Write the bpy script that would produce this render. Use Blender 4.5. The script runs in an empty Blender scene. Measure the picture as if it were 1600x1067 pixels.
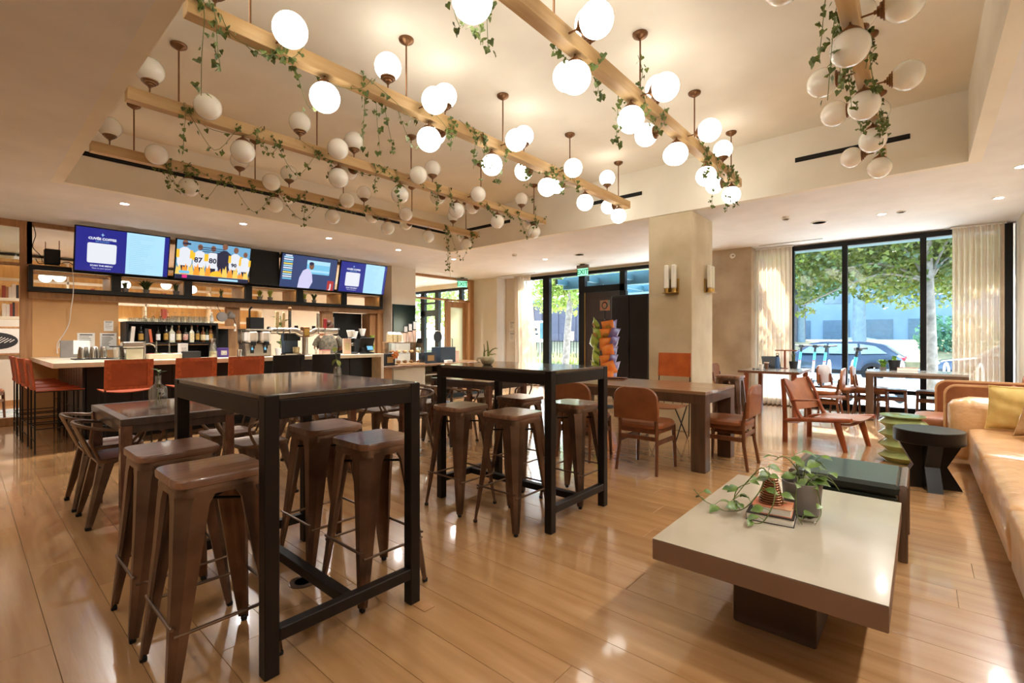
import bpy, math, random
from mathutils import Matrix, Vector
PI = math.pi
SC = bpy.context.scene
COL = SC.collection
rnd = random.Random(7)

# ---------------------------------------------------------------- camera
cam_data = bpy.data.cameras.new('camera')
cam = bpy.data.objects.new('camera', cam_data)
COL.objects.link(cam)
cam_data.sensor_width = 36.0
cam_data.lens = 743.0 / 1600 * 36
cam_data.shift_y = -5.5 / 1600
cam_data.clip_start = 0.02
cam_data.clip_end = 400
cam.location = (0, 0, 1.275)
cam.rotation_euler = (PI / 2, 0, math.atan(640 / 743.0))
SC.camera = cam

# ---------------------------------------------------------------- sky, sun, exposure
world = bpy.data.worlds.new('sky')
SC.world = world
world.use_nodes = True
_n = world.node_tree.nodes
_l = world.node_tree.links
_bg = _n['Background']
_sky = _n.new('ShaderNodeTexSky')
_sky.sky_type = 'NISHITA'
_sky.sun_disc = False
_sky.sun_elevation = math.radians(38)
_sky.sun_rotation = math.radians(-12)
_sky.air_density = 1.0
_sky.dust_density = 1.2
_l.new(_sky.outputs[0], _bg.inputs[0])
_bg.inputs[1].default_value = 1.3
sun_data = bpy.data.lights.new('sun', 'SUN')
sun = bpy.data.objects.new('sun', sun_data)
COL.objects.link(sun)
sun_data.energy = 11.0
sun_data.color = (1.0, 0.93, 0.82)
sun_data.angle = math.radians(0.6)
sun.location = (0, 30, 30)
sun.rotation_euler = (math.radians(-52), 0, math.radians(14))
SC.view_settings.view_transform = 'Standard'
SC.view_settings.look = 'None'
SC.view_settings.exposure = 1.12
SC.view_settings.gamma = 1.0
SC.view_settings.use_curve_mapping = False
LAMP = 3.4          # emission of a lit glass globe
SC.cycles.use_denoising = True
SC.cycles.max_bounces = 8
SC.cycles.diffuse_bounces = 4
SC.cycles.glossy_bounces = 4
SC.cycles.transmission_bounces = 6
SC.cycles.transparent_max_bounces = 24
SC.cycles.sample_clamp_indirect = 6.0
SC.cycles.caustics_reflective = False
SC.cycles.caustics_refractive = False


# ---------------------------------------------------------------- materials
def lin(c):
    if isinstance(c, str):
        c = c.lstrip('#')
        c = [int(c[i:i + 2], 16) / 255 for i in (0, 2, 4)]
        c = [x / 12.92 if x <= .04045 else ((x + .055) / 1.055) ** 2.4 for x in c]
    return (c[0], c[1], c[2], 1.0)


MATS = {}


def mat(name, col, r=.5, metal=0., var=.10, scale=5., bump=0., coat=0., col2=None, stretch=None, spec=.5, detail=3.,
        trans=0., emis=0., ecol=None, sheen=0., objrand=0., alpha=1., bscale=None, subsurf=0., bdist=.01):
    """principled material whose colour, roughness and relief are driven by noise in object space"""
    m = bpy.data.materials.new(name)
    m.use_nodes = True
    MATS[name] = m
    nt = m.node_tree
    N, L = nt.nodes, nt.links
    b = N['Principled BSDF']
    tc = N.new('ShaderNodeTexCoord')
    mp = N.new('ShaderNodeMapping')
    if stretch:
        mp.inputs['Scale'].default_value = stretch
    L.new(tc.outputs['Object'], mp.inputs[0])
    nz = N.new('ShaderNodeTexNoise')
    nz.inputs['Scale'].default_value = scale
    nz.inputs['Detail'].default_value = detail
    L.new(mp.outputs[0], nz.inputs['Vector'])
    c = lin(col)
    c2 = lin(col2) if col2 else tuple(x * (1 - 2 * var) for x in c[:3]) + (1,)
    c1 = c if col2 else tuple(min(1, x * (1 + var)) for x in c[:3]) + (1,)
    mx = N.new('ShaderNodeMix')
    mx.data_type = 'RGBA'
    rp = N.new('ShaderNodeMapRange')
    rp.inputs[1].default_value = .3
    rp.inputs[2].default_value = .7
    L.new(nz.outputs[0], rp.inputs[0])
    L.new(rp.outputs[0], mx.inputs[0])
    mx.inputs[6].default_value = c1
    mx.inputs[7].default_value = c2
    out = mx.outputs[2]
    if objrand:
        oi = N.new('ShaderNodeObjectInfo')
        hs = N.new('ShaderNodeHueSaturation')
        mr = N.new('ShaderNodeMapRange')
        mr.inputs[3].default_value = 1 - objrand
        mr.inputs[4].default_value = 1 + objrand
        L.new(oi.outputs['Random'], mr.inputs[0])
        L.new(mr.outputs[0], hs.inputs['Value'])
        L.new(out, hs.inputs['Color'])
        out = hs.outputs[0]
    L.new(out, b.inputs['Base Color'])
    b.inputs['Roughness'].default_value = r
    b.inputs['Metallic'].default_value = metal
    b.inputs['Specular IOR Level'].default_value = spec
    if coat:
        b.inputs['Coat Weight'].default_value = coat
        b.inputs['Coat Roughness'].default_value = .06
    if trans:
        b.inputs['Transmission Weight'].default_value = trans
    if subsurf:
        b.inputs['Subsurface Weight'].default_value = subsurf
        b.inputs['Subsurface Radius'].default_value = (.06, .05, .04)
    if sheen:
        b.inputs['Sheen Weight'].default_value = sheen
    if alpha < 1:
        b.inputs['Alpha'].default_value = alpha
    if emis:
        b.inputs['Emission Color'].default_value = lin(ecol or col)
        b.inputs['Emission Strength'].default_value = emis
    if bump:
        bp = N.new('ShaderNodeBump')
        bp.inputs['Strength'].default_value = bump
        bp.inputs['Distance'].default_value = bdist
        src = nz
        if bscale:
            src = N.new('ShaderNodeTexNoise')
            src.inputs['Scale'].default_value = bscale
            src.inputs['Detail'].default_value = 4
            L.new(mp.outputs[0], src.inputs['Vector'])
        L.new(src.outputs[0], bp.inputs['Height'])
        L.new(bp.outputs[0], b.inputs['Normal'])
    return m


def clear(name, col=(1, 1, 1), refl=.08, rough=0.0):
    """thin clear pane: transparent with fresnel reflection"""
    m = bpy.data.materials.new(name)
    m.use_nodes = True
    MATS[name] = m
    N, L = m.node_tree.nodes, m.node_tree.links
    N.remove(N['Principled BSDF'])
    t = N.new('ShaderNodeBsdfTransparent')
    t.inputs[0].default_value = lin(col)
    g = N.new('ShaderNodeBsdfGlossy')
    g.inputs['Roughness'].default_value = rough
    fr = N.new('ShaderNodeLayerWeight')
    fr.inputs[0].default_value = .5
    pw = N.new('ShaderNodeMath')
    pw.operation = 'POWER'
    pw.inputs[1].default_value = 5
    L.new(fr.outputs['Facing'], pw.inputs[0])
    mu = N.new('ShaderNodeMath')
    mu.operation = 'MULTIPLY_ADD'
    mu.inputs[1].default_value = .9 - refl / 2
    mu.inputs[2].default_value = refl / 2
    L.new(pw.outputs[0], mu.inputs[0])
    mx = N.new('ShaderNodeMixShader')
    L.new(mu.outputs[0], mx.inputs[0])
    L.new(t.outputs[0], mx.inputs[1])
    L.new(g.outputs[0], mx.inputs[2])
    L.new(mx.outputs[0], N['Material Output'].inputs[0])
    return m


def glow(name, col, s):
    m = bpy.data.materials.new(name)
    m.use_nodes = True
    MATS[name] = m
    N, L = m.node_tree.nodes, m.node_tree.links
    b = N['Principled BSDF']
    b.inputs['Base Color'].default_value = (.02, .02, .02, 1)
    b.inputs['Roughness'].default_value = .3
    b.inputs['Emission Color'].default_value = lin(col)
    b.inputs['Emission Strength'].default_value = s
    return m


def sheer(name, col, thick):
    """gauzy curtain cloth: part transparent weave, part translucent, part diffuse"""
    m = bpy.data.materials.new(name)
    m.use_nodes = True
    MATS[name] = m
    N, L = m.node_tree.nodes, m.node_tree.links
    N.remove(N['Principled BSDF'])
    d = N.new('ShaderNodeBsdfDiffuse')
    d.inputs[0].default_value = lin(col)
    t = N.new('ShaderNodeBsdfTranslucent')
    t.inputs[0].default_value = lin(col)
    tr = N.new('ShaderNodeBsdfTransparent')
    nz = N.new('ShaderNodeTexNoise')
    nz.inputs['Scale'].default_value = 300
    m1 = N.new('ShaderNodeMixShader')
    m1.inputs[0].default_value = .4
    L.new(d.outputs[0], m1.inputs[1])
    L.new(t.outputs[0], m1.inputs[2])
    m2 = N.new('ShaderNodeMixShader')
    mr = N.new('ShaderNodeMapRange')
    mr.inputs[3].default_value = thick - .1
    mr.inputs[4].default_value = thick + .1
    L.new(nz.outputs[0], mr.inputs[0])
    L.new(mr.outputs[0], m2.inputs[0])
    L.new(tr.outputs[0], m2.inputs[1])
    L.new(m1.outputs[0], m2.inputs[2])
    L.new(m2.outputs[0], N['Material Output'].inputs[0])
    return m


# ---------------------------------------------------------------- mesh builder
def rotz(a):
    return Matrix.Rotation(a, 4, 'Z')


class MB:
    def __init__(s):
        s.v = []
        s.f = []
        s.M = None

    def add(s, vs, fs):
        o = len(s.v)
        if s.M is not None:
            vs = [s.M @ Vector(p) for p in vs]
        s.v += [tuple(p) for p in vs]
        s.f += [tuple(i + o for i in f) for f in fs]
        return s

    def box(s, x0, x1, y0, y1, z0, z1, b=0., M=None):
        if x1 < x0: x0, x1 = x1, x0
        if y1 < y0: y0, y1 = y1, y0
        if z1 < z0: z0, z1 = z1, z0
        b = min(b, .45 * min(x1 - x0, y1 - y0, z1 - z0))
        if b <= 0:
            vs = [(x, y, z) for z in (z0, z1) for y in (y0, y1) for x in (x0, x1)]
            fs = [(0, 2, 3, 1), (4, 5, 7, 6), (0, 1, 5, 4), (2, 6, 7, 3), (0, 4, 6, 2), (1, 3, 7, 5)]
        else:
            vs = []
            idx = {}
            for k in (0, 1):
                for j in (0, 1):
                    for i in (0, 1):
                        X, Y, Z = (x0, x1)[i], (y0, y1)[j], (z0, z1)[k]
                        sx, sy, sz = (b, -b)[i], (b, -b)[j], (b, -b)[k]
                        for a, p in enumerate(((X, Y + sy, Z + sz), (X + sx, Y, Z + sz), (X + sx, Y + sy, Z))):
                            idx[i, j, k, a] = len(vs)
                            vs.append(p)
            g = lambda i, j, k, a: idx[i, j, k, a]
            fs = []
            for i in (0, 1):
                q = [g(i, 0, 0, 0), g(i, 1, 0, 0), g(i, 1, 1, 0), g(i, 0, 1, 0)]
                fs.append(q if i else q[::-1])
                q = [g(0, i, 0, 1), g(1, i, 0, 1), g(1, i, 1, 1), g(0, i, 1, 1)]
                fs.append(q[::-1] if i else q)
                q = [g(0, 0, i, 2), g(1, 0, i, 2), g(1, 1, i, 2), g(0, 1, i, 2)]
                fs.append(q if i else q[::-1])
            for j in (0, 1):
                for k in (0, 1):
                    q = [g(0, j, k, 1), g(1, j, k, 1), g(1, j, k, 2), g(0, j, k, 2)]
                    fs.append(q if j == k else q[::-1])
                    q = [g(j, 0, k, 0), g(j, 1, k, 0), g(j, 1, k, 2), g(j, 0, k, 2)]
                    fs.append(q[::-1] if j == k else q)
                    q = [g(j, k, 0, 0), g(j, k, 1, 0), g(j, k, 1, 1), g(j, k, 0, 1)]
                    fs.append(q if j == k else q[::-1])
                    for i in (0, 1):
                        q = [g(i, j, k, 0), g(i, j, k, 1), g(i, j, k, 2)]
                        fs.append(q if (i + j + k) % 2 else q[::-1])
        if M is not None:
            vs = [M @ Vector(p) for p in vs]
        return s.add(vs, fs)

    def obx(s, c, size, M=None, b=0.):
        """box of a size about a centre, turned by M"""
        x, y, z = (q / 2 for q in size)
        T = Matrix.Translation(c)
        return s.box(-x, x, -y, y, -z, z, b, T @ M if M is not None else T)

    def ring(s, rings, close=True, cap0=True, cap1=True):
        """skin a list of equal-length vertex rings"""
        n = len(rings[0])
        vs = [p for r in rings for p in r]
        fs = []
        for k in range(len(rings) - 1):
            for i in range(n if close else n - 1):
                j = (i + 1) % n
                fs.append((k * n + i, k * n + j, (k + 1) * n + j, (k + 1) * n + i))
        if close and cap0: fs.append(tuple(range(n))[::-1])
        if close and cap1: fs.append(tuple(range((len(rings) - 1) * n, len(rings) * n)))
        return s.add(vs, fs)

    def tube(s, pts, r, n=8, r1=None, flat=1., closed=False):
        pts = [Vector(p) for p in pts]
        rings = []
        m = len(pts)
        up = None
        for i, p in enumerate(pts):
            if closed:
                t = pts[(i + 1) % m] - pts[i - 1]
            else:
                t = (pts[min(i + 1, m - 1)] - pts[max(i - 1, 0)])
            t.normalize()
            if up is None:
                up = Vector((0, 0, 1)) if abs(t.z) < .9 else Vector((1, 0, 0))
            a = t.cross(up)
            if a.length < 1e-4: a = t.orthogonal()
            a.normalize()
            b = a.cross(t)
            up = b
            rr = r if r1 is None else r + (r1 - r) * i / (m - 1)
            rings.append([p + a * (rr * math.cos(2 * PI * k / n)) + b * (rr * flat * math.sin(2 * PI * k / n)) for k in range(n)])
        if closed: rings.append(rings[0])
        return s.ring(rings, True, not closed, not closed)

    def cyl(s, p0, p1, r0, r1=None, n=12):
        return s.tube([p0, p1], r0, n, r1 if r1 is not None else r0)

    def lathe(s, prof, n=20, c=(0, 0, 0), sy=1.):
        rings = []
        for r, z in prof:
            r = max(r, 1e-4)
            rings.append([(c[0] + r * math.cos(2 * PI * k / n), c[1] + sy * r * math.sin(2 * PI * k / n), c[2] + z) for k in range(n)])
        return s.ring(rings)

    def sph(s, c, r, n=16, m=10, sc=(1, 1, 1)):
        rings = []
        for j in range(m + 1):
            a = -PI / 2 + PI * j / m
            rr = max(math.cos(a), 1e-4) * r
            rings.append([(c[0] + sc[0] * rr * math.cos(2 * PI * k / n), c[1] + sc[1] * rr * math.sin(2 * PI * k / n), c[2] + sc[2] * r * math.sin(a)) for k in range(n)])
        return s.ring(rings)

    def prism(s, poly, d0, d1, axis='z'):
        """a polygon in the plane across `axis`, extruded from d0 to d1"""
        f = {'z': lambda p, d: (p[0], p[1], d), 'y': lambda p, d: (p[0], d, p[1]), 'x': lambda p, d: (d, p[0], p[1])}[axis]
        r0, r1 = [f(p, d0) for p in poly], [f(p, d1) for p in poly]
        if axis == 'y': r0, r1 = r1, r0
        return s.ring([r0, r1])

    def grid(s, fn, nu, nv, thick=None):
        """a surface fn(u, v); thick adds a second skin offset along z-ish vector"""
        vs = [fn(i / nu, j / nv) for j in range(nv + 1) for i in range(nu + 1)]
        w = nu + 1
        fs = [(j * w + i, j * w + i + 1, (j + 1) * w + i + 1, (j + 1) * w + i) for j in range(nv) for i in range(nu)]
        if thick:
            o = len(vs)
            vs = vs + [tuple(a + b for a, b in zip(p, thick)) for p in vs]
            fs = fs + [tuple(i + o for i in f[::-1]) for f in fs]
            edge = [i for i in range(w)] + [j * w + nu for j in range(1, nv + 1)] + [nv * w + i for i in range(nu - 1, -1, -1)] + [j * w for j in range(nv - 1, 0, -1)]
            for a, b in zip(edge, edge[1:] + edge[:1]):
                fs.append((b, a, a + o, b + o))
        return s.add(vs, fs)

    def mesh(s, name, m, ang=35):
        me = bpy.data.meshes.new(name)
        me.from_pydata(s.v, [], s.f)
        me.validate()
        if ang:
            me.polygons.foreach_set('use_smooth', [True] * len(me.polygons))
            me.set_sharp_from_angle(angle=math.radians(ang))
        me.materials.append(MATS[m] if isinstance(m, str) else m)
        return me

    def build(s, name, m, parent=None, loc=None, ang=35, label=None, kind=None):
        return link(s.mesh(name, m, ang), name, parent, loc, label, kind)


def link(me, name, parent=None, loc=None, label=None, kind=None, rz=None):
    o = bpy.data.objects.new(name, me)
    COL.objects.link(o)
    o.parent = parent
    if loc is not None: o.location = loc
    if rz is not None: o.rotation_euler = (0, 0, rz)
    if label: o['label'] = label
    if kind: o['kind'] = kind
    return o


def tag(o, label, cat, group=None):
    o['label'] = label
    o['category'] = cat
    if group: o['group'] = group
    return o


def thing(name, label, cat, loc=(0, 0, 0), rz=0., group=None):
    o = bpy.data.objects.new(name, None)
    o.empty_display_size = .05
    COL.objects.link(o)
    o.location = loc
    o.rotation_euler = (0, 0, rz)
    return tag(o, label, cat, group)


def struct(name, mb, m, parent=None, ang=30):
    o = mb.build(name, m, parent, ang=ang)
    if parent is None: o['kind'] = 'structure'
    return o


def copy_thing(root, label, loc, rz, group=None):
    r = root.copy()
    COL.objects.link(r)
    r.location = loc
    r.rotation_euler = (0, 0, rz)
    r['label'] = label
    if group: r['group'] = group
    for ch in root.children:
        c = ch.copy()
        COL.objects.link(c)
        c.parent = r
        for g in ch.children:
            d = g.copy()
            COL.objects.link(d)
            d.parent = c
    return r


def rrect(w, d, r, n=5, cx=0, cy=0):
    """rounded rectangle outline"""
    out = []
    for qx, qy, a0 in ((1, 1, 0), (-1, 1, 90), (-1, -1, 180), (1, -1, 270)):
        for k in range(n + 1):
            a = math.radians(a0 + 90 * k / n)
            out.append((cx + qx * (w / 2 - r) + r * math.cos(a), cy + qy * (d / 2 - r) + r * math.sin(a)))
    return out


def bez(p0, p1, p2, n=8):
    return [tuple((1 - t) ** 2 * a + 2 * t * (1 - t) * b + t * t * c for a, b, c in zip(p0, p1, p2)) for t in [i / n for i in range(n + 1)]]


def spline(pts, n=6):
    """Catmull-Rom through points"""
    P = [Vector(p) for p in pts]
    out = []
    for i in range(len(P) - 1):
        a, b, c, d = P[max(i - 1, 0)], P[i], P[i + 1], P[min(i + 2, len(P) - 1)]
        for k in range(n):
            t = k / n
            out.append(.5 * ((2 * b) + (c - a) * t + (2 * a - 5 * b + 4 * c - d) * t * t + (3 * b - a - 3 * c + d) * t ** 3))
    out.append(P[-1])
    return out


def text(name, body, size, m, parent, M, align='CENTER', ext=.0006, label=None, bold=0.):
    cu = bpy.data.curves.new(name, 'FONT')
    cu.body = body
    cu.size = size
    cu.align_x = align
    cu.align_y = 'CENTER'
    cu.extrude = ext
    cu.offset = bold
    cu.resolution_u = 2
    cu.materials.append(MATS[m])
    tmp = bpy.data.objects.new('lettering_source', cu)
    COL.objects.link(tmp)
    me = bpy.data.meshes.new_from_object(tmp)
    me.name = name
    bpy.data.objects.remove(tmp)
    bpy.data.curves.remove(cu)
    o = bpy.data.objects.new(name, me)
    COL.objects.link(o)
    o.parent = parent
    o.matrix_local = M
    if label: o['label'] = label
    return o


# facing matrices for flat print: text written in x/y, +z to the viewer
def face_px(p):   # on a surface facing +X
    return Matrix.Translation(p) @ Matrix(((0, 0, 1, 0), (1, 0, 0, 0), (0, 1, 0, 0), (0, 0, 0, 1)))


def face_my(p):   # on a surface facing -Y
    return Matrix.Translation(p) @ Matrix(((1, 0, 0, 0), (0, 0, -1, 0), (0, 1, 0, 0), (0, 0, 0, 1)))
# ---------------------------------------------------------------- material set
mat('oak_floor', '#b88e60', r=.24, var=.0, col2='#9b7146', scale=3.2, stretch=(.35, 4, 1), detail=8, bump=.05, bscale=14, coat=.75, objrand=.07)
mat('plaster', '#e8e6e4', r=.75, var=.03, scale=2.5, bump=.03, bscale=60)
mat('plaster_tray', '#ece6d8', r=.7, var=.03, scale=2.0, bump=.02, bscale=60)
mat('plaster_wall', '#ddd3c1', r=.75, var=.03, scale=2.2, bump=.03, bscale=50)
mat('tan_wall', '#cfa06a', r=.7, var=.04, scale=2.5)
mat('concrete', '#d3c5a8', r=.6, col2='#bfae8c', scale=2.6, detail=7, bump=.08, bscale=18)
mat('concrete_grey', '#bfb09a', r=.7, col2='#a29078', scale=2.2, detail=8, bump=.1, bscale=16)
mat('pale_oak', '#b98a5c', r=.45, col2='#a4754a', scale=4, stretch=(6, .6, 6), detail=6, bump=.04)
mat('post_oak', '#b98a5c', r=.45, col2='#9d6f45', scale=4, stretch=(6, 6, .6), detail=6, bump=.04)
mat('beam_oak', '#cdac7a', r=.5, col2='#b48d5a', scale=3, stretch=(6, .5, 6), detail=6, bump=.05)
mat('black_metal', '#141210', r=.42, var=.15, scale=20, spec=.3)
mat('black_frame', '#0c0c0d', r=.4, var=.1, scale=8, spec=.25)
mat('black_paint', '#100d0b', r=.45, var=.12, scale=6, spec=.25)
mat('black_plastic', '#121212', r=.5, var=.1, scale=12, spec=.3)
mat('slot_black', '#0a0a0a', r=.8, var=.1)
mat('bronze', '#7d5a3e', r=.38, metal=.85, var=.08, scale=10)
mat('brass', '#b08d4a', r=.3, metal=.9, var=.08, scale=10)
mat('white_paint', '#e8e6e0', r=.5, var=.02, scale=5)
mat('white_gloss', '#efece4', r=.2, var=.02, scale=5, coat=.3)
mat('quartz', '#e6dac2', r=.25, var=.05, scale=9, coat=.3)
mat('cream_door', '#d9cfb8', r=.45, var=.03, scale=4)
mat('bar_front', '#211e1c', r=.45, var=.12, scale=5, spec=.25)
mat('gunmetal', '#7d6654', r=.32, metal=.8, col2='#574437', scale=7, detail=5)
mat('stool_metal', '#7f6553', r=.3, metal=.85, col2='#584437', scale=6, detail=5)
mat('stool_wood', '#9c7053', r=.33, col2='#684631', scale=5, stretch=(9, .8, 4), detail=7, bump=.12, coat=.25)
mat('dark_top', '#4a3c31', r=.16, col2='#352a22', scale=3, stretch=(.8, 9, 4), detail=6, coat=.6)
mat('table_frame', '#1c1511', r=.42, var=.12, scale=8, spec=.22)
mat('table_wood', '#6f4a39', r=.18, col2='#533325', scale=3.5, stretch=(.8, 8, 4), detail=6, coat=.6)
mat('table_edge', '#4b3b32', r=.3, col2='#352922', scale=5, stretch=(6, 6, .8), coat=.3)
mat('walnut_top', '#a17e5c', r=.3, col2='#7c5a3c', scale=3, stretch=(.7, 7, 4), detail=7, bump=.05, coat=.4)
mat('walnut_leg', '#5d4432', r=.4, col2='#43301f', scale=3, stretch=(7, 7, .7), detail=6, coat=.2)
mat('chair_wood', '#764527', r=.35, col2='#56301a', scale=4, stretch=(5, 5, 1), detail=5, coat=.3)
mat('lounge_wood', '#93481f', r=.33, col2='#743315', scale=4, stretch=(5, 5, 1), detail=5, coat=.3)
mat('leather_brown', '#8f5531', r=.4, col2='#784322', scale=9, bump=.06, bscale=120, coat=.1)
mat('leather_orange', '#b4532a', r=.45, col2='#9c421f', scale=7, bump=.06, bscale=120)
mat('leather_bright', '#cb6a2e', r=.42, col2='#b4561f', scale=7, bump=.05, bscale=120)
mat('leather_stitch', '#c0582c', r=.5, var=.15, scale=30)
mat('leather_black', '#14100f', r=.45, spec=.3, var=.15, scale=9, bump=.05, bscale=120)
mat('leather_sofa', '#cda274', r=.3, col2='#b98a5a', scale=4, bump=.7, bscale=6, coat=.25, bdist=.03)
mat('leather_green', '#1e2722', r=.3, var=.12, scale=7, bump=.04, bscale=100, coat=.3)
mat('coffee_laminate', '#b5aa97', r=.18, var=.04, scale=3, coat=.4)
mat('coffee_edge', '#7d5f49', r=.5, var=.05, scale=5)
mat('coffee_base', '#4f3a2c', r=.5, col2='#43301f', scale=4)
mat('ebony', '#0e0a09', r=.35, var=.2, scale=6, spec=.35)
mat('green_glaze', '#a3ac72', r=.15, col2='#87935a', scale=6, coat=.7)
mat('opal', '#f7f3ea', r=.15, var=.01, scale=2, coat=.7, subsurf=.5)
glow('lamp_glass', (1.0, .94, .82), LAMP)
glow('down_light', (1.0, .94, .85), 16)
glow('led_warm', (1.0, .80, .52), 6)
glow('back_lamp', (1.0, .92, .78), 3)
clear('window_glass', (.93, .97, .96), refl=.05)
clear('case_glass', (.94, .96, .97), refl=.22)
clear('clear_glass', (.90, .93, .915), refl=.5)
sheer('curtain_cloth', '#e2d0b8', .86)
mat('leaf_ivy', '#6f7d34', r=.5, col2='#3f5122', scale=30)
mat('leaf_pothos', '#6f8a35', r=.4, col2='#3c5a22', scale=22, coat=.2)
mat('stem_green', '#5d6a2f', r=.5)
mat('paper', '#e9e4d9', r=.8, var=.03, scale=30)
mat('ink', '#2a2a2c', r=.7, var=.1)
mat('steel', '#b9b4ab', r=.22, metal=1., var=.05, scale=8)
mat('steel_brushed', '#a59a8d', r=.32, metal=.95, var=.06, scale=3, stretch=(1, 1, 12))
mat('grey_pot', '#77706a', r=.5, var=.08, scale=8)

# ---------------------------------------------------------------- room shell
CZ, TZ = 3.0, 3.7
TX0, TX1, TY0, TY1 = -7.19, 0.345, 0.752, 6.43
WY = 10.25            # street window plane
BX = -10.0            # bar wall plane
RX = 1.06             # wall beside the sofa
m = MB()
m.box(-14.2, RX + .2, -3.2, 10.6, -.16, -.014)
floor = struct('floor', m, 'oak_floor')
PW = .2175
row0 = .25 - PW * 4
fr = random.Random(11)
plank_meshes = {}
far = MB()
near_count = 0
y = row0
rowi = 0
while y < 10.3:
    x = -10.0 - fr.random() * 1.6
    while x < RX:
        ln = fr.choice((1.6, 1.9, 2.2, 2.5))
        x1 = min(x + ln, RX)
        # keep single boards where they show about ten pixels or more
        vis = y < 5.6 and x1 > -8.0 and (x < .55)
        xa = max(x, -10.0)
        if x1 - xa > .05:
            if vis:
                key = round(x1 - xa, 2)
                if key not in plank_meshes:
                    q = MB()
                    q.box(0, key - .0015, 0, PW - .0015, -.014, 0, .0009)
                    plank_meshes[key] = q.mesh('plank', 'oak_floor')
                link(plank_meshes[key], 'plank', floor, (xa, y, 0))
                near_count += 1
            else:
                far.box(xa, x1 - .0025, y, y + PW - .0025, -.014, 0)
        x = x1
    y += PW
    rowi += 1
far.build('far_planks', 'oak_floor', floor, kind='stuff')
q = MB()
q.box(-14.2, -10.0, -3.2, 10.3, -.014, 0)
q.box(-10.0, RX, -3.2, row0, -.014, 0)
q.build('screed', 'oak_floor', floor)

# soffit round the raised tray
m = MB()
m.box(-10.0, TX0 - .1, -3.2, 10.6, CZ, CZ + .12)
m.box(TX1 + .1, RX + .2, -3.2, 10.6, CZ, CZ + .12)
m.box(TX0 - .1, TX1 + .1, -3.2, TY0 - .1, CZ, CZ + .12)
m.box(TX0 - .1, TX1 + .1, TY1 + .1, 10.6, CZ, CZ + .12)
m.box(-14.2, -10.0, -3.2, 10.6, CZ, CZ + .12)
struct('ceiling', m, 'plaster')
m = MB()
m.box(TX0 - .1, TX1 + .1, TY0 - .1, TY1 + .1, TZ, TZ + .1)
struct('ceiling_tray', m, 'plaster_tray')
for nm, a in (('wall_tray_bar', (TX0 - .1, TX0, TY0 - .1, TY1 + .1)), ('wall_tray_sofa', (TX1, TX1 + .1, TY0 - .1, TY1 + .1)),
              ('wall_tray_near', (TX0, TX1, TY0 - .1, TY0)), ('wall_tray_street', (TX0, TX1, TY1, TY1 + .1))):
    m = MB()
    m.box(*a, CZ, TZ)
    struct(nm, m, 'plaster_tray')
m = MB(); m.box(RX, RX + .2, -3.2, 10.6, 0, CZ); struct('wall_right', m, 'plaster_wall')
m = MB(); m.box(-14.2, RX + .2, -3.4, -3.2, 0, CZ); struct('wall_near', m, 'plaster_wall')
m = MB(); m.box(-14.4, -14.2, -3.4, 10.6, 0, CZ); struct('wall_back_room', m, 'plaster_wall')

# linear air slots in the tray walls
def slot(label, x0, x1, y0, y1):
    t = thing('air_slot', label, 'vent', ((x0 + x1) / 2, (y0 + y1) / 2, 3.367))
    lx, ly = x1 - x0, y1 - y0
    q = MB(); q.box(-lx / 2, lx / 2, -ly / 2, ly / 2, -.026, .026); q.build('slot_body', 'slot_black', t)
    q = MB()
    if lx > ly: q.box(-lx / 2, lx / 2, -ly / 2 - .004, -ly / 2, -.003, .003)
    else: q.box(lx / 2, lx / 2 + .004, -ly / 2, ly / 2, -.003, .003)
    q.build('blade', 'black_metal', t)
slot('long black air slot in the tray wall above the bar', TX0 - .001, TX0 + .012, .9, 6.39)
slot('black air slot in the street-side tray wall near the bar corner', -6.69, -5.58, TY1 - .012, TY1 + .001)
slot('black air slot in the tray wall above the concrete column', -4.0, -3.06, TY1 - .012, TY1 + .001)
slot('black air slot in the tray wall behind the rightmost unlit chandelier', -1.13, -.09, TY1 - .012, TY1 + .001)

# plaster-clad column with the two sconces
t = MB(); t.box(-2.963, -2.348, 6.44, 7.275, 0, CZ, .008); struct('column_plaster', t, 'concrete')
t = MB(); t.box(-3.3, -2.44, 9.77, WY - .02, 0, CZ, .006); struct('column_concrete', t, 'concrete_grey')

# ---------------------------------------------------------------- street window wall
def wall_piece(name, x0, x1, y0, y1, z0, z1, m='plaster_wall'):
    q = MB(); q.box(x0, x1, y0, y1, z0, z1); return struct(name, q, m)
wall_piece('wall_entry', -10.14, -9.2, 10.02, 10.5, 0, CZ)
wall_piece('wall_entry_return', -9.2, -8.62, 10.42, 10.5, 0, CZ)
wall_piece('wall_street_pier', -3.3, -2.5, WY + .06, 10.5, 0, CZ)
wall_piece('wall_street_head', -8.62, -3.3, WY - .02, 10.5, 2.94, CZ)
wall_piece('wall_street_head_lounge', -2.5, RX, WY - .02, 10.5, 2.985, CZ)

def window(name, xs, z0, z1, y, panes=True, fw=.07):
    """xs: list of (x0, x1) of the mullions left to right"""
    q = MB()
    for a, b in xs: q.box(a, b, y - .06, y + .06, z0, z1, .004)
    q.box(xs[0][0], xs[-1][1], y - .055, y + .055, z1 - fw * 1.2, z1, .004)
    q.box(xs[0][0], xs[-1][1], y - .055, y + .055, z0, z0 + fw * 1.6, .004)
    w = struct(name, q, 'black_frame')
    for (a, b), (c, d) in zip(xs, xs[1:]):
        g = MB(); g.box(b, c, y - .006, y + .006, z0 + fw * 1.6, z1 - fw * 1.2)
        g.build('pane', 'window_glass', w)
    return w
w1 = window('window_1', [(-8.62, -8.5), (-7.69, -7.48), (-6.56, -6.38)], 0, 2.94, WY)
w2 = window('window_2', [(-2.5, -2.43), (-1.9, -1.81), (-1.07, -.99), (-.02, .06), (.9, 1.03)], .0, 2.985, WY)
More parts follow.
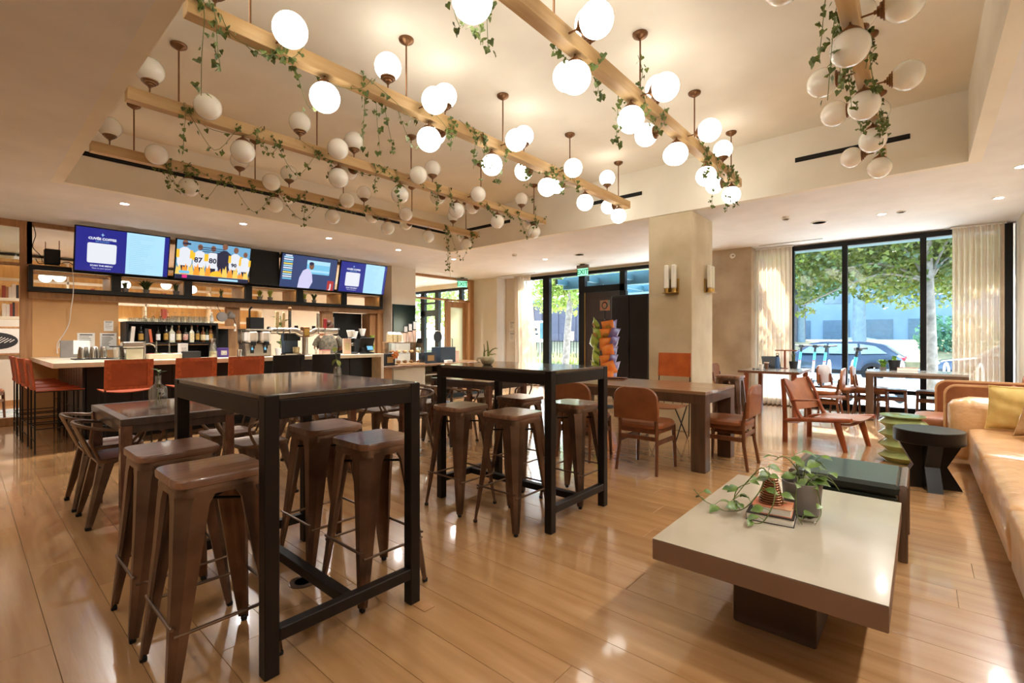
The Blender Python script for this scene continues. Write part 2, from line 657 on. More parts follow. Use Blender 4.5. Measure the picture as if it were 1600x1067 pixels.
q = MB(); q.box(-1.81, .9, WY - .045, WY + .045, .33, .40, .004); q.build('transom_bar', 'black_frame', w2)
# entry door bay
q = MB()
q.box(-6.38, -3.3, WY - .06, WY + .06, 2.86, 2.94, .004)
q.box(-5.42, -5.28, WY - .06, WY + .06, 2.40, 2.86, .004)
q.box(-6.38, -5.30, WY - .06, WY + .06, 2.40, 2.56, .004)
q.box(-5.42, -5.26, WY - .06, WY + .06, 0, 2.40, .004)
w3 = struct('window_3', q, 'black_frame')
g = MB(); g.box(-6.38, -5.42, WY - .006, WY + .006, 2.56, 2.86); g.build('pane', 'window_glass', w3)
g = MB(); g.box(-5.28, -3.3, WY - .006, WY + .006, 0, 2.86); g.build('pane', 'window_glass', w3)
q = MB()
q.box(-6.36, -5.44, WY - .04, WY + .03, .01, 2.395, .004)
d1 = struct('door_1', q, 'walnut_leg')
MATS['door_brown'] = mat('door_brown', '#2c1d15', r=.45, col2='#20140e', scale=4, stretch=(6, 6, .7))
d1.data.materials[0] = MATS['door_brown']
for z0, z1 in ((.2, 1.05), (1.2, 2.25)):
    q = MB(); q.box(-6.2, -5.6, WY - .046, WY - .038, z0, z1, .004); q.build('panel', 'door_brown', d1)
q = MB(); q.tube([(-5.52, WY - .05, .95), (-5.52, WY - .1, .97), (-5.52, WY - .1, 1.3), (-5.52, WY - .05, 1.32)], .012); q.build('handle', 'black_metal', d1)
q = MB(); q.box(-6.38, -6.355, WY - .075, WY - .05, 0, 2.40); q.build('weather_strip', 'brass', d1)

# curtains, gathered sheer cloth
def curtain(label, xa, xb, y, folds, taper=0., amp=.05, z0=.02, z1=2.97):
    t = thing('sheer_curtain', label, 'curtain', (0, 0, 0))
    cr = random.Random(int(abs(xa) * 100))
    ph = [cr.uniform(-.5, .5) for _ in range(folds * 2 + 2)]
    def fn(u, v):
        k = u * folds
        a = amp * (1 + .3 * ph[int(k)]) * math.sin(2 * PI * k + ph[int(k)] * .4) * (.6 + .4 * (1 - v))
        x = xa + (xb - xa) * u
        if taper: x += taper * (1 - v) * (u if taper > 0 else 1 - u)
        return (x, y + a, z0 + (z1 - z0) * v)
    q = MB(); q.grid(fn, folds * 12, 8)
    q.build('cloth', 'curtain_cloth', t, ang=80)
    q = MB(); q.box(xa - .02, xb + .02, y - .02, y + .02, z1, z1 + .025); q.build('track', 'white_paint', t)
    return t
curtain('sheer beige curtain beside the entry window, near the wall notices', -8.62, -8.05, 10.1, 6, taper=.32, amp=.07)
curtain('sheer beige curtain between the concrete pier and the lounge window', -2.42, -1.82, 10.08, 8, amp=.07)
curtain('sheer beige curtain at the sofa end of the lounge window', .36, .93, 10.08, 9, amp=.07)

# ---------------------------------------------------------------- glazed oak partition and bar wall (x = -10)
def pane(parent, x, y0, y1, z0, z1, m='window_glass'):
    g = MB(); g.box(x - .005, x + .005, y0, y1, z0, z1); return g.build('pane', m, parent)
q = MB()
for y0, y1 in ((.572, .70), (-.9, -.83), (-2.2, -2.13)): q.box(BX - .09, BX, y0, y1, 0, CZ, .003)
q.box(BX - .07, BX - .01, -3.2, .572, 2.90, CZ, .003)
q.box(BX - .07, BX - .01, -3.2, .572, 2.33, 2.38, .003)
q.box(BX - .07, BX - .01, -3.2, .572, 0, .12, .003)
wp = struct('wall_partition_left', q, 'post_oak')
for a, b in ((-3.2, -2.2), (-2.13, -.9), (-.83, .572)): pane(wp, BX - .04, a, b, 2.38, 2.90)
# bar wall: tan panel, oak rail, posts
q = MB()
q.box(BX - .12, BX, .70, 1.70, 0, 1.95)
wb = struct('wall_bar', q, 'tan_wall')
q = MB()
q.box(BX - .12, BX + .10, .655, 6.72, 1.86, 1.955, .003)
q.box(BX - .12, BX, 3.31, 3.54, 0, 1.86, .003)
q.box(BX - .12, BX, 5.20, 5.46, 0, 1.86, .003)
q.box(BX - .12, BX + .08, 6.56, 6.72, 0, 1.86, .003)
q.box(BX - .35, BX, 6.40, 6.56, 0, 1.86, .003)
q.box(BX - .12, BX, .64, .70, 2.33, CZ, .003)
q.box(BX - .08, BX, .70, 6.70, 2.93, CZ, .003)
q.box(BX - .10, BX + .02, .64, 6.72, 2.33, 2.37, .003)
struct('trim_bar_frame', q, 'post_oak')
q = MB(); q.box(BX - .40, BX - .36, 5.46, 6.40, 0, 1.86); struct('wall_bar_niche', q, 'bar_front')
q = MB(); q.box(BX - .10, BX - .05, .70, 3.31, 0, 1.15); q.box(BX - .10, BX - .05, 3.54, 5.2, 0, .86); struct('wall_bar_low', q, 'bar_front')
wall_piece('wall_bar_end', -10.2, -9.58, 6.72, 7.43, 0, CZ, 'plaster_wall')
# glazed oak partition towards the street
q = MB()
PXX = -10.14
q.box(PXX - .09, PXX, 7.43, 10.02, 2.93, CZ, .003)
q.box(PXX - .09, PXX, 7.43, 10.02, 2.33, 2.38, .003)
q.box(PXX - .09, PXX, 8.94, 9.02, 0, 2.36, .003)
q.box(PXX - .09, PXX, 9.70, 9.78, 0, 2.36, .003)
q.box(PXX - .10, PXX + .01, 9.86, 10.02, 0, CZ, .003)
q.box(PXX - .09, PXX, 7.43, 8.94, 0, .1, .003)
wq = struct('wall_partition_street', q, 'post_oak')
pane(wq, PXX - .045, 7.43, 8.94, .1, 2.33); pane(wq, PXX - .045, 7.43, 9.86, 2.38, 2.93); pane(wq, PXX - .045, 9.78, 9.86, 0, 2.33)
q = MB()
q.box(PXX - .07, PXX - .02, 9.03, 9.12, .01, 2.32, .003); q.box(PXX - .07, PXX - .02, 9.60, 9.69, .01, 2.32, .003)
q.box(PXX - .07, PXX - .02, 9.12, 9.60, 2.15, 2.32, .003); q.box(PXX - .07, PXX - .02, 9.12, 9.60, .01, .2, .003)
d2 = struct('door_2', q, 'post_oak')
sheer('frosted', '#d9dcc6', .85)
g = MB(); g.box(PXX - .05, PXX - .04, 9.12, 9.60, .2, 2.15); g.build('pane', 'frosted', d2)
q = MB(); q.tube([(PXX - .01, 9.14, .95), (PXX + .03, 9.14, .96), (PXX + .03, 9.14, 1.25), (PXX - .01, 9.14, 1.26)], .01); q.build('handle', 'black_metal', d2)
# street window of the next room
w4 = window('window_4', [(-14.2, -14.1), (-12.95, -12.75), (-12.2, -12.02), (-11.05, -10.9), (-10.24, -10.14)], 0, 2.86, WY + .06)
q = MB(); q.box(-12.95, -12.1, WY, WY + .1, 2.0, 2.2, .004); q.box(-12.95, -12.1, WY, WY + .1, 2.4, 2.46, .004); q.build('transom_bar', 'black_frame', w4)
wall_piece('wall_street_head_next_room', -14.2, -10.14, WY, 10.5, 2.86, CZ)
# ---------------------------------------------------------------- globe chandeliers hung in the tray
GL = [('U', .985), ('R', 1.32), ('D', 1.67), ('U', 2.19), ('R', 2.46), ('D', 2.60), ('U', 2.78), ('L', 2.86), ('D', 3.38), ('R', 3.46),
      ('U', 3.87), ('L', 4.16), ('D', 4.28), ('R', 4.44), ('L', 4.80), ('D', 5.07), ('U', 5.62), ('D', 5.935), ('L', 6.08)]
ZB = 3.16          # beam centre height
GR = .102
q = MB(); q.sph((0, 0, 0), GR, 24, 16)
globe_on, globe_off = q.mesh('globe', 'lamp_glass', 80), None
q = MB(); q.sph((0, 0, 0), GR, 24, 16); globe_off = q.mesh('globe', 'opal', 80)
def cup(ax):
    q = MB()
    q.M = {'U': Matrix.Identity(4), 'D': Matrix.Rotation(PI, 4, 'X'), 'R': Matrix.Rotation(PI / 2, 4, 'Y'), 'L': Matrix.Rotation(-PI / 2, 4, 'Y')}[ax]
    q.lathe([(.012, -.135), (.012, -.122), (.026, -.120), (.030, -.108), (.044, -.106), (.046, -.094), (.058, -.092), (.060, -.076), (.05, -.074)], 18)
    return q.mesh('lamp_cup', 'bronze')
def stem(ax):
    q = MB()
    d = {'U': (0, 0, -1), 'D': (0, 0, 1), 'R': (-1, 0, 0), 'L': (1, 0, 0)}[ax]
    q.cyl(tuple(.12 * c for c in d), tuple(.205 * c for c in d), .006, n=8)
    return q.mesh('lamp_stem', 'bronze')
CUP = {a: cup(a) for a in 'UDRL'}
STEM = {a: stem(a) for a in 'UDRL'}
beam_mb = MB(); beam_mb.box(-.045, .045, .835, 6.20, -.05, .05, .003)
BEAM = beam_mb.mesh('beam', 'beam_oak')
rod_mb = MB(); rod_mb.cyl((0, 0, ZB + .05), (0, 0, TZ - .02), .007, n=8); ROD = rod_mb.mesh('rod', 'bronze')
q = MB(); q.lathe([(.008, -.05), (.02, -.045), (.055, -.022), (.06, -.012), (.06, -.001)], 20); CANOPY = q.mesh('canopy', 'bronze')
BEAMS = [(-6.2, False, 'oak beam chandelier with unlit white globes nearest the bar screens'),
         (-4.65, False, 'oak beam chandelier with unlit white globes, second from the bar'),
         (-3.17, True, 'oak beam chandelier with lit globes, the one nearer the bar'),
         (-1.70, True, 'oak beam chandelier with lit globes, the one nearer the lounge'),
         (-.315, False, 'oak beam chandelier with unlit globes above the lounge side')]
for bx, on, lab in BEAMS:
    t = thing('globe_chandelier', lab, 'chandelier', (bx, 0, 0), 0, 'globe chandeliers')
    link(BEAM, 'beam', t, (0, 0, ZB))
    for yy in (1.18, 2.365, 3.54, 4.735, 5.93):
        r = link(ROD, 'rod', t, (0, yy, 0))
        link(CANOPY, 'canopy', r, (0, 0, TZ))
    for ax, yy in GL:
        off = {'U': (0, 0, .24), 'D': (0, 0, -.2), 'R': (.24, 0, 0), 'L': (-.24, 0, 0)}[ax]
        g = link(globe_on if on else globe_off, 'globe', t, (off[0], yy, ZB + off[2]))
        link(CUP[ax], 'lamp_cup', g)
        link(STEM[ax], 'lamp_stem', g)

# ---------------------------------------------------------------- recessed down lights, speakers, detectors
q = MB(); q.lathe([(.001, 0), (.04, 0), (.044, -.001)], 20); DISC = q.mesh('lens', 'down_light')
q = MB(); q.lathe([(.044, .004), (.044, -.004), (.058, -.006), (.062, -.001), (.062, .004)], 24); RIM = q.mesh('trim_ring', 'white_paint')
def spot(loc, e, size=math.radians(110), col=(1, .96, .91)):
    l = bpy.data.lights.new('down_light_beam', 'SPOT')
    l.energy = e; l.color = col; l.spot_size = size; l.spot_blend = .8; l.shadow_soft_size = .05
    o = bpy.data.objects.new('down_light_beam', l); COL.objects.link(o)
    o.location = loc
    return o
DL = [(-7.76, 1.38, 'recessed down light in the soffit over the bar, first from the near end'), (-7.76, 2.79, 'recessed down light in the soffit over the bar, second from the near end'),
      (-7.76, 4.16, 'recessed down light in the soffit over the bar, third from the near end'), (-7.76, 5.6, 'recessed down light in the soffit over the bar, fourth from the near end'),
      (-7.76, 7.05, 'recessed down light beyond the bar, nearest the glazed partition'), (-6.25, 8.37, 'recessed down light in the soffit before the entry window'),
      (-.42, 8.38, 'recessed lit down light before the lounge window'), (.72, 8.35, 'recessed down light in the soffit by the sofa-end curtain'),
      (.76, 6.97, 'recessed down light above the sofa, at the picture edge')]
for x, y, lab in DL:
    t = thing('down_light', lab, 'ceiling light', (x, y, CZ), 0, 'recessed down lights')
    link(DISC, 'lens', t, (0, 0, -.003)); link(RIM, 'trim_ring', t)
    s = spot((x, y, CZ - .03), 130 if x < -7 else 85, math.radians(145))
    s.parent = t; s.location = (0, 0, -.03)
for x, y in ((-7.76, -.2), (-6.0, -.9), (-4.2, -.9), (-2.4, -.9), (-.6, -.9), (.76, 5.5), (.76, 4.1), (.76, 2.7), (.76, 1.2)):  # unseen lamps, added so their bounce off the floor brightens the room
    t = thing('down_light', 'added down light in the soffit out of view, brightening the room', 'ceiling light', (x, y, CZ), 0, 'recessed down lights')
    link(DISC, 'lens', t, (0, 0, -.003)); link(RIM, 'trim_ring', t)
    s = spot((x, y, CZ - .03), 22 if y < 0 else 50, math.radians(145))
    s.parent = t; s.location = (0, 0, -.03)
def round_plate(name, label, cat, x, y, z, r, hgt, m='white_paint'):
    t = thing(name, label, cat, (x, y, z))
    q = MB(); q.lathe([(r, 0), (r, -hgt * .4), (r * .93, -hgt), (.001, -hgt)], 28); q.build('plate', m, t)
    q = MB(); q.lathe([(r * .8, -hgt - .001), (r * .8, -hgt - .003), (r * .75, -hgt - .003), (r * .75, -hgt - .001)], 24); q.build('grille_ring', m, t)
round_plate('ceiling_speaker', 'round white speaker in the soffit between column and lounge window', 'speaker', -1.155, 8.35, CZ, .115, .008)
round_plate('ceiling_speaker', 'round white speaker in the soffit before the entry door', 'speaker', -5.35, 8.35, CZ, .115, .008)
round_plate('ceiling_speaker', 'round plate in the tray ceiling between the two left unlit chandeliers', 'speaker', -4.15, 3.15, TZ, .13, .006, 'plaster_tray')
round_plate('ceiling_speaker', 'round plate in the tray ceiling at the top picture edge', 'speaker', -.98, 3.0, TZ, .13, .006, 'plaster_tray')
round_plate('smoke_detector', 'small white smoke detector on the soffit right of the column', 'detector', -1.466, 7.69, CZ, .05, .035)
round_plate('smoke_detector', 'small white detector beside the lit light before the lounge window', 'detector', -.212, 8.38, CZ, .05, .012)
round_plate('smoke_detector', 'small white smoke detector on the soffit before the entry', 'detector', -6.35, 7.45, CZ, .05, .035)
# horn strobe on the concrete pier
t = thing('fire_strobe', 'round white fire strobe high on the concrete pier', 'alarm', (-2.77, 9.76, 2.86))
q = MB(); q.M = Matrix.Rotation(PI / 2, 4, 'X'); q.lathe([(.055, 0), (.055, .02), (.045, .035), (.001, .035)], 22); q.build('housing', 'white_gloss', t)
q = MB(); q.box(.0, .035, -.045, -.03, -.012, .012, .003); q.build('strobe', 'steel', t)

# linear slot diffusers at the window heads
for lab, x0, x1, yy in (('dark slot diffuser in the soffit before the entry curtain', -9.1, -7.7, 9.85), ('dark slot diffuser in the soffit before the lounge curtain', -2.3, -1.3, 9.75)):
    t = thing('slot_diffuser', lab, 'vent', ((x0 + x1) / 2, yy, CZ))
    l = (x1 - x0) / 2
    q = MB(); q.box(-l, l, -.02, .02, -.006, .002); q.build('slot_body', 'slot_black', t)
    q = MB(); q.box(-l, l, -.03, -.02, -.007, .0); q.box(-l, l, .02, .03, -.007, 0); q.build('flange', 'white_paint', t)

# sconces on the column
def sconce(label, loc, rz):
    t = thing('wall_sconce', label, 'wall light', loc, rz, 'twin-tube brass sconces')
    q = MB(); q.box(-.105, .105, -.015, .0, -.03, .17, .003); q.build('back_plate', 'brass', t)
    q = MB(); q.box(-.10, .10, -.11, -.015, -.03, -.02, .002); q.build('tray', 'brass', t)
    for s in (-1, 1):
        q = MB(); q.lathe([(.034, -.02), (.034, .035)], 16, (s * .05, -.06, 0)); c = q.build('holder', 'brass', t)
        q = MB(); q.box(s * .05 - .032, s * .05 + .032, -.092, -.028, .035, .36, .012); q.build('tube_shade', 'opal', t)
sconce('brass sconce with two square white shades on the column face towards the room', (-2.62, 6.44, 1.92), 0)
sconce('brass sconce with white shades on the narrow side of the column', (-2.348, 7.02, 1.95), PI / 2)

# exit signs
def exit_sign(label, loc, rz):
    t = thing('exit_sign', label, 'sign', loc, rz)
    q = MB(); q.box(-.05, .05, -.04, .04, -.02, 0, .003); q.build('mount', 'black_plastic', t)
    q = MB(); q.box(-.155, .155, -.03, .03, -.10, -.02, .004); q.build('housing', 'grey_pot', t)
    q = MB(); q.box(-.14, .14, -.008, .008, -.27, -.10, .003); q.build('panel', 'exit_green', t)
    text('lettering', 'EXIT', .155, 'exit_letter', t, face_my((0, -.010, -.187)), bold=.004)
glow('exit_green', (.25, .85, .45), .9)
glow('exit_letter', (.0, .08, .03), .9)
exit_sign('green EXIT sign hung in front of the entry door', (-6.0, 9.5, CZ), 0)
exit_sign('green EXIT sign hung before the glazed oak partition', (-9.96, 9.38, CZ), math.radians(62))
# ---------------------------------------------------------------- metal bar stools with wooden seats
def make_bar_stool(label, loc):
    t = thing('bar_stool', label, 'stool', loc)
    q = MB()
    rr = [[(x, y, z) for x, y in rrect(w, w, r)] for w, r, z in ((.302, .045, .732), (.322, .05, .736), (.324, .05, .758), (.316, .048, .765))]
    q.ring(rr); q.build('wood_seat', 'stool_wood', t)
    q = MB()
    rr = [[(x, y, z) for x, y in rrect(w, w, r)] for w, r, z in ((.296, .05, .734), (.304, .05, .715), (.306, .05, .698), (.290, .04, .698), (.285, .04, .73))]
    q.ring(rr, cap0=True, cap1=False); q.build('seat_pan', 'stool_metal', t)
    def leg(sx, sy):
        q = MB()
        rings = []
        for z, c, w in ((.715, .152, .125), (.665, .155, .100), (.45, .166, .076), (.16, .186, .048), (.018, .197, .032)):
            k = .42 * w
            pts = [(c - w, c), (c - k, c), (c, c - k), (c, c - w), (c - .18 * w, c - w), (c - .3 * w, c - .62 * w), (c - .62 * w, c - .3 * w), (c - w, c - .18 * w)]
            if sx * sy < 0: pts = pts[::-1]
            rings.append([(sx * x, sy * y, z) for x, y in pts])
        q.ring(rings[::-1])
        l = q.build('leg', 'stool_metal', t)
        q = MB(); q.box(sx * .172, sx * .196, sy * .172, sy * .196, 0, .022, .004); q.build('rubber_foot', 'black_plastic', l)
    for sx in (-1, 1):
        for sy in (-1, 1): leg(sx, sy)
    for a in range(4):
        q = MB(); q.M = rotz(a * PI / 2)
        z = .235 if a % 2 else .26
        q.tube([(-.172, .176, z), (-.14, .178, z), (.14, .178, z), (.172, .176, z)], .0065, 8)
        q.build('footrest', 'gunmetal', t)
    q = MB(); q.cyl((-.128, -.128, .64), (.128, .128, .64), .006, n=6); q.cyl((-.128, .128, .64), (.128, -.128, .64), .006, n=6); q.build('cross_brace', 'black_metal', t)
    return t
SG = 'metal bar stools with wooden seats'
bs = make_bar_stool('metal bar stool with wooden seat nearest the camera, at the picture bottom', (-2.14, .655, 0)); bs['group'] = SG
for x, y, lab in ((-2.685, .655, 'metal bar stool with wooden seat behind the nearest one, beside the bottle table'),
                  (-2.67, 1.41, 'metal bar stool under the near high table, on the bar side'),
                  (-2.155, 1.405, 'metal bar stool under the near high table, beside its right-hand leg'),
                  (-2.675, 2.505, 'metal bar stool on the near side of the far high table, bar side'),
                  (-2.155, 2.51, 'metal bar stool on the near side of the far high table, lounge side'),
                  (-2.675, 3.21, 'metal bar stool on the far side of the far high table, below the potted plant'),
                  (-2.11, 3.2, 'metal bar stool behind the legs of the far high table, sunlit seat'),
                  (-2.0, 6.92, 'metal bar stool standing beside the concrete column')):
    copy_thing(bs, lab, (x, y, 0), 0)

# ---------------------------------------------------------------- high tables
def high_table(label, x0, x1, y0, y1):
    H = 1.062
    t = thing('high_table', label, 'table', ((x0 + x1) / 2, (y0 + y1) / 2, 0))
    lx, ly = (x1 - x0) / 2, (y1 - y0) / 2
    L = .055
    q = MB(); q.box(-lx + .004, lx - .004, -ly + .004, ly - .004, H - .022, H, .003); q.build('table_top', 'dark_top', t)
    for sx in (-1, 1):
        for sy in (-1, 1):
            q = MB(); q.box(sx * lx, sx * (lx - L), sy * ly, sy * (ly - L), 0, H - .003, .003); l = q.build('leg', 'table_frame', t)
            q = MB(); q.box(sx * (lx - .01), sx * (lx - L + .01), sy * (ly - .01), sy * (ly - L + .01), -.0, .006); q.build('glide', 'black_plastic', l)
    for sy in (-1, 1):
        q = MB(); q.box(-lx + L, lx - L, sy * ly, sy * (ly - .04), H - .095, H - .022, .003); q.build('apron', 'table_frame', t)
    for sx in (-1, 1):
        q = MB(); q.box(sx * lx, sx * (lx - .04), -ly + L, ly - L, H - .095, H - .022, .003); q.build('apron', 'table_frame', t)
        q = MB(); q.box(sx * lx, sx * (lx - .045), -ly + L, ly - L, .125, .175, .003); q.build('end_rail', 'table_frame', t)
    q = MB(); q.box(-lx + .045, lx - .045, -.024, .024, .125, .172, .003); q.build('stretcher', 'table_frame', t)
high_table('dark high table in front, with glossy plank top', -2.975, -1.84, .735, 1.455)
high_table('dark high table further back, with the white pot on it', -2.945, -1.815, 2.495, 3.225)
t = thing('paper_scrap', 'small cardboard scrap on the floor beside the high table leg', 'paper', (-1.80, 1.44, .0))
q = MB(); q.box(-.05, .05, -.03, .03, .001, .003); q.build('sheet', 'pale_oak', t); q = MB(); q.box(-.05, -.045, -.03, .03, .003, .0045); q.build('fold', 'pale_oak', t)
t = thing('floor_outlet', 'round metal floor outlet cover under the near high table', 'outlet', (-2.45, 1.17, 0))
q = MB(); q.lathe([(.07, 0), (.07, .002), (.06, .004), (.001, .004)], 24); q.build('cover', 'gunmetal', t)
q = MB(); q.lathe([(.045, .0045), (.043, .0055), (.04, .0045)], 20); q.build('lid_ring', 'black_metal', t)

# ---------------------------------------------------------------- low wooden tables
def low_table(label, x0, x1, y0, y1, H=.76):
    t = thing('dining_table', label, 'table', ((x0 + x1) / 2, (y0 + y1) / 2, 0), 0, 'square-legged cafe tables')
    lx, ly = (x1 - x0) / 2, (y1 - y0) / 2
    E = .055
    q = MB(); q.box(-lx + E, lx - E, -ly + E, ly - E, H - .03, H - .001, .002); q.build('table_top', 'table_wood', t)
    q = MB()
    for sx in (-1, 1): q.box(sx * lx, sx * (lx - E), -ly, ly, H - .045, H, .003)
    for sy in (-1, 1): q.box(-lx + E, lx - E, sy * ly, sy * (ly - E), H - .045, H, .003)
    q.build('edge_band', 'table_edge', t)
    for sx in (-1, 1):
        for sy in (-1, 1):
            q = MB(); q.box(sx * lx, sx * (lx - .06), sy * ly, sy * (ly - .06), 0, H - .045, .003); q.build('leg', 'table_wood', t)
    for sx in (-1, 1):
        q = MB(); q.box(sx * (lx - .012), sx * (lx - .035), -ly + .06, ly - .06, H - .095, H - .045); q.build('apron', 'table_edge', t)
    for sy in (-1, 1):
        q = MB(); q.box(-lx + .06, lx - .06, sy * (ly - .012), sy * (ly - .035), H - .095, H - .045); q.build('apron', 'table_edge', t)
low_table('brown cafe table with the glass bottle vase on it', -4.85, -3.82, .66, 1.315)
low_table('brown cafe table mostly hidden behind the near high table', -5.12, -4.07, 2.4, 3.05)
low_table('brown cafe table behind the far high table', -4.84, -3.80, 4.0, 4.70)

# ---------------------------------------------------------------- bent-steel armchairs
def make_steel_chair(label, loc, rz):
    t = thing('steel_armchair', label, 'chair', loc, rz, 'bent steel armchairs')
    q = MB()
    def seat(z, w, d, r):
        return [(x, y, z) for x, y in rrect(w, d, r)]
    q.ring([seat(.425, .37, .36, .05), seat(.448, .385, .375, .055), seat(.455, .37, .36, .05), seat(.449, .30, .29, .05)])
    q.build('seat', 'gunmetal', t)
    for sx in (-1, 1):
        for sy in (-1, 1):
            q = MB(); rings = []
            for z, c, cy, w in ((.44, .182, .172, .085), (.25, .195, .19 if sy > 0 else .205, .06), (.02, .205, .21 if sy > 0 else .245, .034)):
                k = .35 * w
                pts = [(c - w, cy), (c - k, cy), (c, cy - k), (c, cy - w), (c - .2 * w, cy - w), (c - .3 * w, cy - .3 * w), (c - w, cy - .2 * w)]
                if sx * sy < 0: pts = pts[::-1]
                rings.append([(sx * x, sy * y, z) for x, y in pts])
            q.ring(rings[::-1]); l = q.build('leg', 'gunmetal', t)
            cy = .21 if sy > 0 else .245
            q = MB(); q.box(sx * .176, sx * .208, sy * (cy - .03), sy * (cy + .003), 0, .022, .004); q.build('rubber_foot', 'black_plastic', l)
    half = spline([(.19, .10, .455), (.22, .15, .53), (.245, .17, .61), (.252, .10, .64), (.25, -.08, .652), (.21, -.21, .675), (.11, -.27, .69), (0, -.285, .695)], 5)
    path = [tuple(p) for p in half] + [(-p[0], p[1], p[2]) for p in reversed(half[:-1])]
    q = MB(); q.tube(path, .0115, 8); q.build('arm_tube', 'gunmetal', t)
    for s in (-1, 1):
        q = MB(); q.tube([(s * .165, -.17, .45), (s * .19, -.22, .58), (s * .205, -.212, .672)], .010, 8); q.build('back_post', 'gunmetal', t)
    q = MB(); q.grid(lambda u, v: ((u - .5) * (.10 + .05 * v), -.18 - .095 * v - .015 * math.sin(PI * u), .45 + .24 * v), 4, 6, (0, -.006, 0))
    q.build('back_splat', 'gunmetal', t)
    q = MB(); q.cyl((-.17, .15, .40), (.17, -.17, .40), .006, n=6); q.cyl((.17, .15, .40), (-.17, -.17, .40), .006, n=6); q.build('cross_brace', 'black_metal', t)
    return t
sc0 = make_steel_chair('bent steel armchair at the bottle table, near side, closest to the bar stools', (-4.90, .78, 0), 0)
for x, y, rz, lab in ((-4.375, .785, 0, 'bent steel armchair at the bottle table, near side, next to the wooden bar stools'),
                      (-4.66, 1.55, PI, 'bent steel armchair at the bottle table, far side, towards the bar'),
                      (-4.08, 1.56, PI + .12, 'bent steel armchair at the bottle table, far side, seen behind the high table leg'),
                      (-4.85, 2.42, 0, 'bent steel armchair at the hidden middle table, near side, towards the bar'),
                      (-4.32, 2.40, 0, 'bent steel armchair at the hidden middle table, near side, behind the near stools'),
                      (-4.80, 3.2, PI, 'bent steel armchair at the hidden middle table, far side, towards the bar'),
                      (-4.27, 3.18, PI, 'bent steel armchair at the hidden middle table, far side, right of its leg'),
                      (-4.88, 3.98, 0, 'bent steel armchair at the table behind the far high table, leftmost with flared back'),
                      (-4.36, 3.98, 0, 'bent steel armchair at the table behind the far high table, near side middle'),
                      (-4.78, 4.86, PI, 'bent steel armchair on the far side of the back cafe table, bar side'),
                      (-4.22, 4.86, PI, 'bent steel armchair on the far side of the back cafe table, window side')):
    copy_thing(sc0, lab, (x, y, 0), rz)

# ---------------------------------------------------------------- sling bar stools
def make_sling_stool(label, loc, rz, leather, border, H=.69, top=1.035, rod='black_metal'):
    t = thing('sling_stool', label, 'stool', loc, rz, 'leather sling stools')
    W, D = .205, .20
    for sx in (-1, 1):
        q = MB(); q.tube([(sx * W, D, 0), (sx * W, D, H - .01)], .0075, 8); q.build('leg', rod, t)
        q = MB(); q.tube([(sx * W, -D, 0), (sx * W, -D, H), (sx * W, -D - .035, top - .01)], .0075, 8); q.build('leg', rod, t)
        for sy in (-1, 1):
            q = MB(); q.lathe([(.012, 0), (.012, .006), (.008, .01)], 10, (sx * W, sy * D, 0)); q.build('glide', rod, t)
        q = MB(); q.tube([(sx * W, -D, H - .01), (sx * W, D, H - .01)], .0075, 8); q.build('seat_rail', rod, t)
    q = MB(); z = .27
    q.tube([(-W, -D, z), (W, -D, z), (W, D, z), (-W, D, z)], .006, 8, closed=True); q.build('foot_ring', rod, t)
    q = MB(); q.tube([(-W, -D, .13), (W, -D, .13)], .005, 6); q.tube([(-W, D, .42), (W, D, .42)], .005, 6); q.build('brace', rod, t)
    q = MB(); q.grid(lambda u, v: ((u - .5) * 2 * (W + .012), -D + .01 + 2 * D * v, H + .004 - .022 * math.sin(PI * u)), 8, 6, (0, 0, -.009)); q.build('seat', leather, t)
    bk = lambda u, v: ((u - .5) * 2 * (W + .012), -D - .035 * v - .02 * math.sin(PI * u) + .008, H + .012 + (top - H - .012) * v)
    q = MB(); q.grid(bk, 8, 4, (0, -.008, 0)); b = q.build('backrest', leather, t)
    q = MB()
    def strip(u0, u1, v0, v1): q.grid(lambda u, v: tuple(a + c for a, c in zip(bk(u0 + (u1 - u0) * u, v0 + (v1 - v0) * v), (0, -.016, 0))), 6, 3, (0, .008, 0))
    strip(0, .13, 0, 1); strip(.87, 1, 0, 1); strip(.13, .87, .87, 1); strip(.13, .87, 0, .1)
    q.build('stitched_border', border, b)
    q = MB()
    for u in (.065, .935):
        for v in (.15, .38, .62, .85):
            p = bk(u, v); q.sph((p[0], p[1] - .013, p[2]), .008, 6, 4)
    q.build('lacing', border, b)
    return t
ss0 = make_sling_stool('orange leather sling bar stool at the bar front, behind the bottle vase', (-6.92, 1.235, 0), PI / 2, 'leather_orange', 'leather_stitch')
copy_thing(ss0, 'orange leather sling bar stool at the bar front, second from the near end', (-6.92, 1.885, 0), PI / 2)
copy_thing(ss0, 'orange leather sling bar stool at the bar front, third from the near end', (-6.92, 2.45, 0), PI / 2)
copy_thing(ss0, 'orange leather sling stool at the bar end, nearest the camera', (-7.55, .735, 0), 0)
copy_thing(ss0, 'orange leather sling stool at the bar end, second in the row', (-8.15, .71, 0), 0.05)
copy_thing(ss0, 'orange leather sling stool at the bar end, third in the row', (-8.72, .69, 0), 0)
copy_thing(ss0, 'orange leather sling stool at the bar end, closest to the tan wall', (-9.3, .69, 0), 0)
sb0 = make_sling_stool('black leather sling bar stool at the bar front, beside the last orange one', (-6.92, 3.0, 0), PI / 2, 'leather_black', 'leather_black')
copy_thing(sb0, 'black leather sling bar stool at the bar front, furthest from the camera', (-6.92, 3.55, 0), PI / 2)

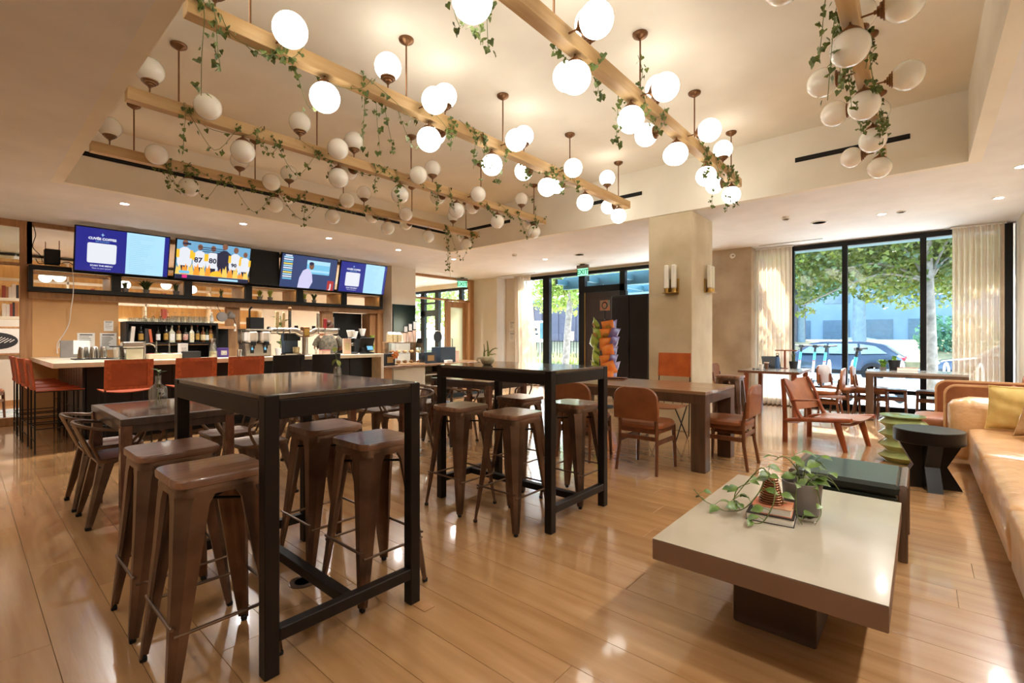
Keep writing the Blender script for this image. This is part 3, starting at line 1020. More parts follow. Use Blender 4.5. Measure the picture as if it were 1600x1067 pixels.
# high-backed sling chair by the column
t = thing('sling_chair', 'thin black framed chair with bright orange leather back, against the column', 'chair', (-2.45, 5.85, 0), PI)
for sx in (-1, 1):
    q = MB(); q.tube([(sx * .19, .2, 0), (sx * .19, -.18, .42)], .008, 8); q.tube([(sx * .19, -.2, 0), (sx * .19, .2, .42)], .008, 8); q.build('leg', 'black_metal', t)
    q = MB(); q.tube([(sx * .205, -.2, .02), (sx * .205, -.26, 1.07)], .007, 8); q.build('back_post', 'black_metal', t)
q = MB(); q.grid(lambda u, v: ((u - .5) * .42, -.2 + .42 * v, .425 - .015 * math.sin(PI * u)), 8, 6, (0, 0, -.01)); q.build('seat', 'leather_brown', t)
q = MB(); q.grid(lambda u, v: ((u - .5) * .43, -.24 - .022 * v - .02 * math.sin(PI * u), .775 + .305 * v), 8, 5, (0, .012, 0)); b = q.build('backrest', 'leather_bright', t)
q = MB()
for k in range(14):
    for s in (-1, 1): q.box(s * .200, s * .207, -.249, -.226, .79 + k * .02, .80 + k * .02)
q.build('stitching', 'leather_stitch', b)
q = MB()
for k in range(3): q.tube([(-.12 + .12 * k, -.2, .42), (-.12 + .12 * k, -.22, .60)], .004, 6)
q.tube([(-.2, -.225, .60), (.2, -.225, .60)], .005, 6); q.build('back_grille', 'black_metal', t)

# ---------------------------------------------------------------- long wooden table and rounded chairs
def plank_table(label, x0, x1, y0, y1, H, top, leg, th=.075, lw=.14):
    t = thing('dining_table', label, 'table', ((x0 + x1) / 2, (y0 + y1) / 2, 0))
    lx, ly = (x1 - x0) / 2, (y1 - y0) / 2
    n = 5
    for k in range(n):
        q = MB(); a = -ly + 2 * ly * k / n
        q.box(-lx, lx, a, a + 2 * ly / n - .002, H - .03, H, .002); q.build('top_plank', top, t)
    q = MB(); q.box(-lx, lx, -ly, -ly + .03, H - .03 - th, H - .03, .002); q.box(-lx, lx, ly - .03, ly, H - .03 - th, H - .03, .002)
    q.box(-lx, -lx + .03, -ly + .03, ly - .03, H - .03 - th, H - .03, .002); q.box(lx - .03, lx, -ly + .03, ly - .03, H - .03 - th, H - .03, .002); q.build('apron', leg, t)
    for sx in (-1, 1):
        for sy in (-1, 1):
            q = MB(); q.box(sx * (lx - .001), sx * (lx - lw), sy * (ly - .001), sy * (ly - lw), 0, H - .032, .004); q.build('leg', leg, t)
    return t
plank_table('long brown wooden table in front of the column, with thick square legs', -3.42, -1.535, 4.56, 5.48, .768, 'walnut_top', 'walnut_leg', .09)

def make_round_chair(label, loc, rz):
    t = thing('dining_chair', label, 'chair', loc, rz, 'round-backed leather dining chairs')
    for sx in (-1, 1):
        q = MB(); q.tube([(sx * .20, .21, 0), (sx * .185, .195, .43)], .015, 10, .021); q.build('leg', 'chair_wood', t)
        q = MB(); q.tube([(sx * .205, -.245, 0), (sx * .19, -.205, .25), (sx * .185, -.2, .45), (sx * .19, -.235, .66)], .015, 10, .019); q.build('leg', 'chair_wood', t)
        q = MB(); q.box(sx * .18, sx * .2, -.2, .19, .27, .315, .005); q.build('side_rail', 'chair_wood', t)
    q = MB(); q.box(-.185, .185, -.215, -.195, .31, .35, .005); q.build('back_rail', 'chair_wood', t)
    q = MB(); q.box(-.18, .18, .185, .205, .375, .425, .005); q.build('front_rail', 'chair_wood', t)
    q = MB(); q.box(-.18, .18, -.21, -.19, .375, .425, .005)
    for sx in (-1, 1): q.box(sx * .175, sx * .197, -.2, .19, .375, .425, .005)
    q.build('seat_frame', 'chair_wood', t)
    q = MB()
    def st(z, k):
        return [(x * k, y * k + .0, z) for x, y in rrect(.455, .45, .12, 5)]
    q.ring([st(.418, .95), st(.43, 1.0), st(.455, 1.0), st(.475, .93), st(.482, .75)]); q.build('seat', 'leather_brown', t)
    q = MB()
    prof = [(-.225, .505)] + [(-.232, .6), (-.225, .68)] + [(-.225 + .13 * (1 - math.cos(a)), .70 + .115 * math.sin(a)) for a in (.3, .6, .9, 1.2, 1.5)]
    prof = prof + [(-x, z) for x, z in reversed(prof)]
    cv = lambda x, z, d: (x, -.225 - .05 * (z - .5) + .25 * x * x + d - .03, z)
    rings = [[cv(x * k, .66 + (z - .66) * k, d) for x, z in prof] for d, k in ((-.018, .90), (-.016, .97), (-.006, 1.), (.006, 1.), (.016, .97), (.018, .90))]
    q.ring(rings[::-1]); q.build('backrest', 'leather_brown', t)
    return t
rc0 = make_round_chair('round-backed brown leather chair at the long table, behind the far high table', (-2.77, 4.43, 0), 0)
for x, y, rz, lab in ((-2.05, 4.42, 0, 'round-backed brown leather chair in the middle of the long table near side'),
                      (-1.50, 5.1, PI / 2, 'round-backed brown leather chair at the end of the long table'),
                      (-2.62, 9.05, -PI / 2, 'round-backed leather chair by the concrete pier, at the live-edge table'),
                      (-1.16, 8.75, PI / 2, 'round-backed leather chair right of the live-edge table'),
                      (-1.03, 9.58, -PI / 2 - .3, 'round-backed leather chair between the two window tables, back to the live-edge table'),
                      (-.62, 9.75, -PI / 2, 'round-backed leather chair at the left end of the grey window table'),
                      (.82, 9.25, PI / 2 - .3, 'round-backed leather chair at the curtain end of the grey window table')):
    copy_thing(rc0, lab, (x, y, 0), rz)
# backless wooden stools under the grey window table
def wood_stool(label, x, y):
    t = thing('wood_stool', label, 'stool', (x, y, 0))
    q = MB(); q.box(-.19, .19, -.17, .17, .43, .465, .008); q.build('seat', 'chair_wood', t)
    for sx in (-1, 1):
        for sy in (-1, 1):
            q = MB(); q.tube([(sx * .18, sy * .16, 0), (sx * .165, sy * .145, .43)], .016, 8, .02); q.build('leg', 'chair_wood', t)
        q = MB(); q.box(sx * .16, sx * .18, -.15, .15, .22, .25); q.build('rail', 'chair_wood', t)
    for sy in (-1, 1):
        q = MB(); q.box(-.16, .16, sy * .14, sy * .16, .29, .32); q.build('rail', 'chair_wood', t)
wood_stool('backless wooden stool under the grey window table, towards the mullion', -.36, 9.72)
wood_stool('backless wooden stool under the grey window table, towards the sofa', .12, 9.72)
# window tables
mat('grey_top', '#9a938b', r=.22, col2='#857d74', scale=3, stretch=(.7, 6, 4), coat=.4)
plank_table('grey-topped wooden table in front of the lounge window', -.66, .5, 9.15, 9.95, .76, 'grey_top', 'walnut_leg', .05, .1)
t = thing('live_edge_table', 'pale live-edge slab table by the lounge window curtain', 'table', (-1.83, 8.85, 0))
lr = random.Random(4)
edge = [(-.42 + lr.uniform(-.02, .02), -.6 + 1.2 * k / 8) for k in range(9)] + [(.42 + lr.uniform(-.02, .02), .6 - 1.2 * k / 8) for k in range(9)]
q = MB(); q.ring([[(x * .97, y * .99, .715) for x, y in edge][::-1], [(x, y, .755) for x, y in edge][::-1]]); q.build('slab_top', 'grey_top', t)
q = MB(); q.ring([[(x * 1.005, y * 1.002, .718) for x, y in edge][::-1], [(x * 1.012, y * 1.004, .735) for x, y in edge][::-1], [(x * 1.002, y * 1.001, .75) for x, y in edge][::-1]], cap0=False, cap1=False); q.build('bark_edge', 'chair_wood', t)
for sx in (-1, 1):
    for sy in (-1, 1):
        q = MB(); q.tube([(sx * .36, sy * .5, 0), (sx * .34, sy * .46, .72)], .04, 8); q.build('leg', 'lounge_wood', t)
# ---------------------------------------------------------------- bar counter
CT = .99
q = MB()
q.box(-8.08, -7.42, .68, 5.04, CT - .06, CT, .004)
q.box(-9.98, -8.08, .68, 1.34, CT - .06, CT, .004)
t = thing('bar_counter', 'long bar counter with cream stone top and dark panelled front', 'bar', (0, 0, 0))
q.build('stone_top', 'quartz', t)
q = MB(); q.box(-7.48, -7.42, 4.98, 5.04, 0, CT - .06, .003); q.box(-8.08, -7.48, 4.98, 5.04, 0, CT - .06, .003); q.build('waterfall_end', 'quartz', t)
q = MB(); q.box(-7.95, -7.72, 1.0, 4.98, 0, CT - .06); q.box(-9.98, -7.72, .985, 1.2, 0, CT - .06); q.build('core', 'bar_front', t)
for k in range(9):
    a = 1.0 + k * .44
    q = MB(); q.box(-7.72, -7.708, a + .006, a + .434, .06, CT - .07, .003); q.build('front_panel', 'bar_front', t)
mat('fluted_grey', '#4a4a4d', r=.3, metal=.5, var=.08, scale=6)
for k in range(10):
    a = -9.9 + k * .218
    q = MB(); q.box(a, a + .2, .97, .985, .02, CT - .07, .006); q.build('fluted_panel', 'fluted_grey', t)
q = MB(); q.box(-7.95, -7.70, 1.0, 4.98, 0, .06); q.build('plinth', 'black_paint', t)
# inner work top and sink ledge behind the bar
t = thing('back_worktop', 'low working counter behind the bar under the shelf of bottles', 'counter', (0, 0, 0))
q = MB(); q.box(-9.95, -9.35, 1.36, 6.38, .86, .90, .003); q.build('work_top', 'steel_brushed', t)
for k in range(5):
    a = 1.36 + k * 1.0
    q = MB(); q.box(-9.95, -9.42, a, a + .98, .08, .86); b = q.build('cupboard', 'black_paint', t)
    q = MB(); q.box(-9.42, -9.40, a + .02, a + .96, .1, .84, .003); q.build('cupboard_door', 'bar_front', b)
    q = MB(); q.box(-9.40, -9.385, a + .4, a + .58, .78, .795); q.build('handle', 'steel', b)

# ---------------------------------------------------------------- black shelf box with six lit cubbies above the bar
SX0, SX1 = -10.42, -9.72
t = thing('cubby_shelf', 'long black wall box with six lit open cubbies under the screens', 'shelf', (0, 0, 0))
q = MB(); q.box(SX0, SX1, .645, 6.57, 1.96, 2.02, .003); q.build('bottom_board', 'black_paint', t)
q = MB(); q.box(SX0, SX1, .645, 6.57, 2.265, 2.33, .003); q.build('top_board', 'black_paint', t)
cub = [(.69, 1.57), (1.69, 2.555), (2.67, 3.54), (3.655, 4.53), (4.65, 5.53), (5.64, 6.52)]
eds = [.645] + [v for c in cub for v in c] + [6.57]
for k in range(0, 14, 2):
    q = MB(); q.box(SX0, SX1, eds[k], eds[k + 1], 2.02, 2.265, .002); q.build('divider', 'black_paint', t)
mat('cubby_oak', '#cfa46a', r=.45, col2='#b98c54', scale=4, stretch=(6, 6, .6), detail=5)
for k, (a, b) in enumerate(cub):
    q = MB(); q.box(SX0 + .01, SX1 - .06, a, a + .008, 2.022, 2.263); q.box(SX0 + .01, SX1 - .06, b - .008, b, 2.022, 2.263); q.box(SX0 + .01, SX1 - .06, a + .008, b - .008, 2.257, 2.265); l = q.build('oak_lining', 'cubby_oak', t)
    q = MB(); q.box(SX1 - .085, SX1 - .06, a + .03, b - .03, 2.2515, 2.2565); q.build('led_strip', 'led_warm', l)
    q = MB(); q.box(SX1 - .045, SX1 - .03, a + .008, b - .008, 2.230, 2.257); q.build('light_lip', 'cubby_oak', l)  # lip added to hide the bright led strip from view
# small plants standing in the cubbies
def spiky(name, label, loc, n, h, spread, m, pot='grey_pot', pr=.05, ph=.07, seed=1, w=.012):
    t = thing(name, label, 'plant', loc)
    q = MB(); q.lathe([(pr * .75, 0), (pr, ph), (pr * .92, ph), (pr * .9, ph - .012), (.001, ph - .012)], 14); q.build('pot', pot, t)
    r = random.Random(seed)
    q = MB()
    for k in range(n):
        a = r.uniform(0, 2 * PI); s = spread * r.uniform(.3, 1); hh = h * r.uniform(.6, 1)
        p0 = Vector((pr * .4 * math.cos(a), pr * .4 * math.sin(a), ph - .01)); p2 = Vector((s * math.cos(a), s * math.sin(a), ph + hh)); p1 = Vector((.25 * s * math.cos(a), .25 * s * math.sin(a), ph + hh * .8))
        side = Vector((-math.sin(a), math.cos(a), 0))
        pts = bez(p0, p1, p2, 4)
        vs = []
        for i, p in enumerate(pts):
            ww = w * (1 - (i / 4) ** 2) + .0008
            vs += [Vector(p) - side * ww, Vector(p) + side * ww]
        q.add(vs, [(2 * i, 2 * i + 1, 2 * i + 3, 2 * i + 2) for i in range(4)])
    f = q.build('leaves', m, t, ang=60); f['kind'] = 'stuff'
    return t
mat('leaf_lime', '#9a9f3c', r=.45, col2='#6c7a28', scale=20)
mat('leaf_dark', '#4a5a30', r=.45, col2='#2f3d20', scale=20)
spiky('potted_grass', 'trailing leafy plant in the second cubby from the near end', (-9.95, 2.06, 2.02), 50, .16, .22, 'leaf_dark', seed=3, w=.02)
spiky('potted_grass', 'small dark plant at the near side of the second cubby', (-9.85, 1.76, 2.02), 18, .12, .10, 'leaf_dark', seed=31)
spiky('potted_grass', 'small dark plant at the far side of the second cubby', (-9.85, 2.46, 2.02), 24, .14, .12, 'leaf_dark', seed=32)
spiky('potted_grass', 'spiky dark air plant in the third cubby', (-9.9, 3.18, 2.02), 26, .14, .10, 'leaf_dark', pr=.03, ph=.04, seed=4, w=.006)
spiky('potted_grass', 'lime green spiky plant in the fourth cubby, nearer the camera', (-9.9, 3.86, 2.02), 46, .14, .10, 'leaf_lime', seed=5, w=.009)
spiky('potted_grass', 'lime green spiky plant in the fourth cubby, further along', (-9.9, 4.06, 2.02), 46, .17, .11, 'leaf_lime', seed=6, w=.009)
spiky('potted_grass', 'yellow green plant in the fifth cubby, nearer the camera', (-9.9, 4.76, 2.02), 40, .14, .10, 'leaf_lime', seed=8, w=.009)
spiky('potted_grass', 'drooping green plant in the fifth cubby', (-9.9, 4.97, 2.02), 46, .15, .13, 'leaf_dark', seed=7, w=.012)

# ---------------------------------------------------------------- screens
glow('screen_blue', (.004, .012, .24), .5)
glow('screen_blue_deep', (.004, .012, .20), .5)
glow('screen_page', (.42, .74, .92), .5)
glow('screen_white', (.85, .88, .95), .45)
glow('screen_line', (.30, .58, .78), .5)
glow('screen_sky', (.16, .40, .62), .5)
glow('screen_field', (.08, .28, .40), .5)
glow('screen_fire', (1.0, .34, .03), .5)
glow('screen_fire2', (1.0, .62, .12), .5)
glow('screen_gold', (1.0, .55, .03), .5)
glow('screen_skin', (.22, .09, .05), .5)
glow('screen_navy', (.01, .015, .05), .5)
glow('screen_pink', (.85, .02, .22), .5)
glow('screen_cyan', (.18, .55, .8), .5)
glow('screen_studio', (.02, .05, .16), .5)
glow('screen_shirt', (.62, .60, .85), .5)
glow('screen_red', (.45, .03, .03), .5)
glow('screen_yellow', (.9, .7, .12), .5)
glow('screen_black', (.0015, .0015, .002), .5)
TVX, TILT = -9.42, math.radians(-14)
def screen_root(label, yc, W=1.165, Hh=.675, zc=2.60):
    t = thing('wall_screen', label, 'television', (TVX, yc, zc))
    # local frame: x right along the wall, y up, z out of the screen
    F = Matrix.Rotation(-TILT, 4, 'Y') @ Matrix(((0, 0, 1, 0), (1, 0, 0, 0), (0, 1, 0, 0), (0, 0, 0, 1)))
    q = MB(); q.M = F; q.box(-W / 2, W / 2, -Hh / 2, Hh / 2, -.05, 0, .006); q.build('case', 'black_plastic', t)
    q = MB(); q.M = F; q.box(-.12, .12, -.1, .1, -.16, -.05); q.build('wall_bracket', 'black_metal', t)
    return t, F, W - .03, Hh - .03
def patch(t, F, poly, z, m, name):
    q = MB(); q.M = F; q.prism(poly, z - .0004, z); return q.build(name, m, t, ang=0)
def rect(x0, x1, y0, y1): return [(x0, y0), (x1, y0), (x1, y1), (x0, y1)]
def ell(cx, cy, rx, ry, n=14): return [(cx + rx * math.cos(2 * PI * k / n), cy + ry * math.sin(2 * PI * k / n)) for k in range(n)]
def menu_screen(label, yc):
    t, F, W, Hh = screen_root(label, yc)
    b = patch(t, F, rect(-W / 2, W / 2, -Hh / 2, Hh / 2), .001, 'screen_blue', 'display')
    patch(b, F, rect(.02, W / 2 - .06, -Hh / 2, Hh / 2), .002, 'screen_page', 'menu_page')
    patch(b, F, rrect(.34, .30, .025, 4, -W / 2 + .30, -.045), .002, 'screen_white', 'code_card')
    cx = -W / 2 + .30
    patch(b, F, [(cx - .028, .235), (cx - .005, .24), (cx, .268), (cx + .005, .24), (cx + .028, .235), (cx + .005, .23), (cx, .202), (cx - .005, .23)], .002, 'screen_page', 'star_mark')
    text('lettering', 'CUVÉE COFFEE', .048, 'screen_white', b, F @ Matrix.Translation((cx, .17, .002)), bold=.0022)
    text('lettering', 'BAR & KITCHEN', .022, 'screen_cyan', b, F @ Matrix.Translation((cx, .13, .002)))
    text('lettering', 'SCAN THE MENU', .034, 'screen_white', b, F @ Matrix.Translation((cx, -.235, .002)), bold=.001)
    text('lettering', 'View on your phone', .027, 'screen_white', b, F @ Matrix.Translation((cx, -.275, .002)))
    q = MB(); q.M = F
    r = random.Random(2)
    for k in range(20):
        yy = Hh / 2 - .05 - k * .03
        q.box(.06, .06 + r.uniform(.12, .32), yy, yy + .006, .0021, .0026)
    q.build('menu_lines', 'screen_line', b, ang=0)
menu_screen('blue menu screen with white card, at the near end of the screen row', 1.675)
menu_screen('blue menu screen with white card, at the far end of the screen row', 5.87)
# news screen with a row of players in front of flames
t, F, W, Hh = screen_root('bright sports news screen with players and flames', 2.92)
b = patch(t, F, rect(-W / 2, W / 2, -Hh / 2, Hh / 2), .001, 'screen_sky', 'display')
patch(b, F, rect(-W / 2, W / 2, -Hh / 2 + .08, .02), .0016, 'screen_field', 'pitch')
pr = random.Random(5)
for k, (px, s) in enumerate(((-.45, 1.25), (-.23, 1.15), (-.03, 1.15), (.15, 1.3), (.33, 1.2), (.49, 1.05))):
    y0, hgt = -.22, .44 * s
    dark = k == 3
    body = patch(b, F, [(px - .05, y0), (px + .05, y0), (px + .085 * s, y0 + hgt * .3), (px + .09 * s, y0 + hgt * .66), (px + .03, y0 + hgt * .78), (px - .03, y0 + hgt * .78), (px - .09 * s, y0 + hgt * .66), (px - .085 * s, y0 + hgt * .3)], .0022 + k * .0003, 'screen_navy' if dark else 'screen_white', 'player')
    patch(body, F, ell(px, y0 + hgt * .9, .034 * s, .045 * s), .0024 + k * .0003, 'screen_skin', 'head')
    if not dark:
        patch(body, F, rect(px - .095 * s, px - .06 * s, y0 + hgt * .45, y0 + hgt * .7), .0024 + k * .0003, 'screen_gold', 'sleeve')
        patch(body, F, rect(px + .06 * s, px + .095 * s, y0 + hgt * .45, y0 + hgt * .7), .0024 + k * .0003, 'screen_gold', 'sleeve')
        patch(body, F, rect(px - .05, px + .05, y0, y0 + hgt * .22), .0024 + k * .0003, 'screen_navy', 'shorts')
text('lettering', '87', .12, 'screen_navy', b, F @ Matrix.Translation((-.25, .01, .0045)), bold=.004)
text('lettering', '80', .12, 'screen_navy', b, F @ Matrix.Translation((-.03, .02, .0045)), bold=.004)
text('lettering', '90', .09, 'screen_navy', b, F @ Matrix.Translation((.31, -.02, .0045)), bold=.004)
patch(b, F, rect(-.49, -.37, .255, .285), .0045, 'screen_navy', 'logo_chip')
for k in range(13):
    px = -W / 2 + .045 + k * (W - .09) / 12
    hh = pr.uniform(.10, .22)
    patch(b, F, [(px - .05, -.25), (px + .05, -.25), (px + .03, -.25 + hh * .5), (px + .012, -.25 + hh), (px - .012, -.25 + hh * .6), (px - .035, -.25 + hh * .8)], .005 + .0002 * (k % 2), 'screen_fire' if k % 2 else 'screen_fire2', 'flame')
patch(b, F, rect(-W / 2, W / 2, -Hh / 2, -.255), .0056, 'screen_navy', 'ticker')
patch(b, F, rect(-W / 2 + .10, -W / 2 + .17, -Hh / 2 + .015, -.26), .006, 'screen_pink', 'ticker_tag')
patch(b, F, rect(.08, W / 2 - .17, -Hh / 2 + .012, -.275), .006, 'screen_page', 'ticker_bar')
patch(b, F, rect(-W / 2 + .05, -W / 2 + .2, -.235, -.185), .006, 'screen_cyan', 'logo_chip')
patch(b, F, [(-.07, -.24), (.14, -.24), (.11, -.17), (.04, -.145), (-.03, -.17)], .006, 'screen_gold', 'badge')
q = MB(); q.M = F
for k in range(3): q.box(-.26 + .03 * k, .14 + .02 * k, .235 - k * .035, .248 - k * .035, .0058, .0062)
q.build('caption_lines', 'screen_navy', b, ang=0)
# game broadcast screen
t, F, W, Hh = screen_root('dark blue screen with a man in a pale shirt and a score list', 4.635)
b = patch(t, F, rect(-W / 2, W / 2, -Hh / 2, Hh / 2), .001, 'screen_studio', 'display')
patch(b, F, rect(-.07, .42, -.02, .25), .0016, 'screen_cyan', 'studio_window')
patch(b, F, rect(-.07, .42, .17, .25), .002, 'screen_page', 'studio_light')
patch(b, F, rect(-.07, .42, .02, .06), .002, 'screen_page', 'studio_light')
body = patch(b, F, [(-.22, -.32), (.02, -.32), (.08, -.18), (.05, -.02), (.0, .06), (-.06, .08), (-.14, .03), (-.2, -.12)], .0026, 'screen_shirt', 'presenter')
patch(body, F, ell(.03, .135, .05, .07), .003, 'screen_skin', 'head'); patch(body, F, ell(.025, .185, .052, .035), .0033, 'screen_navy', 'hair')
patch(b, F, rect(.40, .54, -.33, -.13), .0026, 'screen_red', 'sponsor_tile')
text('lettering', 'J', .14, 'screen_white', b, F @ Matrix.Translation((.47, -.25, .003)), bold=.006)
for k in range(11):
    yy = .25 - k * .042
    patch(b, F, rect(-W / 2 + .035, -W / 2 + .21, yy, yy + .026), .0026, ('screen_page', 'screen_white', 'screen_cyan', 'screen_yellow')[k % 4], 'score_row')
patch(b, F, rect(-W / 2 + .06, -W / 2 + .19, .285, .31), .0026, 'screen_white', 'score_header')
# switched-off screen between
t = thing('wall_screen', 'switched-off black screen between the news and the score screens', 'television', (-9.5, 3.80, 2.62))
q = MB(); q.box(-.03, .0, -.27, .27, -.33, .33, .005); q.build('case', 'black_plastic', t)
q = MB(); q.box(.0, .002, -.255, .255, -.31, .31); q.build('dark_glass', 'black_frame', t)
# dark board by the till
t = thing('dark_board', 'dark green-black glass board on the wall end behind the pastry case', 'board', (-9.575, 7.07, 1.75))
mat('board_dark', '#16211d', r=.12, var=.2, scale=3)
q = MB(); q.box(0, .03, -.335, .335, -.335, .335, .004); q.build('frame', 'black_plastic', t); q = MB(); q.box(.03, .033, -.32, .32, -.32, .32); q.build('glass_face', 'board_dark', t)

# black cube speaker and cables above the cubbies, hanging white cord
t = thing('cube_speaker', 'black box speaker standing on the cubby shelf beside the near screen', 'speaker', (-9.86, .90, 2.371))
q = MB(); q.box(-.08, .08, -.085, .085, 0, .225, .008); q.build('cabinet', 'black_plastic', t); q = MB(); q.box(.08, .084, -.075, .075, .01, .215, .002); q.build('grille', 'slot_black', t)
t = thing('speaker_cable', 'loose black cables looping behind the box speaker', 'cable', (0, 0, 0))
for pts in ([(-9.93, .70, 2.95), (-9.92, .73, 2.8), (-9.93, .70, 2.62), (-9.92, .78, 2.5), (-9.9, .80, 2.40)], [(-9.80, 1.0, 2.40), (-9.75, 1.07, 2.42), (-9.78, 1.15, 2.375), (-9.74, 1.3, 2.40)], [(-9.93, .73, 2.45), (-9.9, .76, 2.38), (-9.8, .8, 2.375)]):
    q = MB(); q.tube(spline(pts, 5), .005, 6); q.build('cable_run', 'black_plastic', t)
t = thing('hanging_cord', 'thin white cord hanging down the tan wall over the shakers', 'cable', (0, 0, 0))
q = MB(); q.tube(spline([(-9.68, 1.10, 2.35), (-9.66, 1.11, 2.2), (-9.70, 1.115, 1.95), (-9.8, 1.10, 1.7), (-9.88, 1.09, 1.5), (-9.9, 1.03, 1.33), (-9.9, .965, 1.2), (-9.9, .96, 1.07)], 6), .005, 6); q.build('cord', 'white_paint', t)
q = MB(); q.tube([(-9.9, .995, 1.25), (-9.9, .975, 1.12)], .005, 6); q.lathe([(.007, 0), (.007, .03)], 8, (-9.9, .96, 1.04)); q.build('plug', 'white_paint', t)

# ---------------------------------------------------------------- back bar shelves, bottles and glasses
t = thing('bottle_shelf', 'black two-tier back bar shelf holding bottles and glasses', 'shelf', (0, 0, 0))
BSX0, BSX1 = -9.98, -9.55
q = MB(); q.box(BSX0, BSX1, 1.72, 3.02, 1.50, 1.54, .003); q.build('upper_board', 'black_paint', t)
q = MB(); q.box(BSX0, BSX1, 1.72, 3.02, 1.16, 1.20, .003); q.build('lower_board', 'black_paint', t)
for a_, b_ in ((1.72, 1.75), (2.99, 3.02)):
    for z0, z1 in ((.9, 1.16), (1.2, 1.5)):
        q = MB(); q.box(BSX0, BSX1, a_, b_, z0, z1); q.build('side_board', 'black_paint', t)
q = MB(); q.box(BSX0, BSX0 + .01, 1.75, 2.99, 1.2, 1.5); q.build('back_board', 'black_paint', t)
q = MB(); q.box(-9.98, -9.56, 3.02, 3.31, 1.44, 1.49, .003); q.build('side_ledge', 'post_oak', t)
q = MB(); q.box(-9.97, -9.93, 3.02, 3.31, .9, 1.44); q.build('side_panel', 'bar_front', t)
for k in range(9):
    q = MB(); q.tube([(-9.86, 2.05 + k * .145, 1.862), (-9.86, 2.05 + k * .145, 1.835), (-9.86, 2.06 + k * .145, 1.815), (-9.86, 2.075 + k * .145, 1.82)], .0035, 6); q.build('cup_hook', 'steel', t)
BOT = {}
def bottle(label, loc, body, lab, cap, h=.30, r=.036, group='liquor bottles on the back bar', square=False):
    t = thing('bottle', label, 'bottle', loc, 0, group)
    key = (h, r, square)
    q = MB()
    if square:
        def sq(w, z): return [(x, y, z) for x, y in rrect(2 * w, 2 * w, w * .35, 3)]
        q.ring([sq(r, 0), sq(r, h * .58), sq(r * .5, h * .68), sq(r * .36, h * .72), sq(r * .36, h * .9)])
    else:
        q.lathe([(r * .9, 0), (r, .006), (r, h * .6), (r * .8, h * .67), (r * .36, h * .74), (r * .33, h * .9), (r * .001, h * .9)], 14)
    q.build('glass_body', body, t)
    q = MB(); q.lathe([(r * .42, h * .88), (r * .42, h), (.001, h)], 10); q.build('cap', cap, t)
    if lab:
        q = MB()
        if square: q.box(r * 1.002, r + .002, -r * .75, r * .75, h * .12, h * .5)
        else: q.lathe([(r + .0012, h * .14), (r + .0012, h * .5)], 14)
        q.build('paper_label', lab, t)
    return t
mat('glass_amber', '#5b3416', r=.12, var=.15, coat=.4); mat('glass_dark', '#16140f', r=.12, var=.15, coat=.4); mat('glass_green', '#1f3020', r=.12, var=.15, coat=.4)
mat('glass_pale', '#b5b09a', r=.1, var=.08, coat=.4); mat('label_cream', '#d9c9a0', r=.7, col2='#b59c68', scale=60); mat('label_white', '#e4e2dc', r=.7, col2='#a9a6a0', scale=70)
mat('label_red', '#a2372a', r=.7, col2='#d9c9b5', scale=50); mat('label_gold', '#b58a3c', r=.5, col2='#8a6424', scale=50); mat('red_plastic', '#b3212a', r=.4); mat('cork', '#b08d5c', r=.8)
BL = [(2.27, 'glass_dark', 'label_gold', 'black_plastic', .31, .03, 0, 'dark bottle with gold label, first of the liquor row'), (2.35, 'glass_pale', 'label_white', 'steel', .29, .042, 1, 'square pale bottle with large white label in the liquor row'),
      (2.45, 'glass_amber', 'label_cream', 'cork', .29, .038, 0, 'amber bottle with cream label beside the square pale one'), (2.55, 'glass_dark', 'label_red', 'black_plastic', .28, .038, 0, 'dark bottle with red and cream label in the liquor row'),
      (2.64, 'glass_pale', 'label_cream', 'cork', .30, .036, 1, 'square bottle with cream label and cork, mid liquor row'), (2.73, 'glass_dark', 'label_gold', 'red_plastic', .31, .03, 0, 'dark bottle with a red neck in the liquor row'),
      (2.815, 'glass_amber', 'label_cream', 'cork', .27, .038, 0, 'amber bottle with cream label, after the red-necked one'), (2.875, 'glass_green', 'label_white', 'black_plastic', .26, .033, 0, 'green bottle with white label in the liquor row'),
      (2.935, 'glass_amber', 'label_gold', 'cork', .30, .036, 0, 'amber bottle with gold label near the end of the liquor row')]
for k, (yy, b, l, c, h, r, sq, lab) in enumerate(BL): bottle(lab, (-9.66, yy, 1.20), b, l, c, h, r, square=bool(sq))
BL2 = [(2.30, 'glass_dark', 'label_gold', 'label 1'), (2.50, 'glass_dark', 'label_red', ''), (2.69, 'glass_amber', 'label_cream', ''), (2.85, 'glass_dark', 'label_gold', '')]
for yy, b, l, _ in BL2: bottle('dark bottle standing in the second row behind the liquor labels', (-9.8, yy, 1.20), b, l, 'black_plastic', .30, .034)
bottle('dark bottle with white label right of the books on the back bar', (-9.66, 2.16, 1.20), 'glass_dark', 'label_white', 'black_plastic', .28, .03)
bottle('tall black bottle beside the white booklet on the back bar', (-9.66, 1.93, 1.20), 'glass_dark', 'label_gold', 'black_plastic', .29, .036)
bottle('clear liqueur bottle past the amber bottles, at the shelf end', (-9.72, 2.965, 1.20), 'glass_pale', 'label_white', 'steel', .27, .028)
def book(label, loc, w, d, h, m, rz=0., tilt=0., pages='paper', group=None):
    """standing book: spine towards +x"""
    t = thing('book', label, 'book', loc, rz, group)
    T = Matrix.Rotation(tilt, 4, 'X')
    q = MB(); q.M = T; q.box(-d, 0, -w / 2, -w / 2 + .002, 0, h); q.box(-d, 0, w / 2 - .002, w / 2, 0, h); q.box(0, .003, -w / 2, w / 2, 0, h); q.build('cover', m, t)
    q = MB(); q.M = T; q.box(-d + .004, 0, -w / 2 + .002, w / 2 - .002, .004, h - .004); q.build('pages', pages, t)
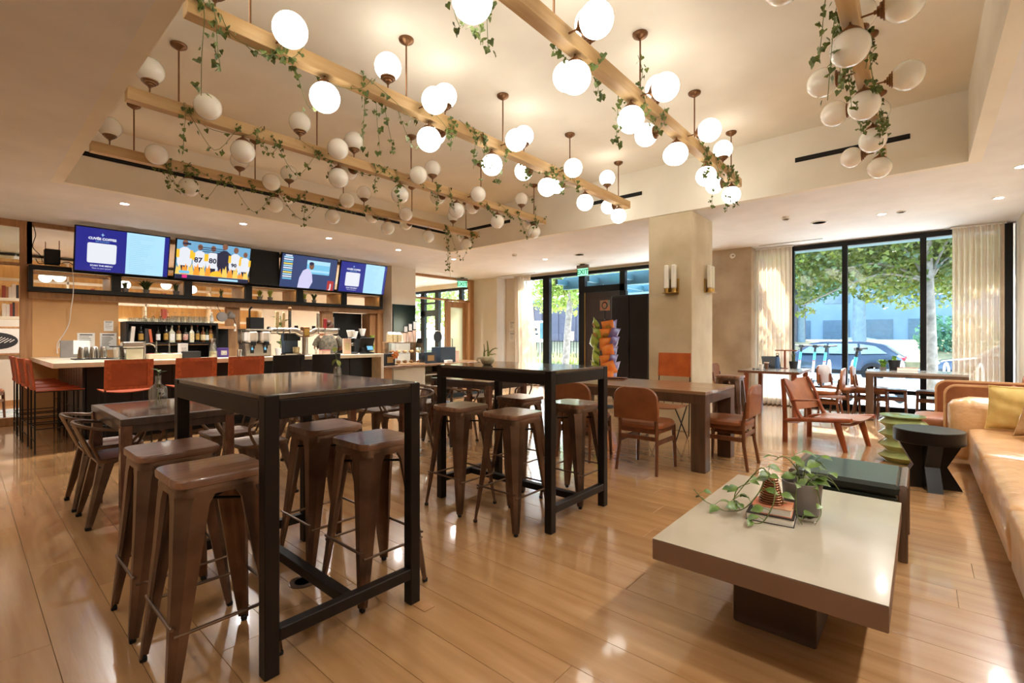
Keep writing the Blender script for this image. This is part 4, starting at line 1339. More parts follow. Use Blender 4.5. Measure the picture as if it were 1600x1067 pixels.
mat('book_red', '#8e3a26', r=.6, var=.1); mat('book_dark', '#2b2320', r=.6, var=.1); mat('book_tan', '#a06a45', r=.6, var=.1); mat('book_white', '#cdbfae', r=.6, var=.08); mat('book_rust', '#b5542c', r=.6, var=.1)
book('pale spined booklet leaning at the start of the bottle shelf', (-9.6, 1.80, 1.20), .05, .18, .26, 'book_white', tilt=-.08)
book('rust coloured book lying between bottles on the back bar', (-9.6, 2.06, 1.20), .035, .18, .22, 'book_rust', tilt=.12)
book('dark red book beside the tall black bottle', (-9.62, 2.0, 1.20), .05, .18, .23, 'book_dark')
# glasses on the top board, upside down
q = MB(); q.lathe([(.036, 0), (.030, .11), (.001, .11)], 14); TUMB = q.mesh('tumbler', 'clear_glass')
q = MB(); q.lathe([(.033, 0), (.036, .07), (.02, .10), (.004, .11), (.004, .17), (.03, .18), (.03, .183)], 14); STEMG = q.mesh('stem_glass', 'clear_glass')
q = MB(); q.lathe([(.03, 0), (.034, .03), (.034, .06)], 14); COUPE = q.mesh('coupe', 'clear_glass')
gr = random.Random(3)
for row, xx in enumerate((-9.62, -9.72)):
    for k in range(8):
        o = link(COUPE, 'rocks_glass', None, (xx, 1.80 + k * .076, 1.54)); tag(o, 'small clear glass in the low rows at the near end of the glass shelf', 'glass', 'glasses on the top back bar shelf')
    for k in range(7):
        o = link(TUMB, 'tumbler', None, (xx, 2.36 + k * .08, 1.54)); tag(o, 'upturned clear tumbler in the tight rows on the glass shelf', 'glass', 'glasses on the top back bar shelf')
for k in range(7):
    o = link(STEMG, 'stem_glass', None, (-9.82, 2.02 + k * .105, 1.54)); tag(o, 'upturned stemmed glass at the back of the glass shelf', 'glass', 'glasses on the top back bar shelf')
bottle('clear bottle with white cap at the end of the glass shelf', (-9.62, 2.94, 1.54), 'glass_pale', 'label_white', 'white_paint', .2, .03)
t = thing('clip_lamp', 'grey metal clamp fan lamp hung over the end of the bottle shelf', 'lamp', (-9.62, 3.10, 1.66))
q = MB(); q.M = Matrix.Rotation(PI / 2, 4, 'Y'); q.lathe([(.02, -.03), (.085, -.02), (.09, .02), (.085, .03), (.02, .035)], 18); q.build('round_head', 'grey_pot', t)
q = MB(); q.M = Matrix.Translation((0, .14, .03)) @ Matrix.Rotation(PI / 2 - .4, 4, 'X'); q.lathe([(.03, -.08), (.05, -.06), (.075, .03), (.07, .035)], 16); q.build('shade', 'grey_pot', t)
q = MB(); q.tube(spline([(0, 0, .06), (0, -.06, .16), (0, -.08, .22)], 4), .005, 6); q.tube([(0, .2, -.03), (.01, .23, -.14)], .006, 6); q.build('arm', 'black_metal', t)
q = MB(); q.box(.005, .012, .20, .235, -.26, -.12); q.build('paper_tag', 'paper', t)

# printed notices on the tan wall
def notice(name, label, loc, w, h, rz=PI / 2, lines=6, head=True, m='paper'):
    t = thing(name, label, 'notice', loc, rz)     # faces local -y
    q = MB(); q.box(-w / 2, w / 2, -.002, 0, -h / 2, h / 2); q.build('sheet', m, t)
    q = MB()
    if head: q.box(-w * .36, w * .36, -.0028, -.002, h * .36, h * .42)
    r = random.Random(int(w * 1000))
    for k in range(lines):
        zz = h * (.26 - .6 * k / max(lines, 1)); q.box(-w * .38, -w * .38 + w * r.uniform(.4, .76), -.0028, -.002, zz, zz + h * .025)
    q.build('print', 'ink', t, ang=0)
    return t
notice('wall_notice', 'small paper note pinned high on the tan wall near the back bar', (BX + .004, 1.575, 1.47), .12, .165, lines=4)
notice('wall_notice', 'printed chart sheet on the tan wall above the bar end', (BX + .004, 1.57, 1.22), .21, .27, lines=9)
notice('wall_notice', 'printed flyer on the tan wall behind the shakers', (BX + .004, 1.30, 1.22), .21, .27, lines=6)
t = thing('notice_holder', 'upright grey board behind the steel shakers on the bar end', 'board', (-9.4, 1.1, CT), PI / 2)
q = MB(); q.box(-.16, .16, -.02, .02, 0, .25, .004); q.build('board', 'grey_pot', t); q = MB(); q.box(-.02, .16, -.024, -.02, .05, .25); q.build('sheet', 'paper', t)
# shakers
q = MB(); q.lathe([(.045, 0), (.042, .03), (.036, .10), (.028, .15), (.024, .155), (.001, .157)], 18)
SHK = q.mesh('shaker_body', 'steel')
for k, (x, y) in enumerate(((-8.42, 1.05), (-8.42, 1.165), (-8.42, 1.27), (-8.54, 1.10), (-8.54, 1.21))):
    t = thing('cocktail_shaker', ['upturned steel shaker tin, first of the front row on the bar end', 'upturned steel shaker tin, middle of the front row on the bar end', 'upturned steel shaker tin, last of the front row on the bar end', 'upturned steel shaker tin in the back row, towards the camera', 'upturned steel shaker tin in the back row, away from the camera'][k], 'shaker', (x, y, CT + .012), 0, 'upturned steel shaker tins')
    link(SHK, 'tin', t); q = MB(); q.lathe([(.046, 0), (.047, .004), (.045, .008)], 18); q.build('rim', 'steel', t)
t = thing('bar_mat', 'black rubber mat under the steel shakers', 'mat', (-8.4, 1.2, CT))
q = MB(); q.box(-.2, .14, -.24, .3, 0, .01, .003); q.build('pad', 'black_plastic', t)
q = MB()
for k in range(12): q.box(-.19, .13, -.23 + k * .043, -.22 + k * .043, .01, .0122)
q.build('ribs', 'black_plastic', t)
# ---------------------------------------------------------------- bar top equipment
t = thing('beer_tower', 'steel T-shaped beer tap tower on the bar with tall tap handles', 'tap tower', (-7.86, 3.79, CT))
q = MB(); q.lathe([(.075, 0), (.075, .012), (.05, .02), (.045, .06), (.045, .36)], 20); q.build('column', 'steel_brushed', t)
q = MB(); q.box(-.06, .06, -.055, .055, .30, .47, .008); j = q.build('centre_block', 'bronze', t)
q = MB(); q.box(.06, .064, -.04, .04, .33, .44); q.build('badge', 'brass', j)
for s in (-1, 1):
    q = MB(); q.tube(spline([(0, s * .05, .36), (0, s * .10, .365), (0, s * .15, .40), (0, s * .20, .405), (0, s * .58, .405)], 4), .055, 16); a = q.build('arm_pipe', 'steel_brushed', t)
    q = MB(); q.cyl((0, s * .575, .405), (0, s * .60, .405), .062, n=16); q.cyl((0, s * .15, .43), (0, s * .15, .49), .03, n=10); q.build('end_cap', 'black_metal', a)
hand = [(-.50, .25, 'label_cream', .030), (-.40, .24, 'label_cream', .024), (-.30, .28, 'glass_dark', .022), (-.05, .0, None, 0), (.18, .25, 'steel', .028), (.30, .16, 'red_plastic', .03)]
for yy, h, m_, w in hand:
    if not m_: continue
    q = MB(); q.cyl((.06, yy, .41), (.10, yy, .42), .012, n=8); q.cyl((.10, yy, .44), (.10, yy, .36), .012, n=8); f = q.build('faucet', 'steel', t)
    q = MB(); q.box(.10 - .012, .10 + .012, yy - w, yy + w, .455, .455 + h, .006); q.cyl((.1, yy, .44), (.1, yy, .46), .008, n=8); q.build('tap_handle', m_, f)
    if m_ == 'glass_dark':
        q = MB(); q.sph((.10, yy, .455 + h + .02), .035, 12, 8); q.build('handle_knob', 'bronze', f)
t = thing('slush_machine', 'twin slush drink machine with white hoppers on the bar', 'drink machine', (-7.86, 3.02, CT))
q = MB(); q.box(-.2, .08, -.19, .19, 0, .20, .01); q.build('base_unit', 'steel_brushed', t)
q = MB(); q.box(-.21, -.06, -.2, .2, .20, .41, .01); q.build('back_unit', 'steel', t)
q = MB(); q.box(-.21, .12, -.2, .2, .40, .425, .006); q.build('top_lid', 'steel', t)
for s in (-1, 1):
    q = MB(); q.box(-.05, .13, s * .095 - .078, s * .095 + .078, .215, .40, .03); h = q.build('hopper', 'white_gloss', t)
    q = MB(); q.box(.10, .17, s * .095 - .03, s * .095 + .03, .17, .235, .008); q.cyl((.15, s * .095, .12), (.15, s * .095, .19), .014, n=8); q.build('tap', 'black_plastic', h)
    q = MB(); q.box(.08, .086, s * .095 - .025, s * .095 + .025, .05, .15); d = q.build('key_pad', 'black_plastic', h)
    q = MB(); q.box(.086, .088, s * .095 - .014, s * .095 + .014, .10, .14); q.build('key_light', 'screen_cyan', d) if False else q.build('key_light', 'screen_cyan', h)
def small_box(name, label, cat, loc, sx, sy, sz, m, lid=None, rz=0., mark=None, b=.004):
    t = thing(name, label, cat, loc, rz)
    q = MB(); q.box(-sx / 2, sx / 2, -sy / 2, sy / 2, 0, sz, b); q.build('box_body', m, t)
    q = MB(); q.box(-sx / 2 - .002, sx / 2 + .002, -sy / 2 - .002, sy / 2 + .002, sz, sz + .006, .002); q.build('lid', lid or m, t)
    if mark:
        q = MB(); q.box(sx / 2, sx / 2 + .0015, -sy * .3, sy * .3, sz * .25, sz * .75); q.build('print_panel', mark, t)
    return t
mat('purple_card', '#4b2f8a', r=.6, var=.1); mat('navy_card', '#2c3a48', r=.6, var=.08); mat('black_card', '#17181b', r=.6, var=.1); mat('gold_print', '#b08a4e', r=.5, var=.15, scale=60); mat('kraft', '#c39a68', r=.8, var=.06); mat('pink_card', '#d9b9a4', r=.7, var=.05)
small_box('tea_box', 'purple carton beside the glass carafe on the bar', 'box', (-7.9, 2.56, CT), .1, .13, .13, 'purple_card', mark='label_white')
small_box('straw_box', 'small black caddy on the bar near the second stool', 'caddy', (-7.85, 2.14, CT), .14, .2, .09, 'black_card')
small_box('napkin_box', 'white carton with tall cups on the bar behind the black caddy', 'box', (-8.0, 2.08, CT), .1, .1, .2, 'white_paint', mark='label_white')
t = thing('glass_carafe', 'clear glass carafe with flared neck on the bar', 'carafe', (-7.86, 2.42, CT))
q = MB(); q.lathe([(.052, 0), (.055, .01), (.052, .12), (.03, .20), (.027, .235), (.042, .28)], 18); q.build('glass_body', 'clear_glass', t); q = MB(); q.lathe([(.048, .006), (.048, .09), (.001, .09)], 16); q.build('drink', 'label_cream', t)
t = thing('garnish_tray', 'long cream garnish tray on the bar', 'tray', (-7.92, 1.84, CT))
q = MB(); q.box(-.09, .09, -.19, .19, 0, .07, .006); q.build('tray_body', 'quartz', t)
for k in range(5):
    q = MB(); q.box(-.07, .07, -.175 + k * .07, -.115 + k * .07, .07, .075, .002); q.build('compartment', ('red_plastic', 'leaf_lime', 'white_paint', 'glass_amber', 'label_red')[k], t)
for k, (yy, h) in enumerate(((1.78, .2), (1.93, .17))):
    t = thing('bitters_bottle', ('thin bitters bottle standing over the garnish tray, nearer one', 'thin bitters bottle standing over the garnish tray, farther one')[k], 'bottle', (-8.05, yy, CT))
    q = MB(); q.lathe([(.028, 0), (.028, .07), (.01, .1), (.009, h)], 12); q.build('glass_body', 'clear_glass', t); q = MB(); q.lathe([(.011, h), (.006, h + .04)], 8); q.build('pourer', 'steel', t)
t = thing('juice_dispenser', 'chrome pump dispenser with a clear tub on the bar end', 'dispenser', (-8.0, 1.52, CT))
q = MB(); q.box(-.07, .07, -.09, .09, 0, .15, .01); q.build('tub', 'glass_pale', t); q = MB(); q.box(-.08, .08, -.13, .10, .155, .235, .012); q.build('chrome_head', 'steel', t)
q = MB(); q.cyl((.03, .11, 0), (.03, .11, .24), .016, n=12); q.tube(spline([(.03, .11, .2), (.03, .17, .21), (.03, .22, .18), (.03, .23, .15)], 4), .009, 8); q.build('spout', 'steel', t)
t = thing('pour_jug', 'clear jug with black handle beside the pump dispenser', 'jug', (-8.05, 1.36, CT))
q = MB(); q.lathe([(.045, 0), (.05, .16), (.052, .165)], 16); q.build('glass_body', 'clear_glass', t); q = MB(); q.tube(spline([(0, .05, .03), (0, .095, .06), (0, .09, .14), (0, .05, .155)], 4), .008, 8); q.box(-.05, .05, -.08, .06, .165, .18, .004); q.build('handle', 'black_plastic', t)
t = thing('coffee_urn', 'tall black coffee brewer column behind the beer tower', 'brewer', (-8.0, 3.62, CT))
q = MB(); q.box(-.1, .08, -.13, .13, 0, .03, .006); q.build('drip_tray', 'steel', t); q = MB(); q.box(-.1, .0, -.12, .12, .03, .36, .01); q.build('tower', 'navy_card', t); q = MB(); q.box(-.02, .09, -.12, .12, .24, .36, .01); q.build('head', 'black_plastic', t)
q = MB(); q.lathe([(.05, .032), (.055, .13), (.05, .135)], 16, (.03, .07, 0)); q.build('jug', 'label_cream', t)
small_box('poster_stand', 'pale pink table-top sign with a drawn figure on the bar', 'sign', (-7.62, 4.42, CT), .03, .15, .27, 'pink_card', mark='label_cream')
t = thing('coffee_grinder', 'black coffee grinder on the bar beside the till', 'grinder', (-7.82, 4.62, CT))
q = MB(); q.box(-.09, .09, -.08, .08, 0, .03, .006); q.build('base_plate', 'black_plastic', t); q = MB(); q.box(-.08, .04, -.065, .065, .03, .30, .02); q.build('motor_body', 'black_metal', t); q = MB(); q.lathe([(.045, .30), (.075, .42), (.07, .425)], 16, (-.02, 0, 0)); q.build('bean_hopper', 'white_gloss', t)
q = MB(); q.M = Matrix.Translation((.045, 0, .17)) @ Matrix.Rotation(PI / 2, 4, 'Y'); q.lathe([(.035, 0), (.035, .02), (.028, .03)], 14); q.build('dial', 'steel', t)
t = thing('till', 'black point of sale terminal with small lit customer screen', 'till', (-7.62, 4.82, CT))
q = MB(); q.box(-.09, .09, -.1, .1, 0, .03, .006); q.build('foot', 'black_plastic', t); q = MB(); q.box(-.02, .02, -.03, .03, .03, .16); q.build('post', 'black_plastic', t)
q = MB(); q.obx((-.02, 0, .2), (.025, .30, .19), Matrix.Rotation(math.radians(20), 4, 'Y'), .006); q.build('tilted_monitor', 'black_plastic', t)
q = MB(); q.obx((.07, .01, .10), (.012, .13, .09), Matrix.Rotation(math.radians(-25), 4, 'Y'), .003); c = q.build('customer_display', 'black_plastic', t)
q = MB(); q.obx((.078, .01, .105), (.002, .115, .075), Matrix.Rotation(math.radians(-25), 4, 'Y')); q.build('lit_screen', 'screen_cyan', c)
t = thing('steel_cup', 'pair of small steel jiggers by the slush machine', 'jigger', (-7.78, 2.75, CT))
q = MB(); q.lathe([(.035, 0), (.03, .06), (.035, .11)], 14); q.build('cup', 'steel', t); q = MB(); q.lathe([(.036, .105), (.037, .112)], 14); q.build('rim', 'steel', t)
# wall speaker and trailing plant in the serving opening
t = thing('wall_speaker', 'black square speaker hung from an arm in the bar opening', 'speaker', (-9.75, 3.72, 1.42))
q = MB(); q.box(-.09, .09, -.13, .13, 0, .25, .008); q.build('cabinet', 'black_plastic', t); q = MB(); q.box(.09, .094, -.12, .12, .01, .24, .002); q.build('grille', 'slot_black', t); q = MB(); q.tube([(0, -.10, .25), (0, -.10, .40), (0, -.06, .45)], .018, 8); q.build('arm', 'black_metal', t)
mat('leaf_bright', '#6f9a2c', r=.4, col2='#4a7a1c', scale=12)
t = thing('rubber_plant', 'bright green broad-leaved plant behind the slush machine', 'plant', (-9.4, 4.05, .90))
q = MB(); q.lathe([(.08, 0), (.10, .18), (.09, .18), (.085, .16), (.001, .16)], 16); q.build('pot', 'white_gloss', t)
def leaf_verts(p, d, L, W, up=(0, 0, 1), curl=.2, n=5):
    """pointed oval leaf from p along d"""
    d = Vector(d).normalized(); s = d.cross(Vector(up))
    if s.length < 1e-3: s = d.orthogonal()
    s.normalize(); u = s.cross(d)
    vs = []
    for i in range(n + 1):
        k = i / n
        w = W * math.sin(PI * min(1, k * 1.02 + .02)) ** .8 * (1.15 - .5 * k)
        c = Vector(p) + d * (L * k) - u * (curl * L * k * k)
        vs += [c - s * w + u * w * .25, c, c + s * w + u * w * .25]
    fs = []
    for i in range(n):
        a = 3 * i
        fs += [(a, a + 1, a + 4, a + 3), (a + 1, a + 2, a + 5, a + 4)]
    return vs, fs
r = random.Random(9)
q = MB()
for k in range(9):
    a = r.uniform(0, 2 * PI); h = .25 + .06 * k
    q2 = MB(); v, f = leaf_verts((.03 * math.cos(a), .03 * math.sin(a), h), (math.cos(a), math.sin(a), .5), .24, .06); q2.add(v, f); q2.build('leaf', 'leaf_bright', t, ang=60)
q.tube([(0, 0, .15), (0, .02, .5), (0, 0, .8)], .01, 6); q.build('stem', 'stem_green', t)
# laptop-height fridge and paper board in the niche
notice('wall_notice', 'white framed notice in the dark niche behind the tap tower', (-10.355, 5.58, 1.62), .2, .28, lines=7)
t = thing('glassware_stack', 'stack of yellow-green plastic tubs on the back counter niche', 'tub', (-9.6, 6.2, .9))
for k in range(4):
    q = MB(); q.lathe([(.05, k * .11), (.06, k * .11 + .1), (.062, k * .11 + .105), (.05, k * .11 + .108)], 16); q.build('tub', ('label_cream', 'leaf_lime')[k % 2], t)
for k, (yy, h) in enumerate(((5.75, .36), (5.95, .42))):
    t = thing('espresso_hopper', ('white coffee hopper machine in the dark niche, nearer one', 'white coffee hopper machine in the dark niche, farther one')[k], 'grinder', (-9.6, yy, .9))
    q = MB(); q.box(-.09, .09, -.075, .075, 0, h, .02); q.build('body', 'black_metal', t); q = MB(); q.lathe([(.04, h), (.085, h + .16), (.08, h + .165)], 16); q.build('hopper', 'white_gloss', t)

# ---------------------------------------------------------------- person working behind the bar
mat('skin', '#c08a70', r=.5, var=.05, subsurf=.1); mat('hair', '#4a2a1c', r=.45, var=.2, scale=30); mat('camo', '#6b5f4c', r=.8, col2='#3d3a30', scale=22, detail=1.); mat('trousers', '#25272d', r=.8)
t = thing('person', 'person in a camouflage T-shirt working behind the bar, back turned, brown hair tied up', 'person', (-8.78, 4.70, 0), math.radians(60))
J = {'pel': (0, 0, .86), 'wst': (0, .01, 1.0), 'cst': (0, .02, 1.18), 'nb': (0, .0, 1.31), 'nk': (0, .03, 1.39), 'hd': (0, .05, 1.47), 'tp': (0, .05, 1.57),
     'sl': (-.16, 0, 1.28), 'el': (-.24, .06, 1.06), 'wl': (-.16, .27, 1.13), 'sr': (.16, 0, 1.28), 'er': (.22, .08, 1.05), 'wr': (.14, .29, 1.08),
     'hl': (-.09, 0, .82), 'kl': (-.10, .02, .44), 'al': (-.10, -.02, .07), 'tl': (-.11, .12, .03), 'hr': (.09, 0, .82), 'kr': (.10, .03, .44), 'ar': (.10, -.02, .07), 'tr': (.11, .12, .03)}
RAD = {'pel': (.15, .11), 'wst': (.125, .095), 'cst': (.15, .105), 'nb': (.09, .075), 'nk': (.05, .05), 'hd': (.076, .092), 'tp': (.06, .07), 'sl': (.058, .058), 'el': (.042, .042), 'wl': (.028, .028), 'sr': (.058, .058), 'er': (.042, .042), 'wr': (.028, .028),
       'hl': (.085, .09), 'kl': (.055, .06), 'al': (.038, .042), 'tl': (.035, .03), 'hr': (.085, .09), 'kr': (.055, .06), 'ar': (.038, .042), 'tr': (.035, .03)}
ED = [('pel', 'wst'), ('wst', 'cst'), ('cst', 'nb'), ('nb', 'nk'), ('nk', 'hd'), ('hd', 'tp'), ('cst', 'sl'), ('sl', 'el'), ('el', 'wl'), ('cst', 'sr'), ('sr', 'er'), ('er', 'wr'), ('pel', 'hl'), ('hl', 'kl'), ('kl', 'al'), ('al', 'tl'), ('pel', 'hr'), ('hr', 'kr'), ('kr', 'ar'), ('ar', 'tr')]
for s, w in ((-1, 'wl'), (1, 'wr')):
    W = Vector(J[w]); pm = W + Vector((0, .055, .01)); J['p' + w] = tuple(pm); RAD['p' + w] = (.030, .016); ED.append((w, 'p' + w))
    for k in range(5):
        b = pm + (Vector(((k - 1.5) * .017, .03, 0)) if k < 4 else Vector((-s * .035, -.005, -.01)))
        ln = (.060, .068, .064, .05, .045)[k]
        e1 = b + Vector((0 if k < 4 else -s * .012, ln * .5, -.008)); e2 = b + Vector((0 if k < 4 else -s * .016, ln * .85, -.032))
        for nme, p in (('a', b), ('b', e1), ('c', e2)):
            J[w + str(k) + nme] = tuple(p); RAD[w + str(k) + nme] = (.0085, .0085)
        ED += [('p' + w, w + str(k) + 'a'), (w + str(k) + 'a', w + str(k) + 'b'), (w + str(k) + 'b', w + str(k) + 'c')]
names = list(J)
me = bpy.data.meshes.new('body')
me.from_pydata([J[n] for n in names], [(names.index(a), names.index(b)) for a, b in ED], [])
me.materials.append(MATS['skin'])
body = link(me, 'body', t)
md = body.modifiers.new('skin', 'SKIN')
for i, n in enumerate(names):
    me.skin_vertices[0].data[i].radius = RAD[n]
    me.skin_vertices[0].data[i].use_root = n == 'pel'
md.use_smooth_shade = True
ms = body.modifiers.new('smooth', 'SUBSURF'); ms.levels = 1; ms.render_levels = 2
q = MB()
def oval(z, rx, ry, y): return [(rx * math.cos(2 * PI * k / 20), y + ry * math.sin(2 * PI * k / 20), z) for k in range(20)]
q.ring([oval(.84, .185, .135, 0), oval(1.0, .165, .125, .01), oval(1.16, .185, .135, .02), oval(1.27, .175, .115, .01), oval(1.335, .085, .075, .01)], cap0=False, cap1=False)
for s in (-1, 1): q.tube([(s * .13, 0, 1.28), (s * .19, .02, 1.22), (s * .235, .045, 1.12)], .075, 12, .07)
q.build('t_shirt', 'camo', t, ang=70)
q = MB()
for s in (-1, 1): q.tube([(s * .085, 0, .84), (s * .10, .02, .45), (s * .10, -.01, .1)], .105, 12, .06)
q.ring([oval(.78, .185, .14, 0), oval(.90, .18, .135, 0)]); q.build('trousers', 'trousers', t, ang=70)
q = MB(); q.sph((0, .035, 1.50), .105, 16, 12, (.92, 1.0, 1.12)); q.sph((0, -.06, 1.575), .055, 12, 8); q.build('hair', 'hair', t, ang=70)
q = MB()
q.sph((0, .148, 1.475), .014, 8, 6, (.8, 1, 1.5))
for s in (-1, 1): q.sph((s * .032, .128, 1.50), .010, 8, 6); q.sph((s * .092, .05, 1.48), .02, 8, 6, (.4, .8, 1.3))
q.build('face_features', 'skin', t, ang=70)
q = MB(); q.sph((0, .136, 1.435), .022, 8, 6, (1, .35, .3)); q.build('mouth', 'label_red', t)
small_box('pink_tub', 'pink tub held at counter height beside the person', 'tub', (-8.02, 4.22, CT), .12, .16, .07, 'pink_card', 'red_plastic')
bottle('clear squeeze bottle beside the person on the bar', (-8.0, 4.05, CT), 'glass_pale', None, 'steel', .16, .02, group='bar squeeze bottles')

# ---------------------------------------------------------------- service counter with the pastry case
SCZ = .755
t = thing('service_counter', 'low service counter with wooden top and cream doors beside the bar', 'counter', (0, 0, 0))
q = MB(); q.box(-8.25, -7.46, 5.06, 7.86, SCZ - .04, SCZ, .004); q.build('wood_top', 'walnut_top', t)
q = MB(); q.box(-8.2, -7.55, 5.07, 5.30, .02, SCZ - .04); q.build('oak_panel', 'post_oak', t)
for a, b, mm in ((5.32, 6.10, 'cream_door'), (6.80, 6.98, 'walnut_leg'), (7.1, 7.82, 'post_oak')):
    q = MB(); q.box(-8.2, -7.56, a, b, .1, SCZ - .04); c = q.build('carcass', mm, t)
    q = MB(); q.box(-7.56, -7.54, a + .015, b - .015, .12, SCZ - .06, .003); q.build('cabinet_door', mm, c)
    q = MB(); q.box(-7.54, -7.525, a + .03, a + (b - a) * .35, SCZ - .085, SCZ - .08); q.build('pull', 'black_metal', c)
q = MB(); q.box(-8.2, -8.18, 6.10, 6.8, .1, SCZ - .04); q.box(-8.2, -7.56, 6.12, 6.78, .30, .32); q.box(-8.2, -7.56, 6.12, 6.78, .52, .54); q.build('open_shelf', 'cream_door', t)
q = MB(); q.box(-8.15, -7.6, 5.1, 7.82, 0, .1); q.build('plinth', 'black_paint', t)
t = thing('pastry_case', 'clear acrylic pastry case with buns on two shelves', 'display case', (-7.74, 5.76, SCZ))
q = MB(); q.box(-.24, .2, -.33, .33, 0, .02, .003); q.build('base_board', 'kraft', t)
q = MB(); q.prism([(-.24, .02), (.2, .02), (.12, .42), (-.24, .42)], -.33, -.322, 'y'); q.prism([(-.24, .02), (.2, .02), (.12, .42), (-.24, .42)], .322, .33, 'y')
q.box(-.24, -.234, -.322, .322, .02, .42); q.box(-.234, .12, -.322, .322, .414, .42)
q.add([(.2, -.322, .02), (.2, .322, .02), (.12, .322, .414), (.12, -.322, .414)], [(0, 1, 2, 3)]); q.build('acrylic_box', 'case_glass', t)
q = MB(); q.box(-.22, .13, -.318, .318, .215, .221); q.build('shelf_pane', 'case_glass', t)
mat('pastry', '#b87a3e', r=.6, col2='#8a5424', scale=14, bump=.2); mat('pastry_pale', '#d8b57c', r=.6, col2='#c0955a', scale=14)
pr_ = random.Random(8)
for lv, zz in enumerate((.022, .222)):
    for k in range(8):
        yy = -.27 + .077 * k; xx = -.10 + .14 * (k % 2)
        q = MB(); q.sph((0, 0, 0), .035, 12, 7, (1.1, 1, .75)); q.sph((.0, .02, .012), .025, 10, 6, (1, 1, .8))
        o = q.build('pastry_bun', 'pastry' if (k + lv) % 2 else 'pastry_pale', None, (-7.74 + xx, 5.76 + yy, SCZ + zz + .027), ang=70)
        tag(o, 'small baked bun on the ' + ('lower' if lv == 0 else 'upper') + ' shelf of the pastry case', 'pastry', 'buns in the pastry case')
t = small_box('black_gift_box', 'black box with gold print left of the pastry case', 'box', (-7.62, 5.26, SCZ), .16, .22, .22, 'black_card', mark='gold_print')
t = small_box('black_gift_box', 'slate box with gold print right of the pastry case', 'box', (-7.72, 6.30, SCZ), .2, .28, .22, 'navy_card', mark='gold_print')
t = small_box('slate_box', 'large plain slate box at the far end of the service counter', 'box', (-7.78, 6.78, SCZ), .3, .42, .32, 'navy_card')
t = small_box('red_tin', 'small red tin behind the slate box', 'tin', (-7.95, 7.25, SCZ + .0), .12, .16, .22, 'pink_card', 'red_plastic')
mat('orange_flower', '#e08a45', r=.6, col2='#c8662b', scale=20)
t = thing('paper_flower', 'orange paper flower stuck on the black box', 'ornament', (-7.52, 5.36, SCZ + .20))
for k in range(6):
    q = MB(); a = k * PI / 3; v, f = leaf_verts((0, .015 * math.cos(a), .015 * math.sin(a)), (.1, math.cos(a), math.sin(a)), .075, .03, up=(1, 0, 0)); q.add(v, f); q.build('petal', 'orange_flower', t)
q = MB(); q.sph((.005, 0, 0), .018, 10, 6); q.build('centre', 'label_gold', t)
t = small_box('tissue_caddy', 'small white basket at the front of the service counter', 'basket', (-7.56, 6.72, SCZ), .1, .16, .05, 'white_gloss', 'paper')
# milk, cups and dispensers on the riser behind the case
t = thing('riser_shelf', 'wooden riser behind the pastry case with condiments on it', 'shelf', (-8.1, 5.88, SCZ))
q = MB(); q.box(-.1, .1, -.36, .36, .42, .44, .003); q.build('board', 'walnut_top', t); q = MB(); q.box(-.09, .09, -.35, -.33, 0, .42); q.build('side', 'walnut_top', t); q = MB(); q.box(-.09, .09, .33, .35, 0, .42); q.build('side', 'walnut_top', t)
for k in range(3):
    o = thing('milk_carton', ('cream carton on the riser, first from the till', 'cream carton on the riser, second from the till', 'cream carton on the riser, third from the till')[k], 'carton', (-8.08, 5.62 + k * .11, SCZ + .44), 0, 'cream cartons on the riser')
    q = MB(); q.box(-.04, .04, -.042, .042, 0, .15); q.build('carton_body', 'label_cream', o); q = MB(); q.prism([(-.04, .15), (.04, .15), (0, .20)], -.042, .042, 'y'); q.build('gable', 'paper', o)
for k in range(3):
    o = thing('cup_tower', ('upright cup dispenser with framed card behind the case, shortest', 'upright cup dispenser with framed card behind the case, middle', 'upright cup dispenser with framed card behind the case, tallest')[k], 'dispenser', (-8.04, 5.98 + k * .115, SCZ + .44), 0, 'cup dispensers on the riser')
    q = MB(); q.lathe([(.035, 0), (.045, .18 + .03 * k)], 14); q.build('cup_stack', 'pink_card', o); q = MB(); q.box(-.01, .01, -.05, .05, .19 + .03 * k, .33 + .05 * k, .003); q.build('card_frame', 'black_card', o); q = MB(); q.box(.01, .012, -.038, .038, .205 + .03 * k, .315 + .05 * k); q.build('card', 'label_white', o)
t = thing('round_mirror', 'black oval disc with a bent wire stand on the service counter', 'ornament', (-7.9, 6.72, SCZ + .33))
q = MB(); q.M = Matrix.Translation((0, 0, .22)) @ Matrix.Rotation(PI / 2, 4, 'Y'); q.lathe([(.001, -.01), (.115, -.01), (.12, 0), (.115, .01), (.001, .01)], 24); q.build('disc', 'black_card', t)
q = MB(); q.tube(spline([(0, -.3, 0), (0, -.28, .2), (0, -.15, .32), (0, 0, .34), (0, .15, .3), (0, .22, .12), (0, .22, 0)], 6), .008, 8); q.build('wire_stand', 'steel', t)
t = thing('till', 'small dark tablet on a stand beside the pastry case', 'tablet', (-7.85, 6.18, SCZ))
q = MB(); q.box(-.05, .05, -.06, .06, 0, .01, .003); q.build('foot', 'black_plastic', t); q = MB(); q.tube([(0, 0, .01), (0, 0, .35)], .012, 8); q.build('post', 'black_plastic', t); q = MB(); q.obx((0, 0, .42), (.015, .14, .2), Matrix.Rotation(.3, 4, 'Y'), .004); q.build('tablet_face', 'black_plastic', t)
t = thing('floor_mat', 'dark entrance mat with pale emblem in front of the service counter', 'mat', (-6.75, 5.55, 0), 0)
q = MB(); q.box(-.55, .35, -.75, .85, 0, .012, .004); q.build('pile', 'navy_card', t); q = MB(); q.lathe([(.16, .0122), (.16, .0135), (.001, .0135)], 24); q.build('emblem', 'label_gold', t)

